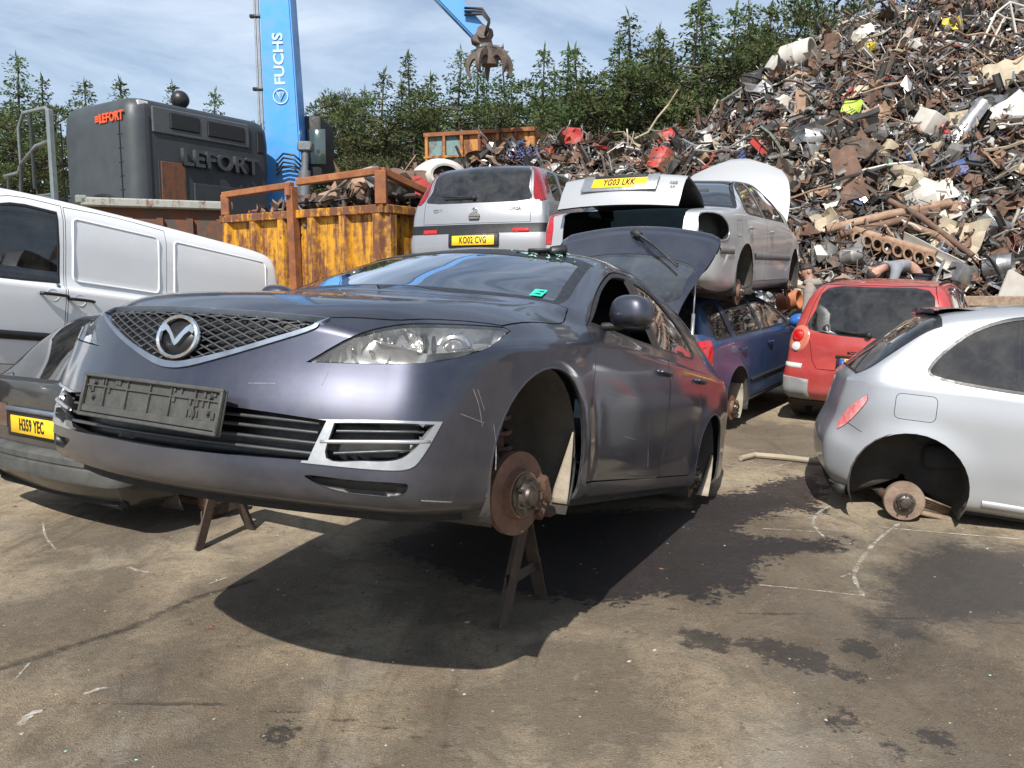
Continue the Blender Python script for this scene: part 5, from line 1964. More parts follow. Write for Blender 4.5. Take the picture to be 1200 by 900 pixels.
def build_ground():
    def axis(lo, hi, step, far0, far1):
        a = list(np.arange(lo, hi + 1e-6, step))
        s, v = step, a[0]
        left = []
        while v > far0:
            s *= 1.25
            v -= s
            left.append(v)
        s, v = step, a[-1]
        right = []
        while v < far1:
            s *= 1.25
            v += s
            right.append(v)
        return np.array(left[::-1] + a + right)
    xs = axis(-5.5, 6.5, .055, -400, 400)
    ys = axis(1.6, 12.5, .055, -60, 700)
    X, Y = np.meshgrid(xs, ys, indexing='ij')
    nx, ny = X.shape
    V = np.stack([X, Y, np.zeros_like(X)], -1).reshape(-1, 3)
    idx = np.arange(nx * ny).reshape(nx, ny)
    F = np.stack([idx[:-1, :-1], idx[1:, :-1], idx[1:, 1:], idx[:-1, 1:]], -1).reshape(-1, 4)
    me = bpy.data.meshes.new('ground')
    me.vertices.add(len(V))
    me.vertices.foreach_set('co', V.ravel())
    me.loops.add(F.size)
    me.loops.foreach_set('vertex_index', F.ravel())
    me.polygons.add(len(F))
    me.polygons.foreach_set('loop_start', np.arange(0, F.size, 4))
    me.polygons.foreach_set('loop_total', np.full(len(F), 4))
    me.update(calc_edges=True)
    oil = np.full(X.shape, -3.)
    for pl in ([(958, 556), (966, 580), (955, 603), (925, 596), (905, 612), (880, 606), (862, 622), (885, 630), (985, 632), (992, 646), (935, 652), (880, 660), (892, 682), (872, 700), (840, 692), (835, 706), (800, 704), (765, 700), (720, 710), (560, 690), (450, 640), (560, 600), (790, 598), (815, 580), (870, 578), (905, 562)],):
        oil = np.maximum(oil, sdf_poly(X, Y, G2(pl)))
    damp = sdf_poly(X, Y, G2([(1040, 668), (1075, 645), (1120, 636), (1180, 640), (1260, 650), (1260, 712), (1180, 722), (1120, 735), (1065, 765), (1030, 755), (1015, 715)]))
    spot = np.full(X.shape, -3.)
    for px, py, r in ((822, 748, .07), (842, 756, .06), (872, 757, .05), (905, 760, .10), (940, 765, .07), (948, 776, .05), (990, 846, .06), (1050, 880, .05), (1010, 762, .09), (1100, 868, .05), (1000, 790, .04), (330, 860, .05), (905, 592, .05)):
        c = gpt(px, py)
        spot = np.maximum(spot, r - np.hypot(X - c.x, (Y - c.y) * .8))
    stain = np.full(X.shape, -3.)
    for px, py, r in ((960, 745, .5), (300, 700, .45), (190, 785, .3), (360, 692, .25), (1080, 800, .5), (700, 810, .35), (180, 600, .6), (90, 720, .4), (1160, 690, .6), (520, 840, .3), (840, 640, .8), (930, 520, .8), (240, 870, .3), (1100, 890, .25), (640, 600, 1.2)):
        c = gpt(px, py)
        stain = np.maximum(stain, r - np.hypot(X - c.x, (Y - c.y) * .6))
    crack = np.minimum(sdf_line(X, Y, G2([(-60, 800), (0, 783), (60, 765), (150, 737), (230, 700), (300, 680)])), sdf_line(X, Y, G2([(60, 820), (240, 825), (330, 832), (450, 850), (540, 880)])) + .01)
    crack = np.minimum(crack, sdf_line(X, Y, G2([(700, 700), (800, 715), (1000, 722), (1200, 730)])) + .012)
    for nm, A in (('oil', oil), ('damp', damp), ('spot', spot), ('stain', stain), ('crack', crack)):
        at_ = me.attributes.new(nm, 'FLOAT', 'POINT')
        at_.data.foreach_set('value', A.ravel().astype(np.float32))
    m, nt, b = new_mat('yard_concrete')
    v = objco(nt)
    def attr(n):
        a = N(nt, 'ShaderNodeAttribute')
        a.attribute_name = n
        return a.outputs['Fac']
    big = noise(nt, .55, 6, .62, .5, v)
    mid = noise(nt, 2.6, 8, .68, .6, v)
    fine = noise(nt, 22, 8, .75, .2, v)
    grit = noise(nt, 130, 4, .7, 0, v)
    base = ramp(nt, mth(nt, 'ADD', mth(nt, 'MULTIPLY', big, .42), mth(nt, 'ADD', mth(nt, 'MULTIPLY', mid, .38), mth(nt, 'MULTIPLY', fine, .20))),
                [(.37, (.095, .071, .046)), (.425, (.235, .178, .116)), (.48, (.38, .298, .200)), (.54, (.49, .40, .275)), (.61, (.62, .52, .375))])
    base = mixc(nt, fr(nt, noise(nt, 55, 6, .8, .3, v), .50, .64, 0, .55), base, (.15, .112, .074), 'MIX')
    base = mixc(nt, fr(nt, grit, .52, .62, 0, .6), base, (.58, .50, .375))
    # reddish and grey cast in patches
    base = mixc(nt, fr(nt, noise(nt, 1.3, 5, .6, .8, v), .52, .72, 0, .55), base, (.31, .29, .255))
    base = mixc(nt, fr(nt, noise(nt, 1.9, 5, .6, .8, objco(nt)), .60, .78, 0, .5), base, (.26, .165, .11))
    # trodden-in grease
    st = mth(nt, 'ADD', attr('stain'), mth(nt, 'MULTIPLY', mth(nt, 'SUBTRACT', mid, .5), 2.2))
    base = mixc(nt, fr(nt, st, -.25, .18, 0, .66), base, (.075, .058, .042))
    mp = N(nt, 'ShaderNodeMapping')
    mp.inputs['Rotation'].default_value = (0, 0, .45)
    mp.inputs['Scale'].default_value = (1, .16, 1)
    L(nt, v, mp.inputs[0])
    base = mixc(nt, fr(nt, noise(nt, 3.2, 8, .72, .8, mp.outputs[0]), .55, .68, 0, .5), base, (.10, .074, .048))
    base = mixc(nt, fr(nt, noise(nt, 7, 9, .75, 1.2, v), .57, .66, 0, .6), base, (.095, .072, .05))
    # pale chips and scrape marks
    vor = N(nt, 'ShaderNodeTexVoronoi')
    vor.inputs['Scale'].default_value = 42
    L(nt, v, vor.inputs['Vector'])
    sepc = N(nt, 'ShaderNodeSeparateColor')
    L(nt, vor.outputs['Color'], sepc.inputs[0])
    chip = mth(nt, 'MULTIPLY', mth(nt, 'LESS_THAN', vor.outputs['Distance'], .13), mth(nt, 'GREATER_THAN', sepc.outputs[0], .80))
    base = mixc(nt, mth(nt, 'MULTIPLY', chip, .7), base, (.46, .42, .34))
    scr = fr(nt, noise(nt, 1.7, 10, .78, 1.8, v), .63, .665)
    base = mixc(nt, mth(nt, 'MULTIPLY', scr, .4), base, (.42, .38, .31))
    # joint between slabs
    ck = mth(nt, 'ADD', attr('crack'), mth(nt, 'MULTIPLY', mth(nt, 'SUBTRACT', fine, .5), .05))
    ckm = fr(nt, ck, .030, .006)
    base = mixc(nt, mth(nt, 'MULTIPLY', ckm, .7), base, (.035, .028, .02))
    # spilt oil
    ed = mth(nt, 'ADD', mth(nt, 'MULTIPLY', mth(nt, 'SUBTRACT', mid, .5), .55), mth(nt, 'MULTIPLY', mth(nt, 'SUBTRACT', fine, .5), .6))
    om = fr(nt, mth(nt, 'ADD', attr('oil'), ed), -.012, .025)
    sm = fr(nt, mth(nt, 'ADD', attr('spot'), mth(nt, 'MULTIPLY', ed, .5)), -.006, .01)
    dm = fr(nt, mth(nt, 'ADD', attr('damp'), mth(nt, 'MULTIPLY', ed, .9)), -.08, .08, 0, .95)
    dm = mth(nt, 'MULTIPLY', dm, fr(nt, grit, .4, .62, 1., .72))
    om = mth(nt, 'MAXIMUM', om, dm)
    wet = mth(nt, 'MAXIMUM', om, mth(nt, 'MULTIPLY', sm, .8))
    thin = mth(nt, 'MULTIPLY', fr(nt, fine, .35, .7, .84, 1.), fr(nt, noise(nt, 75, 5, .8, 0, v), .56, .70, 1., .55))
    wetm = mth(nt, 'MULTIPLY', wet, thin)
    oilc = ramp(nt, noise(nt, 3.5, 5, .6, .6, v), [(.35, (.008, .007, .008)), (.6, (.014, .010, .013)), (.75, (.026, .018, .018))])
    base = mixc(nt, wetm, base, oilc)
    L(nt, base, b.inputs['Base Color'])
    rgh = mth(nt, 'SUBTRACT', .9, mth(nt, 'MULTIPLY', wet, .36))
    L(nt, rgh, b.inputs['Roughness'])
    h = mth(nt, 'ADD', mth(nt, 'MULTIPLY', fine, .8), mth(nt, 'MULTIPLY', grit, .8))
    h = mth(nt, 'ADD', h, mth(nt, 'MULTIPLY', mid, .8))
    h = mth(nt, 'SUBTRACT', h, mth(nt, 'MULTIPLY', ckm, .8))
    bump(nt, b, h, .9, .028)
    L(nt, fr(nt, wet, 0, 1, .35, .5), b.inputs['Specular IOR Level'])
    me.materials.append(m)
    o = bpy.data.objects.new('ground', me)
    col.objects.link(o)
    tag(o, kind='structure')
    # ---- white scratched and chalked lines
    cm, nt, b = new_mat('chalk')
    v = objco(nt)
    out = nt.nodes['Material Output']
    b.inputs['Base Color'].default_value = (.56, .53, .46, 1)
    b.inputs['Roughness'].default_value = .9
    tr = N(nt, 'ShaderNodeBsdfTransparent')
    mx = N(nt, 'ShaderNodeMixShader')
    L(nt, fr(nt, mth(nt, 'ADD', mth(nt, 'MULTIPLY', noise(nt, 95, 6, .85, 0, v), .55), mth(nt, 'MULTIPLY', noise(nt, 9, 4, .7, 0, v), .45)), .45, .60, 0, .85), mx.inputs[0])
    L(nt, tr.outputs[0], mx.inputs[1]); L(nt, b.outputs[0], mx.inputs[2]); L(nt, mx.outputs[0], out.inputs['Surface'])
    r = random.Random(11)
    for w, pts in ((.030, [(976, 592), (958, 602), (953, 613), (958, 622), (966, 630)]), (.020, [(893, 620), (930, 622), (972, 625)]), (.034, [(1055, 613), (1030, 632), (1010, 655), (1001, 676), (1012, 700)]), (.020, [(888, 686), (940, 691), (1013, 699)]),
                   (.028, [(1008, 616), (1070, 622), (1130, 627), (1215, 634)]), (.026, [(845, 545), (895, 550), (942, 557)]), (.016, [(985, 677), (1000, 672)]), (.016, [(905, 605), (948, 603)]), (.02, [(50, 612), (54, 630), (66, 645)]), (.035, [(150, 665), (165, 670), (184, 672)]),
                   (.016, [(245, 685), (267, 677)]), (.016, [(18, 797), (38, 774)]), (.03, [(98, 815), (118, 808), (142, 806)]), (.045, [(22, 852), (36, 838), (50, 834)]), (.015, [(300, 630), (330, 628)]), (.02, [(880, 552), (905, 548), (935, 540)])):
        bm = bmesh.new()
        P = crspl(np.array([tuple(gpt(*p)) for p in pts]), 6)
        rows = []
        for i, p in enumerate(P):
            d = P[min(i + 1, len(P) - 1)] - P[max(i - 1, 0)]
            n = np.array((-d[1], d[0], 0)) / np.linalg.norm(d)
            ww = w * (.30 + .10 * math.sin(i * 1.7) + r.uniform(-.05, .05)) * (.4 if i in (0, len(P) - 1) else 1)
            rows.append([Vector(p + n * ww + (0, 0, .004)), Vector(p - n * ww + (0, 0, .004))])
        ngrid(bm, rows)
        fixn(bm)
        tag(mk('ground_marking', bm, cm), kind='structure')
    # ---- grit, glass crumbs, rust flakes strewn about
    vs, fs, mi = [], [], []
    for k in range(4200):
        if k < 3600:
            y = 1.7 + 6.5 * r.random()**1.5
            x = r.uniform(-.72, .72) * y
        else:
            y = r.uniform(6, 12)
            x = r.uniform(-.4, 4.5)
        s = r.choice((.002, .003, .003, .004, .006)) * r.uniform(.6, 1.5)
        if r.random() < .03:
            s *= 2.2
        a = r.uniform(0, 6.28)
        i0 = len(vs)
        el_ = r.uniform(.5, 1.6)
        for q in range(4):
            t = a + q * PI / 2
            vs.append((x + math.cos(t) * s * (el_ if q % 2 else 1), y + math.sin(t) * s * (el_ if q % 2 else 1), .0015))
        vs.append((x + r.uniform(-.3, .3) * s, y + r.uniform(-.3, .3) * s, s * r.uniform(.3, .9)))
        m_ = r.choices((0, 1, 2, 3), (6, 1.6, 2.4, .15))[0]
        for q in range(4):
            fs.append((i0 + q, i0 + (q + 1) % 4, i0 + 4))
            mi.append(m_)
    me = bpy.data.meshes.new('ground_debris')
    me.from_pydata(vs, [], fs)
    me.polygons.foreach_set('material_index', mi)
    for m_ in (plain('grit_brown', (.13, .10, .07), .9), plain('grit_pale', (.42, .38, .31), .85), rustmat('rust_flake', (.14, .06, .03), (.05, .03, .02), (.2, .1, .05)), MATS['glass_shard']):
        me.materials.append(m_)
    o = bpy.data.objects.new('ground_debris', me)
    col.objects.link(o)
    tag(o, 'scattered grit, glass crumbs and rust flakes lying over the yard surface', 'debris', kind='stuff')

def build_loose():
    for x, y, q, lab in ((.45, 5.75, .1, 'worn tyre lying flat under the tail of the grey hatchback'),):
        bm = bmesh.new()
        R, w = .31, .2
        lathe(bm, [(R * .63, 0), (R * .9, .0), (R, .03), (R, w - .03), (R * .9, w), (R * .63, w), (R * .66, w * .5), (R * .63, 0)], 36, 'Z')
        tag(mk('tyre', bm, MATS['tyre'], angle=40, loc=(x, y, .005), rot=(0, 0, q)), lab, 'tyre')
    """odd pieces lying in the yard"""
    bm = bmesh.new()
    P = [gpt(868, 537, .03), gpt(885, 533, .03), gpt(920, 536, .03), gpt(962, 541, .03)]
    tube(bm, P, .024, 8)
    tag(mk('hose', bm, plain('hose_pale', (.36, .31, .22), .8), angle=40), 'pale length of hose lying on the concrete behind the rounded silver hatchback', 'hose')
    # steel trestle under the grey car
    T = rustmat('trestle_steel', (.065, .045, .033), (.03, .023, .019), (.11, .075, .05), .7, 7)
    root = empty('trestle', (-.85, 4.2, 0), (0, 0, 0), 'rusty steel trestle under the raised nose of the grey hatchback', 'trestle')
    o = Vector((-.85, 4.2, 0))
    for ap, f1, f2 in ((Vector((-1.74, 4.75, .53)), Vector((-1.83, 4.54, 0)), Vector((-1.63, 4.97, 0))), (Vector((.06, 3.66, .53)), Vector((-.06, 3.475, 0)), Vector((.155, 3.835, 0)))):
        for f in (f1, f2):
            bm = bmesh.new()
            d = (ap - f)
            M = Matrix.Translation(f - o) @ d.to_track_quat('Z', 'Y').to_matrix().to_4x4()
            prism(bm, [(-.03, -.03), (.035, -.03), (.035, -.022), (-.022, -.022), (-.022, .035), (-.03, .035)], 0, d.length, 'Z', M=M)
            fixn(bm)
            mk('leg', bm, T, root, smooth=False)
        bm = bmesh.new()
        a, b = f1.lerp(ap, .36), f2.lerp(ap, .36)
        M = Matrix.Translation((a + b) / 2 - o) @ (b - a).to_track_quat('X', 'Z').to_matrix().to_4x4()
        box(bm, (0, 0, 0), ((b - a).length + .05, .012, .05), M=M)
        mk('brace', bm, T, root, smooth=False)
    bm = bmesh.new()
    a, b = Vector((-1.86, 4.82, .545)), Vector((.20, 3.575, .545))
    M = Matrix.Translation((a + b) / 2 - o) @ (b - a).to_track_quat('X', 'Z').to_matrix().to_4x4()
    box(bm, (0, 0, 0), ((b - a).length, .11, .11), M=M, bev=.006)
    for q in (-.32, .30):
        box(bm, (q, .02, .075), (.12, .2, .05), M=M, bev=.004)
    mk('beam', bm, rustmat('rust_dark'), root, smooth=False)
# ------------------------------------------------------------------ skips, baler, crane
def build_skips():
    # orange roll-on skip with rusted top frame
    OR = worn('skip_orange', (.60, .29, .018), .50, .5, scale=1.3, streak=5)
    RU = rustmat('rust_rail', (.24, .085, .03), (.10, .045, .025), (.33, .15, .06), .8, 4)
    A = Vector((-1.60, 10.35, 0))
    u = Vector((-2.47, 1.62, 0)).normalized()
    w = Vector((-u.y, u.x, 0)) * -1
    if w.y < 0:
        w = -w
    M = Matrix((u, w, Vector((0, 0, 1)))).transposed().to_4x4()
    ang = math.atan2(u.y, u.x)
    root = empty('skip', A, (0, 0, 0), 'rusty orange steel skip with open top rail behind the grey car', 'skip')
    Ln, Wd, z0, z1 = 3.05, 1.75, .25, 2.52
    M4 = Matrix((u, w, Vector((0, 0, 1)))).transposed().to_4x4()
    def side(P0, du, dn, L_, nr, name):
        bm = bmesh.new()
        ax = Matrix((du, dn, Vector((0, 0, 1)))).transposed().to_4x4()
        ax.translation = P0
        box(bm, (L_ / 2, .0, (z0 + z1) / 2), (L_, .02, z1 - z0), M=ax)
        mk(name, bm, OR, root, smooth=False)
        for k in range(nr + 1):
            bm = bmesh.new()
            x = .06 + (L_ - .12) * k / nr
            prism(bm, [(x - .09, 0), (x - .055, -.085), (x + .055, -.085), (x + .09, 0)], z0, z1 - .1, 'Z', M=ax @ Matrix.Translation((0, -.011, 0)))
            fixn(bm)
            mk('rib', bm, OR, root, smooth=False)
        bm = bmesh.new()
        box(bm, (L_ / 2, -.04, z1 - .045), (L_ + .1, .13, .11), M=ax, bev=.01)
        mk('top_rail', bm, worn('rail_orange', (.60, .28, .012), .62, .55, scale=2.), root, smooth=False)
        bm = bmesh.new()
        box(bm, (L_ / 2, -.03, z0), (L_, .12, .14), M=ax, bev=.01)
        mk('bottom_rail', bm, OR, root, smooth=False)
    O = Vector((0, 0, 0))
    side(O, u, w, Ln, 5, 'side_panel')
    side(O + u * Ln, w, -u, Wd, 3, 'end_panel')
    side(O, w, u, Wd, 3, 'end_panel')
    side(O + w * Wd, u, -w, Ln, 5, 'side_panel')
    # raised frame and hinge posts
    def bar(a, b, t, nm='frame_bar', mat=RU):
        bm = bmesh.new()
        a, b = Vector(a), Vector(b)
        q = Matrix.Translation((a + b) / 2) @ (b - a).to_track_quat('X', 'Z').to_matrix().to_4x4()
        box(bm, (0, 0, 0), ((b - a).length, t, t), M=q, bev=.008)
        mk(nm, bm, mat, root, smooth=False)
    up = Vector((0, 0, 1))
    f = -w * .05
    h = .42
    bar(f + up * (z1 + .01), f + up * (z1 + h), .14, 'post')
    bar(f + u * 1.55 + up * z0, f + u * 1.55 + up * (z1 + h - .10) - w * .06, .12, 'post')
    bar(f + u * 3.0 + up * (z1 + .01), f + u * 3.0 + up * (z1 + h - .12), .12, 'post')
    bar(f + up * (z1 + h), f + u * 1.5 + up * (z1 + h - .04), .09)
    bar(f + u * 1.6 + up * (z1 + h - .07), f + u * 3.05 + up * (z1 + h - .12), .085)
    bar(f + up * (z1 + h), f + w * Wd + up * (z1 + h - .35), .09)
    bm = bmesh.new()
    cyl(bm, f + u * 1.55 - w * .12 + up * (z1 + .2), f + u * 1.55 - w * .12 + up * (z1 + .34), .05, n=12)
    cyl(bm, f + u * 1.55 - w * .12 + up * 1.2, f + u * 1.55 - w * .12 + up * 1.45, .05, n=12)
    mk('hinge', bm, RU, root, smooth=False)
    # brackets
    bm = bmesh.new()
    tube(bm, [A - A + u * .4 + w * .5 + up * 2.2, u * .5 + w * .6 + up * 2.62, u * .9 + w * .7 + up * 2.75, u * 1.3 + w * .5 + up * 2.4], .02, 6)
    bm.free()
    # low grey-green skip between van and baler
    GG = worn('skip_green', (.20, .23, .20), .35, .6, scale=1.5)
    r2 = empty('skip', at(180, 300, 12.9) * Vector((1, 1, 0)) if False else Vector((-5.0, 12.6, 0)), (0, 0, 0), 'grey-green open skip with a scuffed lip, below the baler', 'skip')
    p0, p1 = at(100, 229, 12.2), at(268, 246, 12.9)
    o2 = Vector((-5.0, 12.6, 0))
    du = (p1 - p0)
    du.z = 0
    L2 = du.length
    du.normalize()
    dn = Vector((-du.y, du.x, 0))
    zt = (p0.z + p1.z) / 2
    ax = Matrix((du, dn, Vector((0, 0, 1)))).transposed().to_4x4()
    ax.translation = Vector((p0.x, p0.y, 0)) - o2
    for nm, mat, cc, ss in (('front_panel', worn('skip_dark', (.06, .055, .045), .55, .7), (L2 / 2, .05, zt / 2), (L2, .02, zt - .05)), ('back_panel', GG, (L2 / 2, 1.7, zt / 2), (L2, .02, zt)), ('end_panel', GG, (.01, .88, zt / 2), (.02, 1.66, zt)), ('end_panel', GG, (L2 - .01, .88, zt / 2), (.02, 1.66, zt))):
        bm = bmesh.new()
        box(bm, cc, ss, M=ax)
        mk(nm, bm, mat, r2, smooth=False)
    bm = bmesh.new()
    box(bm, (L2 / 2, -.02, zt - .02), (L2 + .12, .16, .13), M=ax, bev=.02)
    mk('lip', bm, worn('lip_grey', (.30, .31, .28), .30, .6, scale=3), r2, smooth=False)
    bm = bmesh.new()
    box(bm, (-.05, .5, zt + .01), (.16, 1.2, .12), M=ax, bev=.02)
    mk('lip', bm, GG, r2, smooth=False)
    for k in range(5):
        bm = bmesh.new()
        x = .15 + (L2 - .3) * k / 4
        box(bm, (x, -.0, zt / 2 - .1), (.09, .08, zt - .25), M=ax)
        mk('rib', bm, MATS['skip_dark'], r2, smooth=False)
    # far container on the heap
    p0, p1 = at(500, 158, 20.2), at(626, 163, 19.4)
    zt = p0.z
    du = p1 - p0
    du.z = 0
    L3 = du.length
    du.normalize()
    dn = Vector((-du.y, du.x, 0))
    o3 = Vector((p0.x, p0.y, zt - 1.6))
    r3 = empty('skip', o3, (0, 0, 0), 'far rusty orange and teal container on top of the scrap', 'skip')
    ax = Matrix((du, dn, Vector((0, 0, 1)))).transposed().to_4x4()
    RF = worn('far_orange', (.50, .22, .05), .5, .6, scale=1.2)
    TE = worn('far_teal', (.16, .27, .27), .38, .6, scale=1.2)
    n = 6
    for k in range(n):
        bm = bmesh.new()
        box(bm, (L3 * (k + .5) / n, 0, .8), (L3 / n - .004, .03, 1.55), M=ax)
        mk('side_panel', bm, TE if k < 2 else RF, r3, smooth=False)
        bm = bmesh.new()
        box(bm, (L3 * k / n + .03, -.06, .8), (.07, .09, 1.6), M=ax)
        mk('rib', bm, RF, r3, smooth=False)
    for z in (1.58, 1.05, .5, .06):
        bm = bmesh.new()
        box(bm, (L3 / 2, -.065, z), (L3 + .08, .1, .09 if z > 1.5 else .05), M=ax)
        mk('rail', bm, RU if z > 1.5 else RF, r3, smooth=False)
    bm = bmesh.new()
    box(bm, (0, 1.0, .8), (.04, 2.0, 1.6), M=ax)
    box(bm, (L3, 1.0, .8), (.04, 2.0, 1.6), M=ax)
    box(bm, (L3 / 2, 2.0, .8), (L3, .04, 1.6), M=ax)
    mk('body', bm, RU, r3, smooth=False)

def build_baler():
    GR = plain('baler_grey', (.050, .060, .066), .5, .1, c2=(.038, .045, .05), scale=2.5, bmp=.03)
    GR2 = plain('baler_dark', (.022, .026, .029), .5, c2=(.03, .034, .036), scale=2.5, bmp=.03)
    LG = plain('baler_rail', (.16, .19, .20), .5)
    C = Vector((-6.62, 14.5, 0))
    u = Vector((1.62, 2.45, 0)).normalized()        # along the lettered face
    w = Vector((-u.y, u.x, 0))                       # along the left face
    ax = Matrix((u, w, Vector((0, 0, 1)))).transposed().to_4x4()
    root = empty('baler', C, (0, 0, 0), 'big dark grey scrap baler with raised lettering behind the white van', 'baler')
    z0, z1, Lx, Ly = 1.9, 4.83, 3.1, 2.3
    # housing: rounded plan, top edge falling away in a curve
    bm = bmesh.new()
    rows = []
    plan = []
    r = .28
    for cx, cy, a0 in ((r, r, 180), (Lx - r, r, 270), (Lx - r, Ly - r, 0), (r, Ly - r, 90)):
        for k in range(6):
            a = rad(a0 + 90 * k / 5)
            plan.append((cx + r * math.cos(a), cy + r * math.sin(a)))
    plan.append(plan[0])
    for z, s in ((z0, 0), (z1 - .45, 0), (z1 - .2, .02), (z1 - .08, .07), (z1 - .02, .15), (z1, .28)):
        rows.append([ax @ Vector((Lx / 2 + (x - Lx / 2) * (1 - s / Lx * 2), Ly / 2 + (y - Ly / 2) * (1 - s / Ly * 2), z - .06 * x / Lx * 0)) for x, y in plan])
    ngrid(bm, rows)
    bm.faces.new([bm.verts.new(p) for p in rows[-1][:-1]])
    bmesh.ops.remove_doubles(bm, verts=bm.verts[:], dist=.001)
    fixn(bm)
    for f in bm.faces:
        c = ax.inverted() @ f.calc_center_median()
        if c.x > .30 and c.y < .4:
            f.material_index = 1
    mk('housing', bm, [GR, GR2], root, angle=40)
    # lettered face furniture (y = 0 side), left face furniture (x = 0 side)
    def onF(name, cc, ss, mat, bev=.01, par=None):
        b = bmesh.new()
        box(b, cc, ss, M=ax, bev=bev)
        return mk(name, b, mat, par or root, smooth=False)
    onF('window_band', (1.45, -.012, 4.46), (2.1, .05, .46), plain('baler_band', (.07, .075, .08), .4), .02)
    onF('window', (1.05, -.045, 4.48), (.62, .03, .28), MATS['trim_black'], .02)
    onF('window', (1.95, -.045, 4.46), (.85, .03, .28), MATS['trim_black'], .02)
    onF('window', (2.78, .0, 4.38), (.16, .03, .42), MATS['trim_black'], .02)
    onF('access_door', (.78, -.008, 3.25), (.50, .05, 1.0), worn('baler_door', (.06, .045, .03), .6, .7), .008)
    onF('door_frame', (.78, -.004, 3.25), (.58, .03, 1.09), GR2, .004)
    onF('hatch', (2.05, -.008, 2.95), (1.7, .05, .95), GR2, .012)
    onF('hatch_handle', (1.36, -.045, 3.0), (.08, .04, .16), MATS['trim_black'], .008)
    onF('seam', (.36, -.004, 3.3), (.015, .02, 2.4), MATS['trim_black'], 0)
    tb = text_bm('LEFORT', .42, .05, .012, 1.08, 1.12)
    tb.transform(ax @ Matrix.Translation((1.80, -.045, 3.86)))
    mk('lettering', tb, plain('baler_letters', (.045, .05, .055), .45), root, smooth=False)
    Lf = ax @ Matrix.Rotation(rad(-90), 4, 'Z')
    tb = text_bm('≡LEFORT', .22, .01, .006, .95, 1.05)
    tb.transform(Lf @ Matrix.Translation((-.62, -.012, 4.48)))
    mk('lettering', tb, plain('letter_orange', (.75, .10, .03), .5), root, smooth=False)
    for k, zz in ((1.1, 3.05),):
        b = bmesh.new()
        pts = [Lf @ Vector((-1.55 + 1.0 * q / 8, -.01, zz + .10 * math.sin(PI * q / 8))) for q in range(9)]
        tube(b, pts, .035, 8)
        mk('grab_slot', b, MATS['trim_black'], root)
    for q in (.33, 2.25):
        b = bmesh.new()
        box(b, (0, 0, 0), (.02, .02, 2.5), M=Lf @ Matrix.Translation((-q, -.004, 3.3)))
        mk('seam', b, MATS['trim_black'], root, smooth=False)
    b = bmesh.new()
    for k in range(9):
        for q in (.28, .38, 2.18):
            cyl(b, Lf @ Vector((-q, .01, 2.5 + .24 * k)), Lf @ Vector((-q, -.012, 2.5 + .24 * k)), .014, n=6)
    mk('rivets', b, GR2, root)
    # lamp, exhaust
    onF('lamp', (.30, .12, 4.72), (.2, .12, .09), MATS['clear_lens'], .01)
    b = bmesh.new()
    cyl(b, ax @ Vector((1.35, .5, 4.75)), ax @ Vector((1.35, .5, 5.02)), .09, n=14)
    t2 = bmesh.new()
    bmesh.ops.create_uvsphere(t2, u_segments=16, v_segments=10, radius=.17, matrix=Matrix.Translation(ax @ Vector((1.35, .5, 5.02))))
    join(b, t2)
    mk('exhaust', b, MATS['trim_black'], root)
    # chassis and ladder platform on the left
    onF('chassis', (2.2, 1.1, 1.0), (5.0, 1.8, 1.75), GR2, .03)
    b = bmesh.new()
    box(b, (-.2, 2.75, 2.55), (1.0, .75, 1.3), M=ax, bev=.04)
    mk('side_cabinet', b, plain('cabinet_grey', (.12, .15, .155), .5), root, smooth=False)
    b = bmesh.new()
    box(b, (-.15, 2.34, 3.3), (.12, .10, 3.0), M=ax, bev=.02)
    mk('corner_post', b, LG, root, smooth=False)
    def rail(pts, rr=.035):
        b = bmesh.new()
        tube(b, [ax @ Vector(p) for p in pts], rr, 8)
        mk('handrail', b, LG, root)
    rail([(-.1, 2.45, 3.3), (-.1, 2.45, 4.75), (-.1, 2.55, 4.86), (-.1, 3.4, 4.86), (-.1, 3.62, 4.6), (-.1, 3.62, 3.9), (-.1, 3.75, 3.75), (-.1, 4.3, 3.72)])
    rail([(-.1, 2.45, 4.25), (-.1, 3.0, 4.2), (-.1, 3.62, 3.9)])
    rail([(-.1, 3.15, 4.86), (-.1, 3.15, 3.4)])
    rail([(-.1, 3.62, 3.9), (-.1, 3.85, 2.2), (-.1, 3.95, 1.2)])
    rail([(-.1, 4.15, 3.72), (-.1, 4.3, 2.4), (-.1, 4.35, 1.2)])
    rail([(-.1, 2.5, 3.25), (-.1, 3.7, 3.25)])

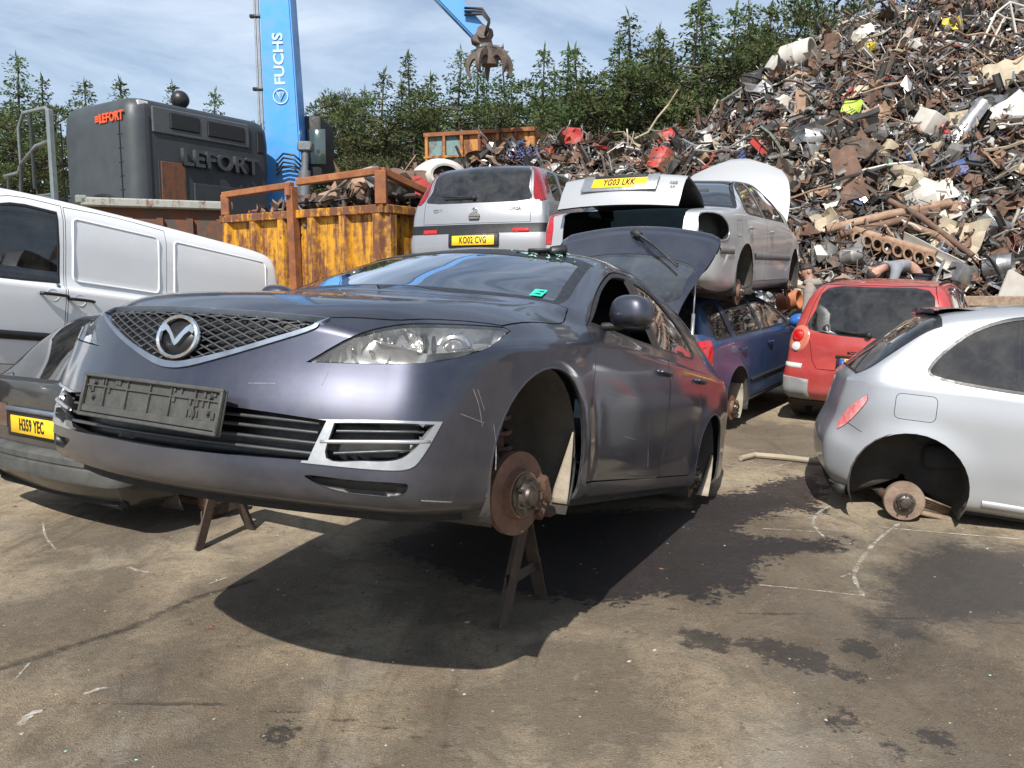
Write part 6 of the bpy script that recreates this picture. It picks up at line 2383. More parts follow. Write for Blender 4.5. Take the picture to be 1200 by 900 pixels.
def build_crane():
    BL = paint('crane_blue', (.016, .27, .74), .0, .38, .08, (.18, .25, .33), .5, .1, .1)
    D = 18.0
    root = empty('crane', (-4.4, 19.2, 0), (0, 0, 0), 'bright blue scrap handling crane, tall boom, grab hanging over the trees', 'crane')
    o = Vector((-4.4, 19.2, 0))
    def W(px, py, d=D):
        return at(px, py, d) - o
    def boxbeam(name, a, b, wa, wb, ta, tb, mat, side=Vector((0, 1, 0)), par=None):
        """tapering box section from a to b; w across the picture, t in depth"""
        d = (b - a).normalized()
        dep = (side - d * side.dot(d)).normalized()
        acr = d.cross(dep)
        bm = bmesh.new()
        R = []
        for p, wv, tv in ((a, wa, ta), (b, wb, tb)):
            R.append([bm.verts.new(p + acr * sx * wv / 2 + dep * sy * tv / 2) for sx, sy in ((1, 1), (-1, 1), (-1, -1), (1, -1))])
        for k in range(4):
            bm.faces.new((R[0][k], R[0][(k + 1) % 4], R[1][(k + 1) % 4], R[1][k]))
        bm.faces.new(R[0]); bm.faces.new(R[1])
        fixn(bm)
        bmesh.ops.bevel(bm, geom=bm.edges[:], offset=.03, segments=2, affect='EDGES')
        return mk(name, bm, mat, par or root, angle=30), acr, dep
    foot, knee, top = W(343, 300), W(342, 190), W(313, -230)
    bo, acr, dep = boxbeam('boom', foot, top, .82, .50, .7, .5, BL)
    # hydraulic pipes up the left edge
    for k, off in enumerate((.47, .53)):
        b = bmesh.new()
        s = 1 if (acr.x < 0) else -1
        pts = [foot.lerp(top, q) + acr * s * (lerp(.82, .50, q) / 2 + .06 + .07 * k) - dep * .2 for q in [i / 12 for i in range(13)]]
        tube(b, pts, .026, 6)
        mk('hydraulic_pipe', b, plain('pipe_grey', (.35, .38, .40), .4, .4), root)
    for q in (.22, .38, .54, .7, .86):
        b = bmesh.new()
        s = 1 if (acr.x < 0) else -1
        c = foot.lerp(top, q) + acr * s * (lerp(.82, .50, q) / 2 + .09) - dep * .2
        box(b, c, (.3, .08, .07), bev=.01)
        mk('pipe_clamp', b, MATS['trim_black'], root)
    # lettering up the boom, round emblem
    bd = (top - foot).normalized()
    ZZ = bd
    nrm = -dep if dep.y > 0 else dep
    acx = acr if acr.x > 0 else -acr
    def onboom(px, py, lift=.0):
        q = W(px, py)
        t = (q - foot).dot(bd) / (top - foot).length
        return q + nrm * (lerp(.7, .5, t) / 2 + .012 + lift) * 1.0
    Mx = Matrix((bd, -nrm, -acx)).transposed().to_4x4()       # text x runs up the boom
    Mx = Matrix((bd, -nrm, nrm.cross(bd) if (nrm.cross(bd)).x < 0 else bd.cross(nrm))).transposed().to_4x4()
    tb = text_bm('FUCHS', .30, .004, .008, 1.15, 1.0)
    Mx.translation = onboom(332, 74)
    tb.transform(Mx)
    mk('lettering', tb, MATS['letter_pale'], root, smooth=False)
    b = bmesh.new()
    Mx.translation = onboom(334, 117) - Vector((0, 0, 0))
    Mx = Mx @ Matrix.Diagonal((.85, 1, .85, 1))
    lathe(b, [(.19, 0), (.19, -.012), (.165, -.012), (.165, 0)], 28, 'Y', Mx)
    tube(b, [Mx @ Vector(q) for q in ((.10, -.008, .09), (-.09, -.008, 0), (.10, -.008, -.09))], .02, 5)
    tube(b, [Mx @ Vector(q) for q in ((.10, -.008, .03), (-.02, -.008, 0), (.10, -.008, -.03))], .014, 5)
    mk('emblem', b, MATS['letter_pale'], root, smooth=False)
    tb = text_bm('TEREX MHL', .13, .003, .004, 1.0, 1.1)
    tb.free()
    # luffing cylinder, hoses, cab
    b = bmesh.new()
    cyl(b, W(356, 250, 17.4), W(357, 200, 17.4), .13, n=14)
    cyl(b, W(357, 205, 17.4), W(358, 172, 17.4), .075, n=12)
    box(b, W(358, 172, 17.4), (.3, .25, .2), bev=.03)
    mk('ram', b, plain('ram_grey', (.18, .19, .20), .45, .3), root, angle=40)
    b = bmesh.new()
    for k in range(4):
        tube(b, [W(324, 188 + 6 * k, 17.55), W(332, 180 + 5 * k, 17.45), W(345, 182 + 5 * k, 17.45), W(354, 190 + 6 * k, 17.45)], .022, 5)
    mk('hoses', b, MATS['trim_black'], root)
    b = bmesh.new()
    box(b, W(369, 178, 18.9), (.62, 1.3, 1.35), bev=.08, seg=2)
    cb = mk('cab', b, MATS['trim_dark'], root, angle=40)
    b = bmesh.new()
    box(b, W(371, 172, 18.21), (.40, .03, .75), bev=.01)
    mk('cab_window', b, plain('cab_glass', (.06, .09, .09), .08, .2, coat=1.), cb)
    b = bmesh.new()
    box(b, Vector((.1, 1.2, 2.3)), (3.0, 3.6, 1.4), bev=.12)
    mk('superstructure', b, MATS['trim_dark'], root, angle=40)
    b = bmesh.new()
    box(b, Vector((.1, 1.0, 1.0)), (2.8, 4.2, .8), bev=.1)
    mk('undercarriage', b, MATS['trim_black'], root, angle=40)
    for sx in (-1.2, 1.4):
        for sy in (-.6, 2.6):
            b = bmesh.new()
            lathe(b, [(.3, -.25), (.58, -.25), (.62, -.15), (.62, .15), (.58, .25), (.3, .25)], 24, 'X', Matrix.Translation((sx, sy, .62)))
            mk('wheel', b, MATS['tyre'], root)
    # stick from the boom head down to the grab
    tip = W(562, 40)
    st, a2, d2 = boxbeam('stick', top, tip, .62, .34, .5, .34, BL)
    b = bmesh.new()
    for k in (0, 1, 2):
        tube(b, [W(545, 14 + 4 * k) - Vector((0, .25, 0)), W(566, 16 + 3 * k) - Vector((0, .3, 0)), W(574, 28 + 2 * k) - Vector((0, .3, 0)), W(569, 44 + k) - Vector((0, .25, 0))], .026, 6)
    mk('hoses', b, MATS['trim_black'], root)
    gm = rustmat('grab_steel', (.10, .075, .06), (.045, .038, .034), (.17, .12, .085), .6, 5)
    g = W(565, 40)
    b = bmesh.new()
    box(b, g + Vector((0, 0, -.06)), (.36, .34, .42), (0, .5, 0), .04)
    cyl(b, g + Vector((.02, -.25, -.02)), g + Vector((.02, .25, -.02)), .13, n=16)
    cyl(b, g + Vector((.02, 0, -.1)), g + Vector((.10, 0, -.5)), .17, .20, n=16)
    gr = mk('grab_head', b, gm, root, angle=40)
    hub = g + Vector((.16, 0, -.46))
    KS = .52
    b = bmesh.new()
    cyl(b, hub + Vector((0, 0, .12)), hub + Vector((0, 0, -.18)), .22, .18, n=18)
    mk('grab_hub', b, gm, root, angle=40)
    for k in range(5):
        a = 2 * PI * k / 5 + .45
        d = Vector((math.cos(a), math.sin(a), 0))
        q = Vector((-d.y, d.x, 0))
        b = bmesh.new()
        # curved claw, broad at the shoulder, pointed at the tip
        C = [(.25, -.02, .13, .15), (.50, .06, .14, .16), (.74, -.02, .13, .15), (.88, -.22, .11, .13), (.92, -.46, .085, .10), (.84, -.70, .05, .06), (.76, -.82, .012, .015)]
        C = crspl(np.array(C) * KS, 3)
        rows = []
        for i, c in enumerate(C):
            p = hub + d * c[0] + Vector((0, 0, c[1]))
            t = C[min(i + 1, len(C) - 1)] - C[max(i - 1, 0)]
            nn = (d * -t[1] + Vector((0, 0, t[0]))).normalized()
            rows.append([p + nn * c[3] * sy + q * c[2] * sx for sx, sy in ((1, .9), (0, 1.15), (-1, .9), (-1, -.7), (1, -.7), (1, .9))])
        ngrid(b, rows)
        bmesh.ops.remove_doubles(b, verts=b.verts[:], dist=.001)
        fixn(b)
        mk('claw', b, gm, root, angle=50)
        b = bmesh.new()
        cyl(b, hub + d * .12 + Vector((0, 0, .18)), hub + d * .40 + Vector((0, 0, .11)), .04, n=10)
        mk('claw_ram', b, plain('ram_grey', (.18, .19, .20)), root)
# ------------------------------------------------------------------ the scrap heap
_hx = [-9, -4, -2.2, .4, 1.2, 2, 3.2, 4.2, 5, 5.6, 6.4, 7.2, 8.2, 9.2, 12, 16, 24, 40]
_hz = [.4, 3.6, 4.1, 4.75, 4.9, 4.75, 4.8, 4.95, 5.45, 5.95, 6.5, 7.0, 7.4, 7.7, 8.4, 8.8, 8.5, 6]
_nr = np.random.RandomState(4)
_lump = [(_nr.uniform(-10, 26), _nr.uniform(11, 30), _nr.uniform(.5, 1.8), _nr.uniform(-.35, .45)) for _ in range(150)]

def heap_h(x, y):
    x, y = np.asarray(x, float), np.asarray(y, float)
    H = np.interp(x, _hx, _hz)
    yb = np.interp(x, [-9, 2.5, 5, 9, 40], [17.0, 14.6, 12.2, 11.6, 11.0])
    yc = np.interp(x, [-9, 0, 6, 40], [20.5, 19.5, 19.0, 19.0])
    t = np.clip((y - yb) / (yc - yb), 0, 1)
    z = H * (t * (1.35 - .35 * t))
    back = np.clip((y - yc - 3.0) / 14, 0, 1)
    z = z * (1 - back**1.5)
    l = np.zeros_like(z)
    for cx, cy, r, a in _lump:
        l += a * np.exp(-((x - cx)**2 + (y - cy)**2) / r**2)
    return np.where(t > 0, z + l * np.clip(z / 1.0, 0, 1), -.05)

def heap_n(x, y):
    e = .15
    gx = (heap_h(x + e, y) - heap_h(x - e, y)) / (2 * e)
    gy = (heap_h(x, y + e) - heap_h(x, y - e)) / (2 * e)
    return Vector((-float(gx), -float(gy), 1)).normalized()

SCRAP = []
def scrap_mats():
    M_ = []
    M_.append(rustmat('scrap_rust', (.135, .075, .05), (.06, .04, .03), (.23, .14, .09), .8, 3))            # 0
    M_.append(plain('scrap_dark', (.030, .028, .026), .7, c2=(.015, .014, .013), scale=3))                    # 1
    M_.append(plain('scrap_grey', (.26, .255, .245), .5, .35, c2=(.13, .12, .11), scale=3))                   # 2
    M_.append(plain('scrap_white', (.56, .54, .49), .55, c2=(.40, .37, .32), scale=2.5))                      # 3
    M_.append(plain('scrap_beige', (.46, .40, .29), .7, c2=(.26, .21, .145), scale=3))                        # 4
    M_.append(plain('scrap_silver', (.42, .425, .43), .36, .8, c2=(.20, .19, .18), scale=3))                   # 5
    M_.append(worn('scrap_red', (.42, .04, .035), .4, .5))                                                    # 6
    M_.append(worn('scrap_blue', (.05, .10, .26), .4, .5))                                                    # 7
    M_.append(worn('scrap_green', (.12, .19, .15), .4, .5))                                                   # 8
    M_.append(plain('scrap_brown', (.13, .095, .07), .8, c2=(.06, .045, .035), scale=4))                      # 9
    M_.append(plain('scrap_yellow', (.62, .52, .05), .5, c2=(.4, .3, .04), scale=3))                          # 10
    M_.append(rustmat('scrap_lightrust', (.27, .17, .11), (.14, .085, .055), (.37, .27, .19), .8, 3))           # 11
    return M_

class Pile:
    def __init__(s):
        s.v, s.f, s.m = [], [], []
    def add(s, vs, fs, mi, M):
        i = len(s.v)
        s.v += [tuple(M @ Vector(p)) for p in vs]
        s.f += [tuple(q + i for q in f) for f in fs]
        s.m += [mi] * len(fs)

def rrot(r, n, spread):
    q = Vector((0, 0, 1)).rotation_difference(n)
    e = Euler((r.gauss(0, spread), r.gauss(0, spread), r.uniform(0, 2 * PI)))
    return q.to_matrix() @ e.to_matrix()

def sheet(r, w, h, crumple, nu=3, nv=3):
    bend, tw = r.gauss(0, 1.2), r.gauss(0, .5)
    vs, fs = [], []
    for i in range(nu + 1):
        for j in range(nv + 1):
            u, v = i / nu - .5, j / nv - .5
            z = bend * (u * u - .1) * w + tw * u * v * w + r.gauss(0, crumple)
            vs.append((u * w + r.gauss(0, crumple * .6), v * h * (1 + .15 * r.random()) + r.gauss(0, crumple * .6), z))
    for i in range(nu):
        for j in range(nv):
            a = i * (nv + 1) + j
            fs.append((a, a + nv + 1, a + nv + 2, a + 1))
    return vs, fs

def ptube(r, pts, rad_, n=5):
    vs, fs = [], []
    pts = [Vector(p) for p in pts]
    for i, p in enumerate(pts):
        d = (pts[min(i + 1, len(pts) - 1)] - pts[max(i - 1, 0)]).normalized()
        a = d.cross(Vector((.3, .2, 1))).normalized()
        b = d.cross(a)
        for k in range(n):
            t = 2 * PI * k / n
            vs.append(p + a * math.cos(t) * rad_ + b * math.sin(t) * rad_)
    for i in range(len(pts) - 1):
        for k in range(n):
            fs.append((i * n + k, i * n + (k + 1) % n, (i + 1) * n + (k + 1) % n, (i + 1) * n + k))
    fs.append(tuple(range(n)))
    fs.append(tuple(range(len(vs) - n, len(vs)))[::-1])
    return vs, fs

def lumpbox(r, w, h, d, j):
    vs = [((x - .5) * w + r.gauss(0, j * w), (y - .5) * h + r.gauss(0, j * h), (z - .5) * d + r.gauss(0, j * d)) for x in (0, 1) for y in (0, 1) for z in (0, 1)]
    fs = [(0, 1, 3, 2), (4, 6, 7, 5), (0, 4, 5, 1), (2, 3, 7, 6), (0, 2, 6, 4), (1, 5, 7, 3)]
    return vs, fs

def build_heap():
    r = random.Random(21)
    MT = scrap_mats()
    # body of the heap: packed dark rubbish
    xs, ys = np.arange(-9.5, 30.1, .35), np.arange(11, 38.1, .35)
    X, Y = np.meshgrid(xs, ys, indexing='ij')
    Z = heap_h(X, Y) - .10 + _nr.normal(0, .10, X.shape)
    vs = np.stack([X, Y, Z], -1).reshape(-1, 3)
    ny = len(ys)
    P = Pile()
    P.v = [tuple(q) for q in vs]
    for i in range(len(xs) - 1):
        for j in range(ny - 1):
            a = i * ny + j
            if max(Z[i, j], Z[i + 1, j], Z[i, j + 1], Z[i + 1, j + 1]) < .0:
                continue
            P.f.append((a, a + ny, a + ny + 1, a + 1))
            P.m.append(r.choice((9, 9, 1, 0)))
    pal = [0, 1, 2, 3, 4, 5, 6, 7, 8, 9, 10, 11]
    wts = [22, 20, 17, 4.2, 5.5, 13, .55, .8, .9, 14, .15, 8]
    n = 0
    tries = 0
    while n < 14800 and tries < 99000:
        tries += 1
        # denser where the camera looks
        if r.random() < .16:
            x, y = r.uniform(-3.0, 4.5), r.uniform(14.8, 20.5)
        else:
            x, y = r.uniform(3.4, 17), r.uniform(11.6, 21.0)
        if x > .72 * y + 2.8:
            continue
        z = float(heap_h(x, y))
        if z < .05:
            continue
        nn = heap_n(x, y)
        lift = abs(r.gauss(0, .09))
        Mx = (Matrix.Translation(Vector((x, y, z)) + nn * lift) @ rrot(r, nn, .55).to_4x4() @ Matrix.Scale(.88, 4))
        mi = r.choices(pal, wts)[0]
        # the middle band of the heap is browner, the left is darker and redder
        if x < 4 and r.random() < .3:
            mi = r.choice((1, 1, 5, 9, 6, 2, 2, 0))
        k = r.random()
        if k < .28:
            w = abs(r.gauss(.16, .13)) + .06
            vs_, fs_ = sheet(r, w, w * r.uniform(.35, 1.4), .025 + .05 * w, 3, 3)
        elif k < .50:
            l = abs(r.gauss(.45, .4)) + .15
            t = r.uniform(.010, .038)
            vs_, fs_ = lumpbox(r, l, t, t * r.uniform(.25, 1), .0)
            if mi in (3, 10, 6):
                mi = 11
        elif k < .69:
            l = abs(r.gauss(.45, .4)) + .15
            rr = r.choice((.008, .012, .018, .025, .035))
            pts = []
            p = Vector((-l / 2, 0, 0))
            d = Vector((1, 0, 0))
            for q in range(5):
                pts.append(p.copy())
                d = (d + Vector((0, r.gauss(0, .35), r.gauss(0, .35)))).normalized()
                p += d * l / 4
            vs_, fs_ = ptube(r, pts, rr, 5)
        elif k < .83:
            # tangled wire and cable
            pts = []
            p, d = Vector(), Vector((r.gauss(0, 1), r.gauss(0, 1), r.gauss(0, .5))).normalized()
            for q in range(8):
                pts.append(p.copy())
                d = (d + Vector((r.gauss(0, .7), r.gauss(0, .7), r.gauss(0, .5)))).normalized()
                p += d * r.uniform(.05, .14)
            vs_, fs_ = ptube(r, pts, r.choice((.006, .009, .012)), 4)
            mi = r.choice((1, 1, 3, 5, 2, 0))
        elif k < .90:
            w = abs(r.gauss(.10, .08)) + .05
            vs_, fs_ = lumpbox(r, w, w * r.uniform(.5, 1.6), w * r.uniform(.15, .7), .14)
            if mi in (0, 4, 9, 11) and r.random() < .6:
                mi = r.choice((1, 2, 5, 3))
        elif k < .95:
            # pressed channel section
            l = r.uniform(.3, 1.1)
            a, h = r.uniform(.04, .10), r.uniform(.02, .06)
            prof = [(-a, h), (-a, 0), (a, 0), (a, h)]
            vs_, fs_ = [], []
            for q in (0, .5, 1):
                b_ = r.gauss(0, .05)
                vs_ += [(l * (q - .5), u + b_ * (q == .5), v + b_ * (q == .5)) for u, v in prof]
            for q in (0, 1):
                for s_ in range(3):
                    a0 = q * 4 + s_
                    fs_.append((a0, a0 + 1, a0 + 5, a0 + 4))
        else:
            # ring: rim, hoop, drum end
            R, rr = r.uniform(.07, .2), r.uniform(.012, .05)
            vs_, fs_ = [], []
            for q in range(10):
                t = 2 * PI * q / 10
                for uu, vv in ((R, rr), (R, -rr), (R * .78, -rr), (R * .78, rr)):
                    vs_.append((uu * math.cos(t), uu * math.sin(t), vv))
            for q in range(10):
                for s_ in range(4):
                    fs_.append((q * 4 + s_, q * 4 + (s_ + 1) % 4, ((q + 1) % 10) * 4 + (s_ + 1) % 4, ((q + 1) % 10) * 4 + s_))
            mi = r.choice((1, 5, 2, 0, 0))
        P.add(vs_, fs_, mi, Mx)
        n += 1
    me = bpy.data.meshes.new('scrap_heap')
    me.from_pydata(P.v, [], P.f)
    me.polygons.foreach_set('material_index', P.m)
    for m in MT:
        me.materials.append(m)
    o = bpy.data.objects.new('scrap_heap', me)
    col.objects.link(o)
    tag(o, 'towering heap of mixed scrap metal, sheet, pipe, wire and bar', 'scrap heap', kind='stuff')

def onheap(px, py, lift=.12):
    """walk along the photo ray until it meets the heap"""
    for i in range(400):
        Y = 11.5 + i * .03
        p = at(px, py, Y)
        if p.z <= float(heap_h(p.x, p.y)) + lift:
            return p
    return at(px, py, 18)

def build_scrap_items():
    r = random.Random(77)
    MT = {m.name: m for m in scrap_mats()}
    toward = lambda p: (Vector((0, 0, CAM_H)) - p).normalized()
    def put(name, bm, mat, p, rot, label, cat, group=None, smooth=False, angle=None):
        o = mk(name, bm, mat if isinstance(mat, list) else (MT.get(mat) or MATS[mat]), None, smooth=smooth or bool(angle), angle=angle, loc=p, rot=rot)
        tag(o, label, cat, group)
        return o
    def face(px, py, tilt=(0, 0), lift=.22):
        """pose of a flat piece lying on the slope and showing its face to the yard"""
        p = onheap(px, py, lift)
        n = (heap_n(p.x, p.y) + toward(p) * 1.2).normalized()
        q = Vector((0, 0, 1)).rotation_difference(n)
        e = (q.to_matrix() @ Euler((tilt[0], tilt[1], 0)).to_matrix()).to_euler()
        return p, n, e
    PXM = lambda p: p.y / FPX          # metres per photo pixel there
    def flat(name, px, py, wpx, hpx, spin, mat, label, cat, crumple=.03, bend=None, nu=5, nv=5, tilt=(0, 0), th=.012):
        p, n, _ = face(px, py)
        k = PXM(p)
        # axes: across the picture and up the slope
        x = Vector((1, 0, 0))
        x = (x - n * x.dot(n)).normalized()
        y = n.cross(x)
        M = Matrix((x, y, n)).transposed().to_4x4() @ Euler((tilt[0], tilt[1], spin)).to_matrix().to_4x4()
        vs, fs = sheet(r, wpx * k, hpx * k * 1.1, crumple, nu, nv)
        bm = bmesh.new()
        V = [bm.verts.new(M @ Vector(q)) for q in vs]
        for f in fs:
            bm.faces.new([V[i] for i in f])
        e = bm.faces[:]
        fixn(bm)
        ret = bmesh.ops.solidify(bm, geom=bm.faces[:], thickness=th)
        return put(name, bm, mat, p + n * .05, (0, 0, 0), label, cat, angle=35)
    def pipe(name, pts, rr, mat, label, cat, lift=.25, group=None, n=12, hollow=True, dz=0):
        P = [onheap(px, py, lift) for px, py in pts]
        o = P[0].copy()
        bm = bmesh.new()
        tube(bm, [q - o for q in P], rr, n, cap=not hollow)
        if hollow:
            tube(bm, [q - o for q in P], rr * .82, n, cap=False)
        fixn(bm)
        return put(name, bm, mat, o + Vector((0, 0, dz)), (0, 0, 0), label, cat, group, angle=40)
    def crate(name, px, py, w, h, d, rot, mat, label, cat, bev=.03, extra=None, lift=.2):
        p = onheap(px, py, lift)
        k = PXM(p)
        bm = bmesh.new()
        box(bm, (0, 0, 0), (w * k, d * k, h * k), bev=min(bev, .2 * w * k), seg=2)
        if extra:
            extra(bm, k)
        return put(name, bm, mat, p, rot, label, cat, angle=40)
    # long rusty pipes near the foot of the heap
    pipe('pipe', [(968, 269), (1040, 252), (1114, 238)], .075, 'scrap_lightrust', 'long rusty pipe lying uppermost above the row of cast rings', 'pipe', .38)
    pipe('pipe', [(984, 275), (1040, 262), (1100, 246)], .065, 'scrap_rust', 'long dark rusty pipe just under the uppermost pipe', 'pipe', .32)
    pipe('pipe', [(1042, 235), (1080, 255), (1140, 300)], .05, 'scrap_rust', 'rusty bar slanting down to the right across the rusty pipes', 'bar', .42, hollow=False)
    pipe('pipe', [(1060, 262), (1095, 275), (1135, 298)], .06, 'scrap_lightrust', 'short rusty beam right of the cast rings', 'beam', .3, hollow=False)
    # cast header with a row of open rings
    p = onheap(1000, 278, .35)
    q = onheap(1072, 300, .35)
    root = empty('radiator_header', p, (0, 0, 0), 'rusty cast header with a row of open round ports', 'header')
    bm = bmesh.new()
    d = q - p
    d = d.normalized() * 1.35
    cyl(bm, Vector((0, 0, .12)), d + Vector((0, 0, .12)), .07, n=12)
    mk('bar', bm, MT['scrap_lightrust'], root, angle=40)
    for k in range(8):
        c = d * (k + .3) / 8
        bm = bmesh.new()
        ax = Vector((-.25, -1, -.05)).normalized()
        Mq = Matrix.Translation(c) @ Vector((0, 1, 0)).rotation_difference(ax).to_matrix().to_4x4()
        lathe(bm, [(.055, -.14), (.085, -.14), (.085, .14), (.055, .14), (.055, -.14)], 18, 'Y', Mq @ Matrix.Diagonal((1, 1, 1.35, 1)))
        mk('port', bm, MT['scrap_lightrust'], root, angle=40)
    flat('rusty_sheet', 994, 208, 30, 60, .15, 'scrap_rust', 'tall dark rusted sheet standing on the heap above the pipes', 'sheet metal', .02)
    flat('rusty_sheet', 1010, 178, 62, 20, -.35, 'scrap_brown', 'brown curved sheet lying above the tall rusted sheet', 'sheet metal')
    flat('sheet_metal', 1086, 228, 62, 24, .25, 'scrap_white', 'crumpled white panel right of the tall rusted sheet', 'panel', .05)
    flat('sheet_metal', 1062, 212, 46, 22, -.3, 'scrap_beige', 'torn cream sheet beside the crumpled white panel', 'panel', .05)
    flat('board', 1178, 88, 46, 26, .2, 'scrap_beige', 'broken cream board high on the right of the heap', 'board', .03)
    flat('sheet_metal', 1184, 132, 44, 26, .5, 'scrap_white', 'white appliance door at the right edge of the heap', 'panel', .006)
    flat('green_case', 998, 127, 20, 14, -.4, 'case_lime', 'lime green casing half way up the heap', 'casing', .008)
    flat('red_plate', 938, 126, 12, 36, -.12, 'scrap_lightrust', 'upright reddish brown plate left of the lime green casing', 'plate', .006)
    flat('orange_plate', 1028, 134, 26, 16, .4, 'scrap_lightrust', 'rust orange folded plate right of the lime green casing', 'plate', .02)
    flat('car_wing', 774, 187, 30, 22, -.5, 'scrap_red', 'bright red car panel above the raised silver boot lid', 'car panel', .02)
    flat('car_wing', 782, 160, 24, 12, .2, 'scrap_red', 'small red panel further up behind the bright red one', 'car panel', .02)
    flat('car_wing', 670, 160, 26, 16, .3, 'scrap_red', 'crumpled red panel above the stacked silver hatchback', 'car panel', .05)
    flat('white_sheet', 985, 200, 14, 20, .6, 'scrap_white', 'small white folded sheet left of the tall rusted sheet', 'sheet metal', .02)
    flat('grey_tarp', 1122, 280, 52, 40, -.4, 'scrap_beige', 'curved beige sheet right of the row of cast rings', 'sheet metal', .05)
    flat('white_board', 1088, 300, 18, 60, .9, 'scrap_white', 'pale board slanting under the curved beige sheet', 'board', .01)
    flat('grey_sheet', 968, 262, 26, 22, .3, 'scrap_beige', 'crumpled buff sheet left of the long rusty pipes', 'sheet metal', .04)
    flat('grey_sheet', 950, 160, 54, 16, -.2, 'scrap_silver', 'dull silver sheet below the reddish plate', 'sheet metal', .03)
    flat('grey_sheet', 900, 96, 46, 18, .3, 'scrap_grey', 'grey sheet draped beside the black drum', 'sheet metal', .05)
    flat('dark_sheet', 990, 150, 70, 22, .05, 'scrap_dark', 'black hollow sheet below the lime green casing', 'sheet metal', .04)
    flat('blue_sheet', 1120, 200, 22, 14, .3, 'scrap_blue', 'small blue sheet right of the crumpled white panel', 'sheet metal', .02)
    flat('white_sheet', 1010, 40, 26, 12, .5, 'scrap_white', 'white strip of sheet near the top of the heap', 'sheet metal', .03)
    flat('yellow_bag', 1117, 30, 18, 14, .1, 'scrap_yellow', 'yellow sack near the top right of the heap', 'sack', .04)
    flat('orange_scrap', 1002, 176, 10, 14, .2, 'scrap_yellow', 'small orange yellow piece over the tall rusted sheet', 'scrap piece', .02)
    flat('white_board', 1130, 150, 16, 60, -.7, 'scrap_silver', 'long pale strip leaning right of the white washing machine', 'strip', .01)
    crate('washing_machine', 1088, 145, 26, 26, 24, (.4, .3, .5), 'scrap_white', 'battered white washing machine on the upper heap', 'appliance')
    crate('white_box', 912, 78, 22, 16, 18, (.3, .5, .2), 'scrap_white', 'white box beside the pale cylinder on the heap shoulder', 'box')
    crate('grey_cabinet', 1118, 180, 24, 18, 16, (.4, -.4, .9), 'scrap_grey', 'grey cabinet tipped over below the washing machine', 'cabinet')
    crate('grey_cabinet', 950, 178, 14, 16, 12, (.1, .2, .2), 'scrap_grey', 'small grey switch box under the dull silver sheet', 'box')
    crate('beige_case', 1040, 175, 14, 20, 12, (.2, .6, .2), 'scrap_beige', 'beige case right of the orange yellow piece', 'case')
    crate('engine_block', 1128, 322, 30, 22, 20, (.2, .3, .4), 'scrap_silver', 'lump of grey alloy casting above the red hatchback', 'casting')
    for px, py, rr, ln, mat, lab in ((935, 66, 16, 34, 'scrap_white', 'white cylinder with a dirty end on the heap shoulder'), (886, 97, 13, 24, 'scrap_dark', 'black drum lying at the left shoulder of the heap'), (925, 352, 11, 24, 'pipe_orange', 'short orange pipe behind the blue estate car'), (1000, 300, 10, 26, 'scrap_grey', 'grey canister below the row of cast rings'), (1170, 312, 14, 30, 'scrap_silver', 'dented silver tank at the right foot of the heap')):
        p = onheap(px, py, .25) if py < 340 else at(px, py, 12.0)
        k = PXM(p)
        bm = bmesh.new()
        dd = Vector((.75, -.65, .12)).normalized() * ln * k
        ax = Matrix.Translation(-dd / 2) @ Vector((0, 0, 1)).rotation_difference(dd.normalized()).to_matrix().to_4x4()
        R = rr * k
        lathe(bm, [(.001, .04), (R * .8, .02), (R * .8, 0), (R * .93, 0), (R, R * .06), (R, dd.length * .5), (R * 1.03, dd.length * .52), (R, dd.length * .54), (R, dd.length), (R * .9, dd.length), (R * .85, dd.length * .7), (.001, dd.length * .7)], 22, 'Z', ax)
        fixn(bm)
        put('drum' if 'drum' in lab else 'pipe' if 'pipe' in lab else 'tank', bm, mat, p, (0, 0, 0), lab, 'drum' if 'drum' in lab else 'pipe' if 'pipe' in lab else 'tank', angle=40)
    # white tubular frame near the top right corner
    p = onheap(1150, 52, .3)
    k = PXM(p)
    bm = bmesh.new()
    for pts in ([(0, 0, 0), (14, 0, 34), (30, 2, 46), (48, 0, 40)], [(10, 4, -6), (26, 4, 30), (50, 4, 26)], [(0, 0, 0), (10, 4, -6)], [(14, 0, 34), (26, 4, 30)], [(6, 2, -10), (40, 2, 10), (58, 2, -4)], [(30, 2, 46), (40, 2, 10)]):
        tube(bm, [Vector(q) * k for q in pts], .022, 8)
    put('tube_frame', bm, 'scrap_white', p, (0, 0, 0), 'white tubular frame at the top right of the heap', 'frame', angle=40)
    for i, (a, b, mat, lab) in enumerate((((1010, 110), (1062, 96), 'scrap_lightrust', 'pale rusty bar across the upper heap'), ((960, 60), (1030, 78), 'scrap_rust', 'thin rusty bar under the summit of the heap'), ((1090, 195), (1160, 160), 'scrap_silver', 'long silver bar leaning on the right of the heap'),
                                          ((1010, 200), (1070, 190), 'scrap_white', 'thin white rod above the crumpled white panel'), ((1090, 345), (1130, 250), 'scrap_silver', 'silver rod standing above the red hatchback'), ((900, 240), (940, 262), 'scrap_silver', 'bent silver rail right of the raised silver bonnet'), ((1000, 88), (1060, 60), 'scrap_rust', 'rusty angle bar just below the summit'))):
        pipe('bar', [a, ((a[0] + b[0]) / 2, (a[1] + b[1]) / 2 - 2), b], .025, mat, lab, 'bar', .3, hollow=False, n=6)
    # steel edge and white sheet at the far right, behind the rounded silver car
    RU = rustmat('rust_rail', (.24, .085, .03))
    p0, p1 = at(1112, 352, 11.3), at(1290, 352, 11.3)
    root = empty('steel_trough', p0, (0, 0, 0), 'rusty steel trough edge behind the roof of the rounded silver hatchback', 'trough')
    bm = bmesh.new()
    box(bm, ((p1 - p0).length / 2, 0, -.01), ((p1 - p0).length, .12, .14), bev=.01)
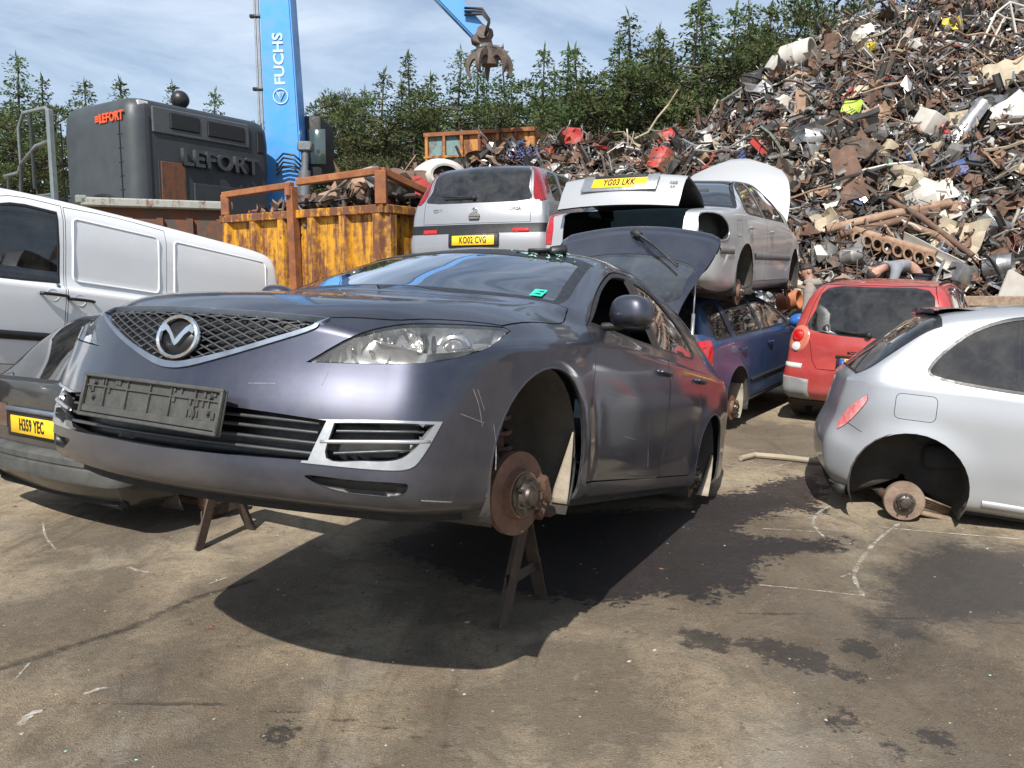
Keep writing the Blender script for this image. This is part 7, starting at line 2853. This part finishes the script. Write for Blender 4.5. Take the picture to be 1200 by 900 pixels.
    mk('top_edge', bm, rustmat('rust_pale'), root, smooth=False)
    bm = bmesh.new()
    box(bm, ((p1 - p0).length / 2, .03, -.70), ((p1 - p0).length, .05, 1.24))
    mk('wall', bm, rustmat('rust_pale'), root, smooth=False)
    p = at(1190, 334, 11.6)
    bm = bmesh.new()
    prism(bm, [(-.25, -.2), (.35, -.2), (.35, .0), (-.10, .22), (-.14, .20)], -.012, .012)
    fixn(bm)
    put('white_sheet', bm, 'scrap_white', p, (.1, 0, .1), 'clean white pointed sheet standing at the right edge', 'sheet metal')
    # things lying on the load in the orange skip
    for px, py, Y, w, h, mat, lab, cat, nm in ((482, 224, 11.2, 60, 20, 'scrap_red', 'red car wing heaped on the orange skip', 'car panel', 'red_wing'), (470, 208, 11.6, 58, 14, 'scrap_rust', 'rust brown panels on top of the orange skip', 'sheet metal', 'rusty_sheet')):
        p = at(px, py, Y)
        k = Y / FPX
        bm = bmesh.new()
        vs, fs = sheet(r, w * k, h * k * 2.2, .035, 6, 5)
        V = [bm.verts.new((q[0], q[1] * .8, q[2] * .6 + (q[1] * .6))) for q in vs]
        for f in fs:
            bm.faces.new([V[i] for i in f])
        fixn(bm)
        bmesh.ops.solidify(bm, geom=bm.faces[:], thickness=.012)
        put(nm, bm, mat, p, (0, 0, .2), lab, cat, angle=35)
    # white drum shell with a round hole beside the far container
    p = at(522, 205, 13.2)
    bm = bmesh.new()
    lathe(bm, [(.17, -.02), (.21, -.03), (.30, .05), (.34, .22), (.33, .5)], 26, 'Y', Matrix.Rotation(.4, 4, 'Z') @ Matrix.Diagonal((1.25, 1, .85, 1)))
    lathe(bm, [(.001, .12), (.17, .1), (.17, -.02)], 26, 'Y', Matrix.Rotation(.4, 4, 'Z') @ Matrix.Diagonal((1.25, 1, .85, 1)), mi=1)
    fixn(bm)
    put('drum_shell', bm, [MT['scrap_white'], MT['scrap_dark']], p, (0, 0, 0), 'white shell with a dark round opening left of the stacked silver hatchback', 'drum', angle=40)
    bm = bmesh.new()
    tb = onheap(612, 182, .2)
    for k in range(22):
        pts = []
        q, d = Vector((r.gauss(0, .2), r.gauss(0, .1), r.gauss(0, .06))), Vector((r.gauss(0, 1), r.gauss(0, .4), r.gauss(0, .5))).normalized()
        for i in range(7):
            pts.append(q.copy())
            d = (d + Vector((r.gauss(0, .6), r.gauss(0, .6), r.gauss(0, .4)))).normalized()
            q = (q + d * .1) * .93
        tube(bm, pts, .016, 5)
    put('cable_bundle', bm, 'scrap_blue', tb, (0, 0, 0), 'tangle of blue cable lying behind the stacked silver hatchback', 'cable')
    # loose load that fills the orange skip and the foot of the heap between the cars
    P = Pile()
    MTL = scrap_mats()
    A, u, w = Vector((-1.60, 10.35, 0)), Vector((-2.47, 1.62, 0)).normalized(), None
    w = Vector((1.62, 2.47, 0)).normalized()
    for k in range(420):
        p = A + u * r.uniform(.1, 2.9) + w * r.uniform(.15, 1.6)
        p.z = 2.15 + .5 * r.random()**1.5 + (.25 if (p - A).dot(u) < 1.2 else 0)
        n = Vector((0, 0, 1))
        Mx = Matrix.Translation(p) @ rrot(r, n, .8).to_4x4()
        mi = r.choices((0, 1, 2, 5, 6, 9, 11), (6, 5, 2, 2, 1, 4, 4))[0]
        if r.random() < .45:
            vs_, fs_ = sheet(r, r.uniform(.15, .5), r.uniform(.1, .4), .03)
        else:
            l = r.uniform(.3, .9)
            vs_, fs_ = ptube(r, [(-l / 2, 0, 0), (-l / 5, r.gauss(0, .08), r.gauss(0, .08)), (l / 5, r.gauss(0, .08), r.gauss(0, .08)), (l / 2, 0, 0)], r.choice((.01, .016, .03)), 5)
        P.add(vs_, fs_, mi, Mx)
    me = bpy.data.meshes.new('skip_load')
    me.from_pydata(P.v, [], P.f)
    me.polygons.foreach_set('material_index', P.m)
    for m in MTL:
        me.materials.append(m)
    o = bpy.data.objects.new('skip_load', me)
    col.objects.link(o)
    tag(o, 'loose rusty bar and sheet filling the orange skip', 'scrap', kind='stuff')
# ------------------------------------------------------------------ conifers behind the yard
def leafmat(name, dark, light):
    m, nt, b = new_mat(name)
    v = objco(nt)
    oi = N(nt, 'ShaderNodeObjectInfo')
    f = noise(nt, .9, 4, .65, .3, v)
    c = ramp(nt, f, [(.36, dark), (.64, light)])
    g = N(nt, 'ShaderNodeHueSaturation')
    L(nt, fr(nt, oi.outputs['Random'], 0, 1, .47, .52), g.inputs['Hue'])
    L(nt, fr(nt, oi.outputs['Random'], 0, 1, .75, 1.15), g.inputs['Value'])
    L(nt, c, g.inputs['Color'])
    L(nt, g.outputs[0], b.inputs['Base Color'])
    b.inputs['Roughness'].default_value = .8
    b.inputs['Specular IOR Level'].default_value = .25
    out = nt.nodes['Material Output']
    tl = N(nt, 'ShaderNodeBsdfTranslucent')
    L(nt, g.outputs[0], tl.inputs[0])
    mx = N(nt, 'ShaderNodeMixShader')
    mx.inputs[0].default_value = .22
    L(nt, b.outputs[0], mx.inputs[1]); L(nt, tl.outputs[0], mx.inputs[2]); L(nt, mx.outputs[0], out.inputs['Surface'])
    return m

def conifer_meshes(seed, h, R, kind):
    r = random.Random(seed)
    vs, fs = [], []
    tb = bmesh.new()
    lean = Vector((r.gauss(0, .02), r.gauss(0, .02), 0)) * h
    axis = lambda t: lean * t * t + Vector((0, 0, h * t))
    tube(tb, [axis(t) for t in (0, .25, .5, .75, .97)], .16, 7, r2=.02)
    def spray(p, d, l, w):
        """one needle spray: a thin ragged blade"""
        d = d.normalized()
        s = d.cross(Vector((r.gauss(0, .6), r.gauss(0, .6), 1))).normalized()
        n = d.cross(s)
        i = len(vs)
        vs.extend([p + s * w * .25, p + d * l * .45 + s * w + n * r.gauss(0, .03), p + d * l, p + d * l * .5 - s * w + n * r.gauss(0, .03), p - s * w * .25])
        fs.append((i, i + 1, i + 2, i + 3, i + 4))
    if kind == 'spruce':
        t = .06
        while t < .985:
            n = r.choice((4, 5, 6)) if t < .9 else 4
            reach = R * (1 - t)**.66 * (.55 + .45 * min(1, t * 4)) + .06
            a0 = r.uniform(0, 6.28)
            for k in range(n):
                a = a0 + 2 * PI * k / n + r.gauss(0, .25)
                l = reach * r.uniform(.55, 1.22)
                el_ = r.uniform(-.25, .18) + .5 * max(0, t - .8)
                d = Vector((math.cos(a), math.sin(a), el_))
                base = axis(t)
                steps = max(3, int(l / .14))
                if l > .5 and r.random() < .5:
                    tube(tb, [base, base + d * l * .5, base + d * l * .9 + Vector((0, 0, -.04 * l))], .022, 4, r2=.008, cap=False)
                for q in range(steps):
                    u = (q + .6) / steps
                    p = base + d * l * u + Vector((0, 0, -.16 * l * u * u + .10 * l * u**4))
                    for _ in range(6 if u > .25 else 2):
                        sd = d * r.uniform(.3, 1) + Vector((-d.y, d.x, 0)) * r.gauss(0, .75) + Vector((0, 0, r.gauss(-.22, .3)))
                        spray(p + Vector((r.gauss(0, .06), r.gauss(0, .06), r.gauss(0, .05))), sd, r.uniform(.10, .27) * (1 if t < .8 else .7), r.uniform(.014, .032))
            t += (.30 if t < .7 else .22) / h
        for q in range(6):
            spray(axis(.94 + .01 * q), Vector((r.gauss(0, .2), r.gauss(0, .2), 1)), .4, .035)
    else:
        # pine: irregular clumps on open limbs
        nl = 30
        for k in range(nl):
            t = .22 + .76 * (k / nl)**.85
            a = r.uniform(0, 6.28)
            l = R * (.35 + .85 * math.sin(PI * min(.97, (t - .08))**1.1)) * r.uniform(.6, 1.15)
            d = Vector((math.cos(a), math.sin(a), r.uniform(.1, .55)))
            base = axis(t)
            tip = base + d * l
            tube(tb, [base, base + d * l * .55 + Vector((0, 0, -.08)), tip], .05, 5, r2=.014, cap=False)
            for c in range(4):
                u = r.uniform(.45, 1.05)
                cc = base + d * l * u + Vector((r.gauss(0, .25), r.gauss(0, .25), r.gauss(0, .18)))
                cr = r.uniform(.26, .5)
                for _ in range(85):
                    e = Vector((r.gauss(0, 1), r.gauss(0, 1), r.gauss(.35, .7))).normalized()
                    spray(cc + Vector((e.x * cr, e.y * cr, e.z * cr * .7)) * r.random()**.4, e + Vector((0, 0, .5)), r.uniform(.09, .22), r.uniform(.010, .022))
    me = bpy.data.meshes.new('crown')
    me.from_pydata([tuple(v) for v in vs], [], fs)
    tm = bpy.data.meshes.new('trunk')
    tb.to_mesh(tm)
    tb.free()
    return me, tm

def build_trees():
    bark = plain('bark', (.085, .065, .05), .9, c2=(.045, .035, .028), scale=6, bmp=.4)
    lm = {'spruce': leafmat('needles_spruce', (.036, .064, .024), (.105, .150, .055)), 'pine': leafmat('needles_pine', (.040, .064, .022), (.125, .160, .060)), 'pale': leafmat('needles_pale', (.045, .060, .024), (.115, .125, .055))}
    protos = {}
    for nm, seed, h, R, kind in (('a', 1, 10, 1.85, 'spruce'), ('b', 2, 10, 2.25, 'spruce'), ('c', 3, 10, 1.55, 'spruce'), ('d', 4, 10, 2.1, 'pine'), ('e', 5, 10, 2.5, 'pine')):
        protos[nm] = conifer_meshes(seed, h, R, kind) + (kind,)
    r = random.Random(8)
    def tree(pr, px, py, Y, label, wide=1., mat=None, group='conifers behind the yard'):
        me, tm, kind = protos[pr]
        top = at(px, py, Y)
        s = top.z / 10.0
        root = empty('conifer', (top.x, top.y, 0), (0, 0, r.uniform(0, 6.28)), label, 'tree', group)
        root.scale = (s * wide, s * wide, s)
        for nm, m_, mt in (('trunk', tm, bark), ('crown', me, lm[mat or kind])):
            key = nm + pr + (mat or kind)
            if key not in protos:
                q = m_.copy()
                q.materials.append(mt)
                protos[key] = q
            o = bpy.data.objects.new(nm, protos[key])
            col.objects.link(o)
            o.parent = root
    T = [
     ('b', 12, 66, 33, 'dark spruce at the far left edge of the photo'), ('c', 44, 92, 34, 'slim spruce left of the baler, right of the far left spruce'), ('d', 66, 128, 30, 'broad pine half hidden by the baler handrail'),
     ('a', 100, 92, 37, 'spruce tip showing above the left end of the baler'), ('c', 146, 96, 38, 'spruce tip above the orange sign on the baler'), ('c', 206, 100, 40, 'thin spruce tip left of the black exhaust'), ('a', 243, 108, 40, 'thin spruce tip just right of the black exhaust'),
     ('e', 372, 116, 30, 'dark pine just right of the blue boom'), ('d', 402, 118, 32, 'low pine second from the blue boom'), ('a', 438, 84, 34, 'tall spruce third from the blue boom'), ('c', 482, 62, 35, 'pointed spruce left of the far container'),
     ('b', 527, 60, 34, 'tall spruce above the far container'), ('c', 556, 58, 37, 'slim spruce directly left of the crane grab'), ('b', 600, 62, 33, 'spruce directly behind the crane grab'), ('a', 632, 60, 35, 'spruce just right of the crane grab'),
     ('c', 660, 58, 36, 'slender spruce between the grab and the tall pair'), ('b', 690, 58, 33, 'bushy spruce left of the tall pair of spruces'), ('b', 722, 66, 34, 'dark spruce below the tall pair'), ('a', 747, 20, 36, 'left one of the tall pair of spruces'), ('c', 771, 30, 37, 'right one of the tall pair of spruces'),
     ('a', 806, 10, 33, 'leafy spruce right of the tall pair'), ('a', 838, -6, 35, 'tallest spruce, reaching the top of the photo'), ('b', 866, 8, 34, 'bushy spruce right of the tallest spruce'), ('c', 896, 8, 37, 'slim spruce where the heap meets the trees'), ('d', 926, 36, 36, 'pine low behind the shoulder of the heap'), ('e', 988, -8, 38, 'olive pine above the summit of the heap'), ('d', 960, 20, 40, 'pine peeping over the left of the summit'),
     ('b', 716, 40, 38, 'full spruce filling the gap left of the tall pair'), ('b', 790, 34, 35, 'full spruce filling the gap right of the tall pair'), ('b', 822, 20, 37, 'full spruce just left of the tallest'), ('a', 852, 12, 39, 'spruce just right of the tallest'), ('b', 881, 22, 36, 'full spruce above the black drum'), ('b', 910, 26, 37, 'full spruce above the white tank'), ('b', 576, 84, 36, 'full spruce left of and behind the grab'), ('b', 646, 84, 38, 'full spruce two right of the grab'), ('a', 508, 84, 37, 'spruce above the left corner of the far container'), ('b', 460, 96, 36, 'full spruce fourth from the blue boom'), ('b', 417, 106, 36, 'full spruce between the low pine and the third from the boom')]
    for pr, px, py, Y, lab in T:
        tree(pr, px, py, Y, lab, wide=r.uniform(.95, 1.2))
    # lower growth filling the row
    F = [(392, 150, 'e', 27), (420, 140, 'b', 28), (455, 132, 'd', 27), (476, 150, 'e', 26), (505, 125, 'b', 29), (540, 118, 'd', 29), (572, 128, 'e', 28), (612, 110, 'b', 30), (645, 112, 'd', 29), (676, 106, 'b', 30), (708, 118, 'e', 28), (738, 98, 'd', 30), (768, 92, 'b', 30), (796, 84, 'e', 29), (826, 66, 'd', 30), (852, 62, 'b', 31), (884, 56, 'e', 31), (912, 62, 'b', 33), (20, 140, 'e', 28), (40, 150, 'd', 27), (4, 120, 'b', 30), (350, 150, 'd', 29)]
    where = {392: 'right of the boom cab', 420: 'below the tall spruce third from the boom', 455: 'left of the far container', 476: 'touching the left side of the far container', 505: 'above the left end of the far container', 540: 'above the middle of the far container', 572: 'above the right end of the far container', 612: 'under the crane grab', 645: 'right of and below the crane grab', 676: 'left of the red panels on the heap', 708: 'above the red panels on the heap', 738: 'under the tall pair of spruces', 768: 'at the foot of the tall pair, to the right', 796: 'above the raised silver bonnet', 826: 'behind the low shoulder of the heap', 852: 'under the tallest spruce', 884: 'touching the black drum on the heap', 912: 'behind the white cylinder on the heap', 20: 'behind the handrail at the far left', 40: 'behind the handrail next to the cabinet', 4: 'at the very left edge', 350: 'behind the blue boom itself'}
    for i, (px, py, pr, Y) in enumerate(F):
        tree(pr, px, py, Y, 'lower conifer ' + where[px], wide=r.uniform(1.3, 1.6), mat=('pale' if i % 3 == 0 else None), group='lower conifers in front of the tall row')
    # far wood closing the gaps
    me = bpy.data.meshes.new('wood')
    vs, fs = [], []
    for k in range(9000):
        x = r.uniform(-34, 22)
        y = 41 + r.uniform(-2, 3)
        top = np.interp(x, [-34, -14, -8, 0, 8, 22], [8.2, 7.6, 7.8, 9.0, 11.5, 13.0]) + 1.0 * math.sin(x * 1.9) + .7 * math.sin(x * 4.3 + 1)
        z = top * r.random()**.6
        l = r.uniform(.35, .8)
        d = Vector((r.gauss(0, 1), r.gauss(0, 1), r.gauss(.2, .7))).normalized()
        s = d.cross(Vector((r.gauss(0, .5), r.gauss(0, .5), 1))).normalized() * r.uniform(.08, .2)
        p = Vector((x, y, z))
        i = len(vs)
        vs.extend([tuple(p + s), tuple(p + d * l), tuple(p - s)])
        fs.append((i, i + 1, i + 2))
    me.from_pydata(vs, [], fs)
    me.materials.append(lm['spruce'])
    o = bpy.data.objects.new('wood', me)
    col.objects.link(o)
    tag(o, 'dense dark conifer wood closing the view behind the nearer trees', 'wood', kind='stuff')
# ------------------------------------------------------------------ two people picking over the heap
def skinned(name, verts, edges, radii, mat, root_i=0, parent=None, sub=2, loc=None, rot=None):
    me = bpy.data.meshes.new(name)
    me.from_pydata(verts, edges, [])
    o = bpy.data.objects.new(name, me)
    col.objects.link(o)
    sk_ = o.modifiers.new('skin', 'SKIN')
    for i, q in enumerate(radii):
        d = me.skin_vertices[0].data[i]
        d.radius = q if isinstance(q, tuple) else (q, q)
        d.use_root = (i == root_i)
    s = o.modifiers.new('sub', 'SUBSURF')
    s.levels = s.render_levels = sub
    dg = bpy.context.evaluated_depsgraph_get()
    m2 = bpy.data.meshes.new_from_object(o.evaluated_get(dg))
    bpy.data.objects.remove(o)
    m2.polygons.foreach_set('use_smooth', [True] * len(m2.polygons))
    m2.materials.clear()
    for q in (mat if isinstance(mat, list) else [mat]):
        m2.materials.append(q)
    n = bpy.data.objects.new(name, m2)
    col.objects.link(n)
    n.parent = parent
    if loc is not None:
        n.location = loc
    if rot is not None:
        n.rotation_euler = rot
    return n

def person(loc, rz, label, J, top, legs, skin, hair, hood=False, headrot=0.):
    """J: joints in the person's own frame (x to their left, y behind, z up)"""
    root = empty('person', loc, (0, 0, rz), label, 'person')
    names = ['pelvis', 'waist', 'chest', 'neck', 'head', 'crown', 'ls', 'le', 'lw', 'lh', 'rs', 're', 'rw', 'rh', 'lhip', 'lk', 'la', 'lt', 'rhip', 'rk', 'ra', 'rt']
    R = dict(pelvis=(.15, .11), waist=(.14, .10), chest=(.17, .115), neck=.055, head=(.075, .09), crown=(.06, .07), ls=.068, le=.045, lw=.030, lh=(.038, .02), rs=.068, re=.045, rw=.030, rh=(.038, .02), lhip=.095, lk=.062, la=.042, lt=(.045, .03), rhip=.095, rk=.062, ra=.042, rt=(.045, .03))
    E = [('pelvis', 'waist'), ('waist', 'chest'), ('chest', 'neck'), ('neck', 'head'), ('head', 'crown'), ('chest', 'ls'), ('ls', 'le'), ('le', 'lw'), ('lw', 'lh'), ('chest', 'rs'), ('rs', 're'), ('re', 'rw'), ('rw', 'rh'), ('pelvis', 'lhip'), ('lhip', 'lk'), ('lk', 'la'), ('la', 'lt'), ('pelvis', 'rhip'), ('rhip', 'rk'), ('rk', 'ra'), ('ra', 'rt')]
    ix = {n: i for i, n in enumerate(names)}
    skinned('body', [J[n] for n in names], [(ix[a], ix[b]) for a, b in E], [R[n] for n in names], skin, 0, root)
    # jacket or shirt over torso and arms, trousers over hips and legs
    def part(nm, ns, mat, grow, rt):
        ii = {n: i for i, n in enumerate(ns)}
        rr = []
        for n in ns:
            q = R[n]
            q = q if isinstance(q, tuple) else (q, q)
            rr.append((q[0] + grow, q[1] + grow))
        return skinned(nm, [J[n] for n in ns], [(ii[a], ii[b]) for a, b in E if a in ii and b in ii], rr, mat, ii[rt], root)
    part('top', ['waist', 'chest', 'neck', 'ls', 'le', 'lw', 'rs', 're', 'rw'] if not hood else ['pelvis', 'waist', 'chest', 'ls', 'le', 'lw', 'rs', 're', 'rw'], top, .022, 'chest')
    part('trousers', ['pelvis', 'lhip', 'lk', 'la', 'rhip', 'rk', 'ra'], legs, .018, 'pelvis')
    for s in 'lr':
        a, t = Vector(J[s + 'a']), Vector(J[s + 't'])
        bm = bmesh.new()
        box(bm, (a + t) / 2 + Vector((0, 0, -.01)), (.10, (t - a).length + .12, .09), bev=.03, seg=2)
        mk('boot', bm, MATS['trim_black'], root)
        # hand: palm and five curled fingers
        w, h = Vector(J[s + 'w']), Vector(J[s + 'h'])
        d = (h - w).normalized()
        sd = d.cross(Vector((0, 1, .2))).normalized()
        up = sd.cross(d)
        bm = bmesh.new()
        for k, (o_, ln) in enumerate(((-.030, .062), (-.010, .075), (.010, .072), (.028, .058))):
            b0 = h + sd * o_ + d * .02
            tube(bm, [b0, b0 + d * ln * .5 + up * .006, b0 + d * ln * .8 + up * .022, b0 + d * ln * .85 + up * .04], .0095, 6, r2=.007)
        b0 = h - sd * .035 - d * .02
        tube(bm, [b0, b0 - sd * .025 + d * .03, b0 - sd * .02 + d * .06 + up * .01], .011, 6, r2=.008)
        mk('hand', bm, skin, root)
    # head detail
    hd, cr = Vector(J['head']), Vector(J['crown'])
    upv = (cr - hd).normalized()
    fwd = Vector((0, -1, 0))
    fwd = (fwd - upv * fwd.dot(upv))
    fwd = fwd.normalized() if fwd.length > .1 else Vector((0, 0, -1))
    fwd = Matrix.Rotation(headrot, 3, upv) @ fwd
    sdv = fwd.cross(upv)
    M = Matrix((sdv, -fwd, upv)).transposed().to_4x4()
    M.translation = (hd + cr) / 2
    bm = bmesh.new()
    bmesh.ops.create_uvsphere(bm, u_segments=18, v_segments=12, radius=1, matrix=Matrix.Diagonal((.078, .098, .118, 1)))
    for v in bm.verts:
        if v.co.z < 0 and v.co.y < 0:
            v.co.x *= .86
    bm.transform(M)
    hm = mk('head', bm, skin, root)
    bm = bmesh.new()
    bmesh.ops.create_cone(bm, cap_ends=True, segments=6, radius1=.018, radius2=.006, depth=.05, matrix=Matrix.Translation((0, -.103, -.005)) @ Matrix.Rotation(.35, 4, 'X'))
    bm.transform(M)
    mk('nose', bm, skin, hm)
    for s in (1, -1):
        bm = bmesh.new()
        bmesh.ops.create_uvsphere(bm, u_segments=8, v_segments=6, radius=1, matrix=Matrix.Translation((.080 * s, .005, -.005)) @ Matrix.Diagonal((.012, .022, .034, 1)))
        bm.transform(M)
        mk('ear', bm, skin, hm)
        bm = bmesh.new()
        bmesh.ops.create_uvsphere(bm, u_segments=8, v_segments=6, radius=.012, matrix=Matrix.Translation((.032 * s, -.086, .012)))
        bm.transform(M)
        mk('eye', bm, MATS['trim_black'], hm)
    bm = bmesh.new()
    box(bm, (0, -.090, -.058), (.045, .012, .010), bev=.003)
    bm.transform(M)
    mk('mouth', bm, plain('lips', (.32, .14, .11), .6), hm)
    bm = bmesh.new()
    bmesh.ops.create_uvsphere(bm, u_segments=18, v_segments=12, radius=1, matrix=Matrix.Diagonal((.084, .104, .122, 1)))
    bmesh.ops.delete(bm, geom=[v for v in bm.verts if v.co.z < .03 and v.co.y < .02 or v.co.z < -.06], context='VERTS')
    bm.transform(M)
    mk('hair', bm, hair, root, solid=.004)
    if hood:
        bm = bmesh.new()
        c = Vector(J['neck'])
        lathe(bm, [(.07, .02), (.105, .0), (.125, -.05), (.11, -.09), (.08, -.08)], 18, 'Z', Matrix.Translation(c + Vector((0, .035, .02))) @ Matrix.Diagonal((1, 1.15, 1, 1)))
        mk('hood', bm, top, root)
    return root

def build_people():
    skin = plain('skin', (.40, .24, .18), .55, c2=(.33, .18, .13), scale=12)
    hair = plain('hair_dark', (.035, .026, .02), .7)
    hoodie = plain('hoodie_grey', (.27, .25, .22), .95, c2=(.19, .175, .155), bmp=.3)
    shirt = plain('shirt_grey', (.22, .235, .26), .9, c2=(.16, .17, .19), bmp=.3)
    jeans = plain('jeans_dark', (.03, .036, .05), .9)
    S = dict(pelvis=(0, 0, .95), waist=(0, -.01, 1.12), chest=(0, -.02, 1.36), neck=(0, -.03, 1.53), head=(0, -.07, 1.61), crown=(0, -.09, 1.74),
             ls=(.19, -.02, 1.42), le=(.25, -.04, 1.14), lw=(.20, -.24, 1.02), lh=(.18, -.31, 1.0), rs=(-.19, -.02, 1.42), re=(-.25, -.02, 1.13), rw=(-.23, -.20, .98), rh=(-.22, -.27, .95),
             lhip=(.10, 0, .88), lk=(.12, -.03, .50), la=(.12, .02, .09), lt=(.13, -.14, .05), rhip=(-.10, 0, .88), rk=(-.12, -.06, .50), ra=(-.13, 0, .09), rt=(-.14, -.16, .05))
    p = at(952, 330, 12.3)
    person((p.x, p.y, .06), rad(-115), 'person in a grey hooded top standing behind the red hatchback', S, hoodie, jeans, skin, hair, True, .3)
    # bent double, back to the sky, reaching down into the heap
    Bn = dict(pelvis=(0, .18, .98), waist=(0, .04, 1.10), chest=(0, -.24, 1.14), neck=(0, -.42, 1.08), head=(0, -.52, 1.02), crown=(0, -.62, .94),
              ls=(.19, -.30, 1.10), le=(.24, -.40, .84), lw=(.16, -.50, .62), lh=(.14, -.53, .55), rs=(-.19, -.30, 1.10), re=(-.25, -.36, .84), rw=(-.18, -.50, .60), rh=(-.16, -.54, .53),
              lhip=(.10, .16, .90), lk=(.14, .06, .50), la=(.15, .12, .09), lt=(.16, -.03, .05), rhip=(-.10, .16, .90), rk=(-.14, .02, .50), ra=(-.16, .08, .09), rt=(-.17, -.08, .05))
    q = at(1064, 312, 12.9)
    person((q.x, q.y, q.z - 1.10), rad(-82), 'person in a grey top bent double over the heap above the red hatchback', Bn, shirt, jeans, skin, hair, False)
# ------------------------------------------------------------------ light, sky, camera
SUN = Vector((-.22, -.93, 1)).normalized()
el = math.asin(SUN.z)
w = bpy.data.worlds.new('World')
scene.world = w
w.use_nodes = True
nt = w.node_tree
bg = nt.nodes['Background']
sk = N(nt, 'ShaderNodeTexSky', sky_type='NISHITA')
sk.sun_disc = False
sk.sun_elevation = el
sk.sun_rotation = math.atan2(SUN.x, SUN.y)
sk.air_density = 1.0
sk.dust_density = .8
sk.ozone_density = 1.2
bg.inputs['Strength'].default_value = .09
# thin high cloud
tc = N(nt, 'ShaderNodeTexCoord').outputs['Generated']
mp = N(nt, 'ShaderNodeMapping')
mp.inputs['Scale'].default_value = (1.0, 1.6, 4.5)
mp.inputs['Rotation'].default_value = (.15, .25, .5)
L(nt, tc, mp.inputs[0])
cl = noise(nt, 1.7, 9, .62, .9, mp.outputs[0])
cl2 = noise(nt, 5.0, 7, .65, .6, mp.outputs[0])
cm = fr(nt, mth(nt, 'ADD', mth(nt, 'MULTIPLY', cl, .75), mth(nt, 'MULTIPLY', cl2, .25)), .36, .68, .12, .85)
skc = mixc(nt, cm, sk.outputs[0], (6.9, 7.9, 9.3))
L(nt, skc, bg.inputs[0])
sl = bpy.data.lights.new('sun', 'SUN')
sl.energy = 5.0
sl.angle = rad(.53)
sl.color = (1, .955, .89)
so = bpy.data.objects.new('sun', sl)
col.objects.link(so)
so.location = SUN * 40
so.rotation_euler = (-SUN).to_track_quat('-Z', 'Y').to_euler()

cam = bpy.data.cameras.new('camera')
cam.sensor_fit = 'HORIZONTAL'
cam.sensor_width = 36
cam.lens = 36 * FPX / 1200
cam.clip_start = .05
cam.clip_end = 2000
co = bpy.data.objects.new('camera', cam)
col.objects.link(co)
co.location = (0, 0, CAM_H)
co.rotation_euler = (PI / 2 - PITCH, 0, 0)
scene.camera = co
vs = scene.view_settings
vs.view_transform = 'Standard'
vs.look = 'None'
vs.exposure = .45
vs.gamma = 1
vs.use_curve_mapping = False
# ------------------------------------------------------------------ build
build_ground()
for f in (build_mazda, build_small_silver, build_saloon, build_estate, build_red, build_round_silver):
    f()
blk = build_black()
build_van()
REF[0] = None
# the wreck that carries the stacked silver hatchback
w2 = copy_tree(blk)
w2.location = (-.25, 10.15, .02)
w2.rotation_euler = (0, 0, rad(72))
w2['label'] = 'dark wreck under the stacked silver hatchback, carrying it'
build_loose()
build_skips()
build_baler()
build_crane()
build_heap()
build_scrap_items()
build_trees()
build_people()
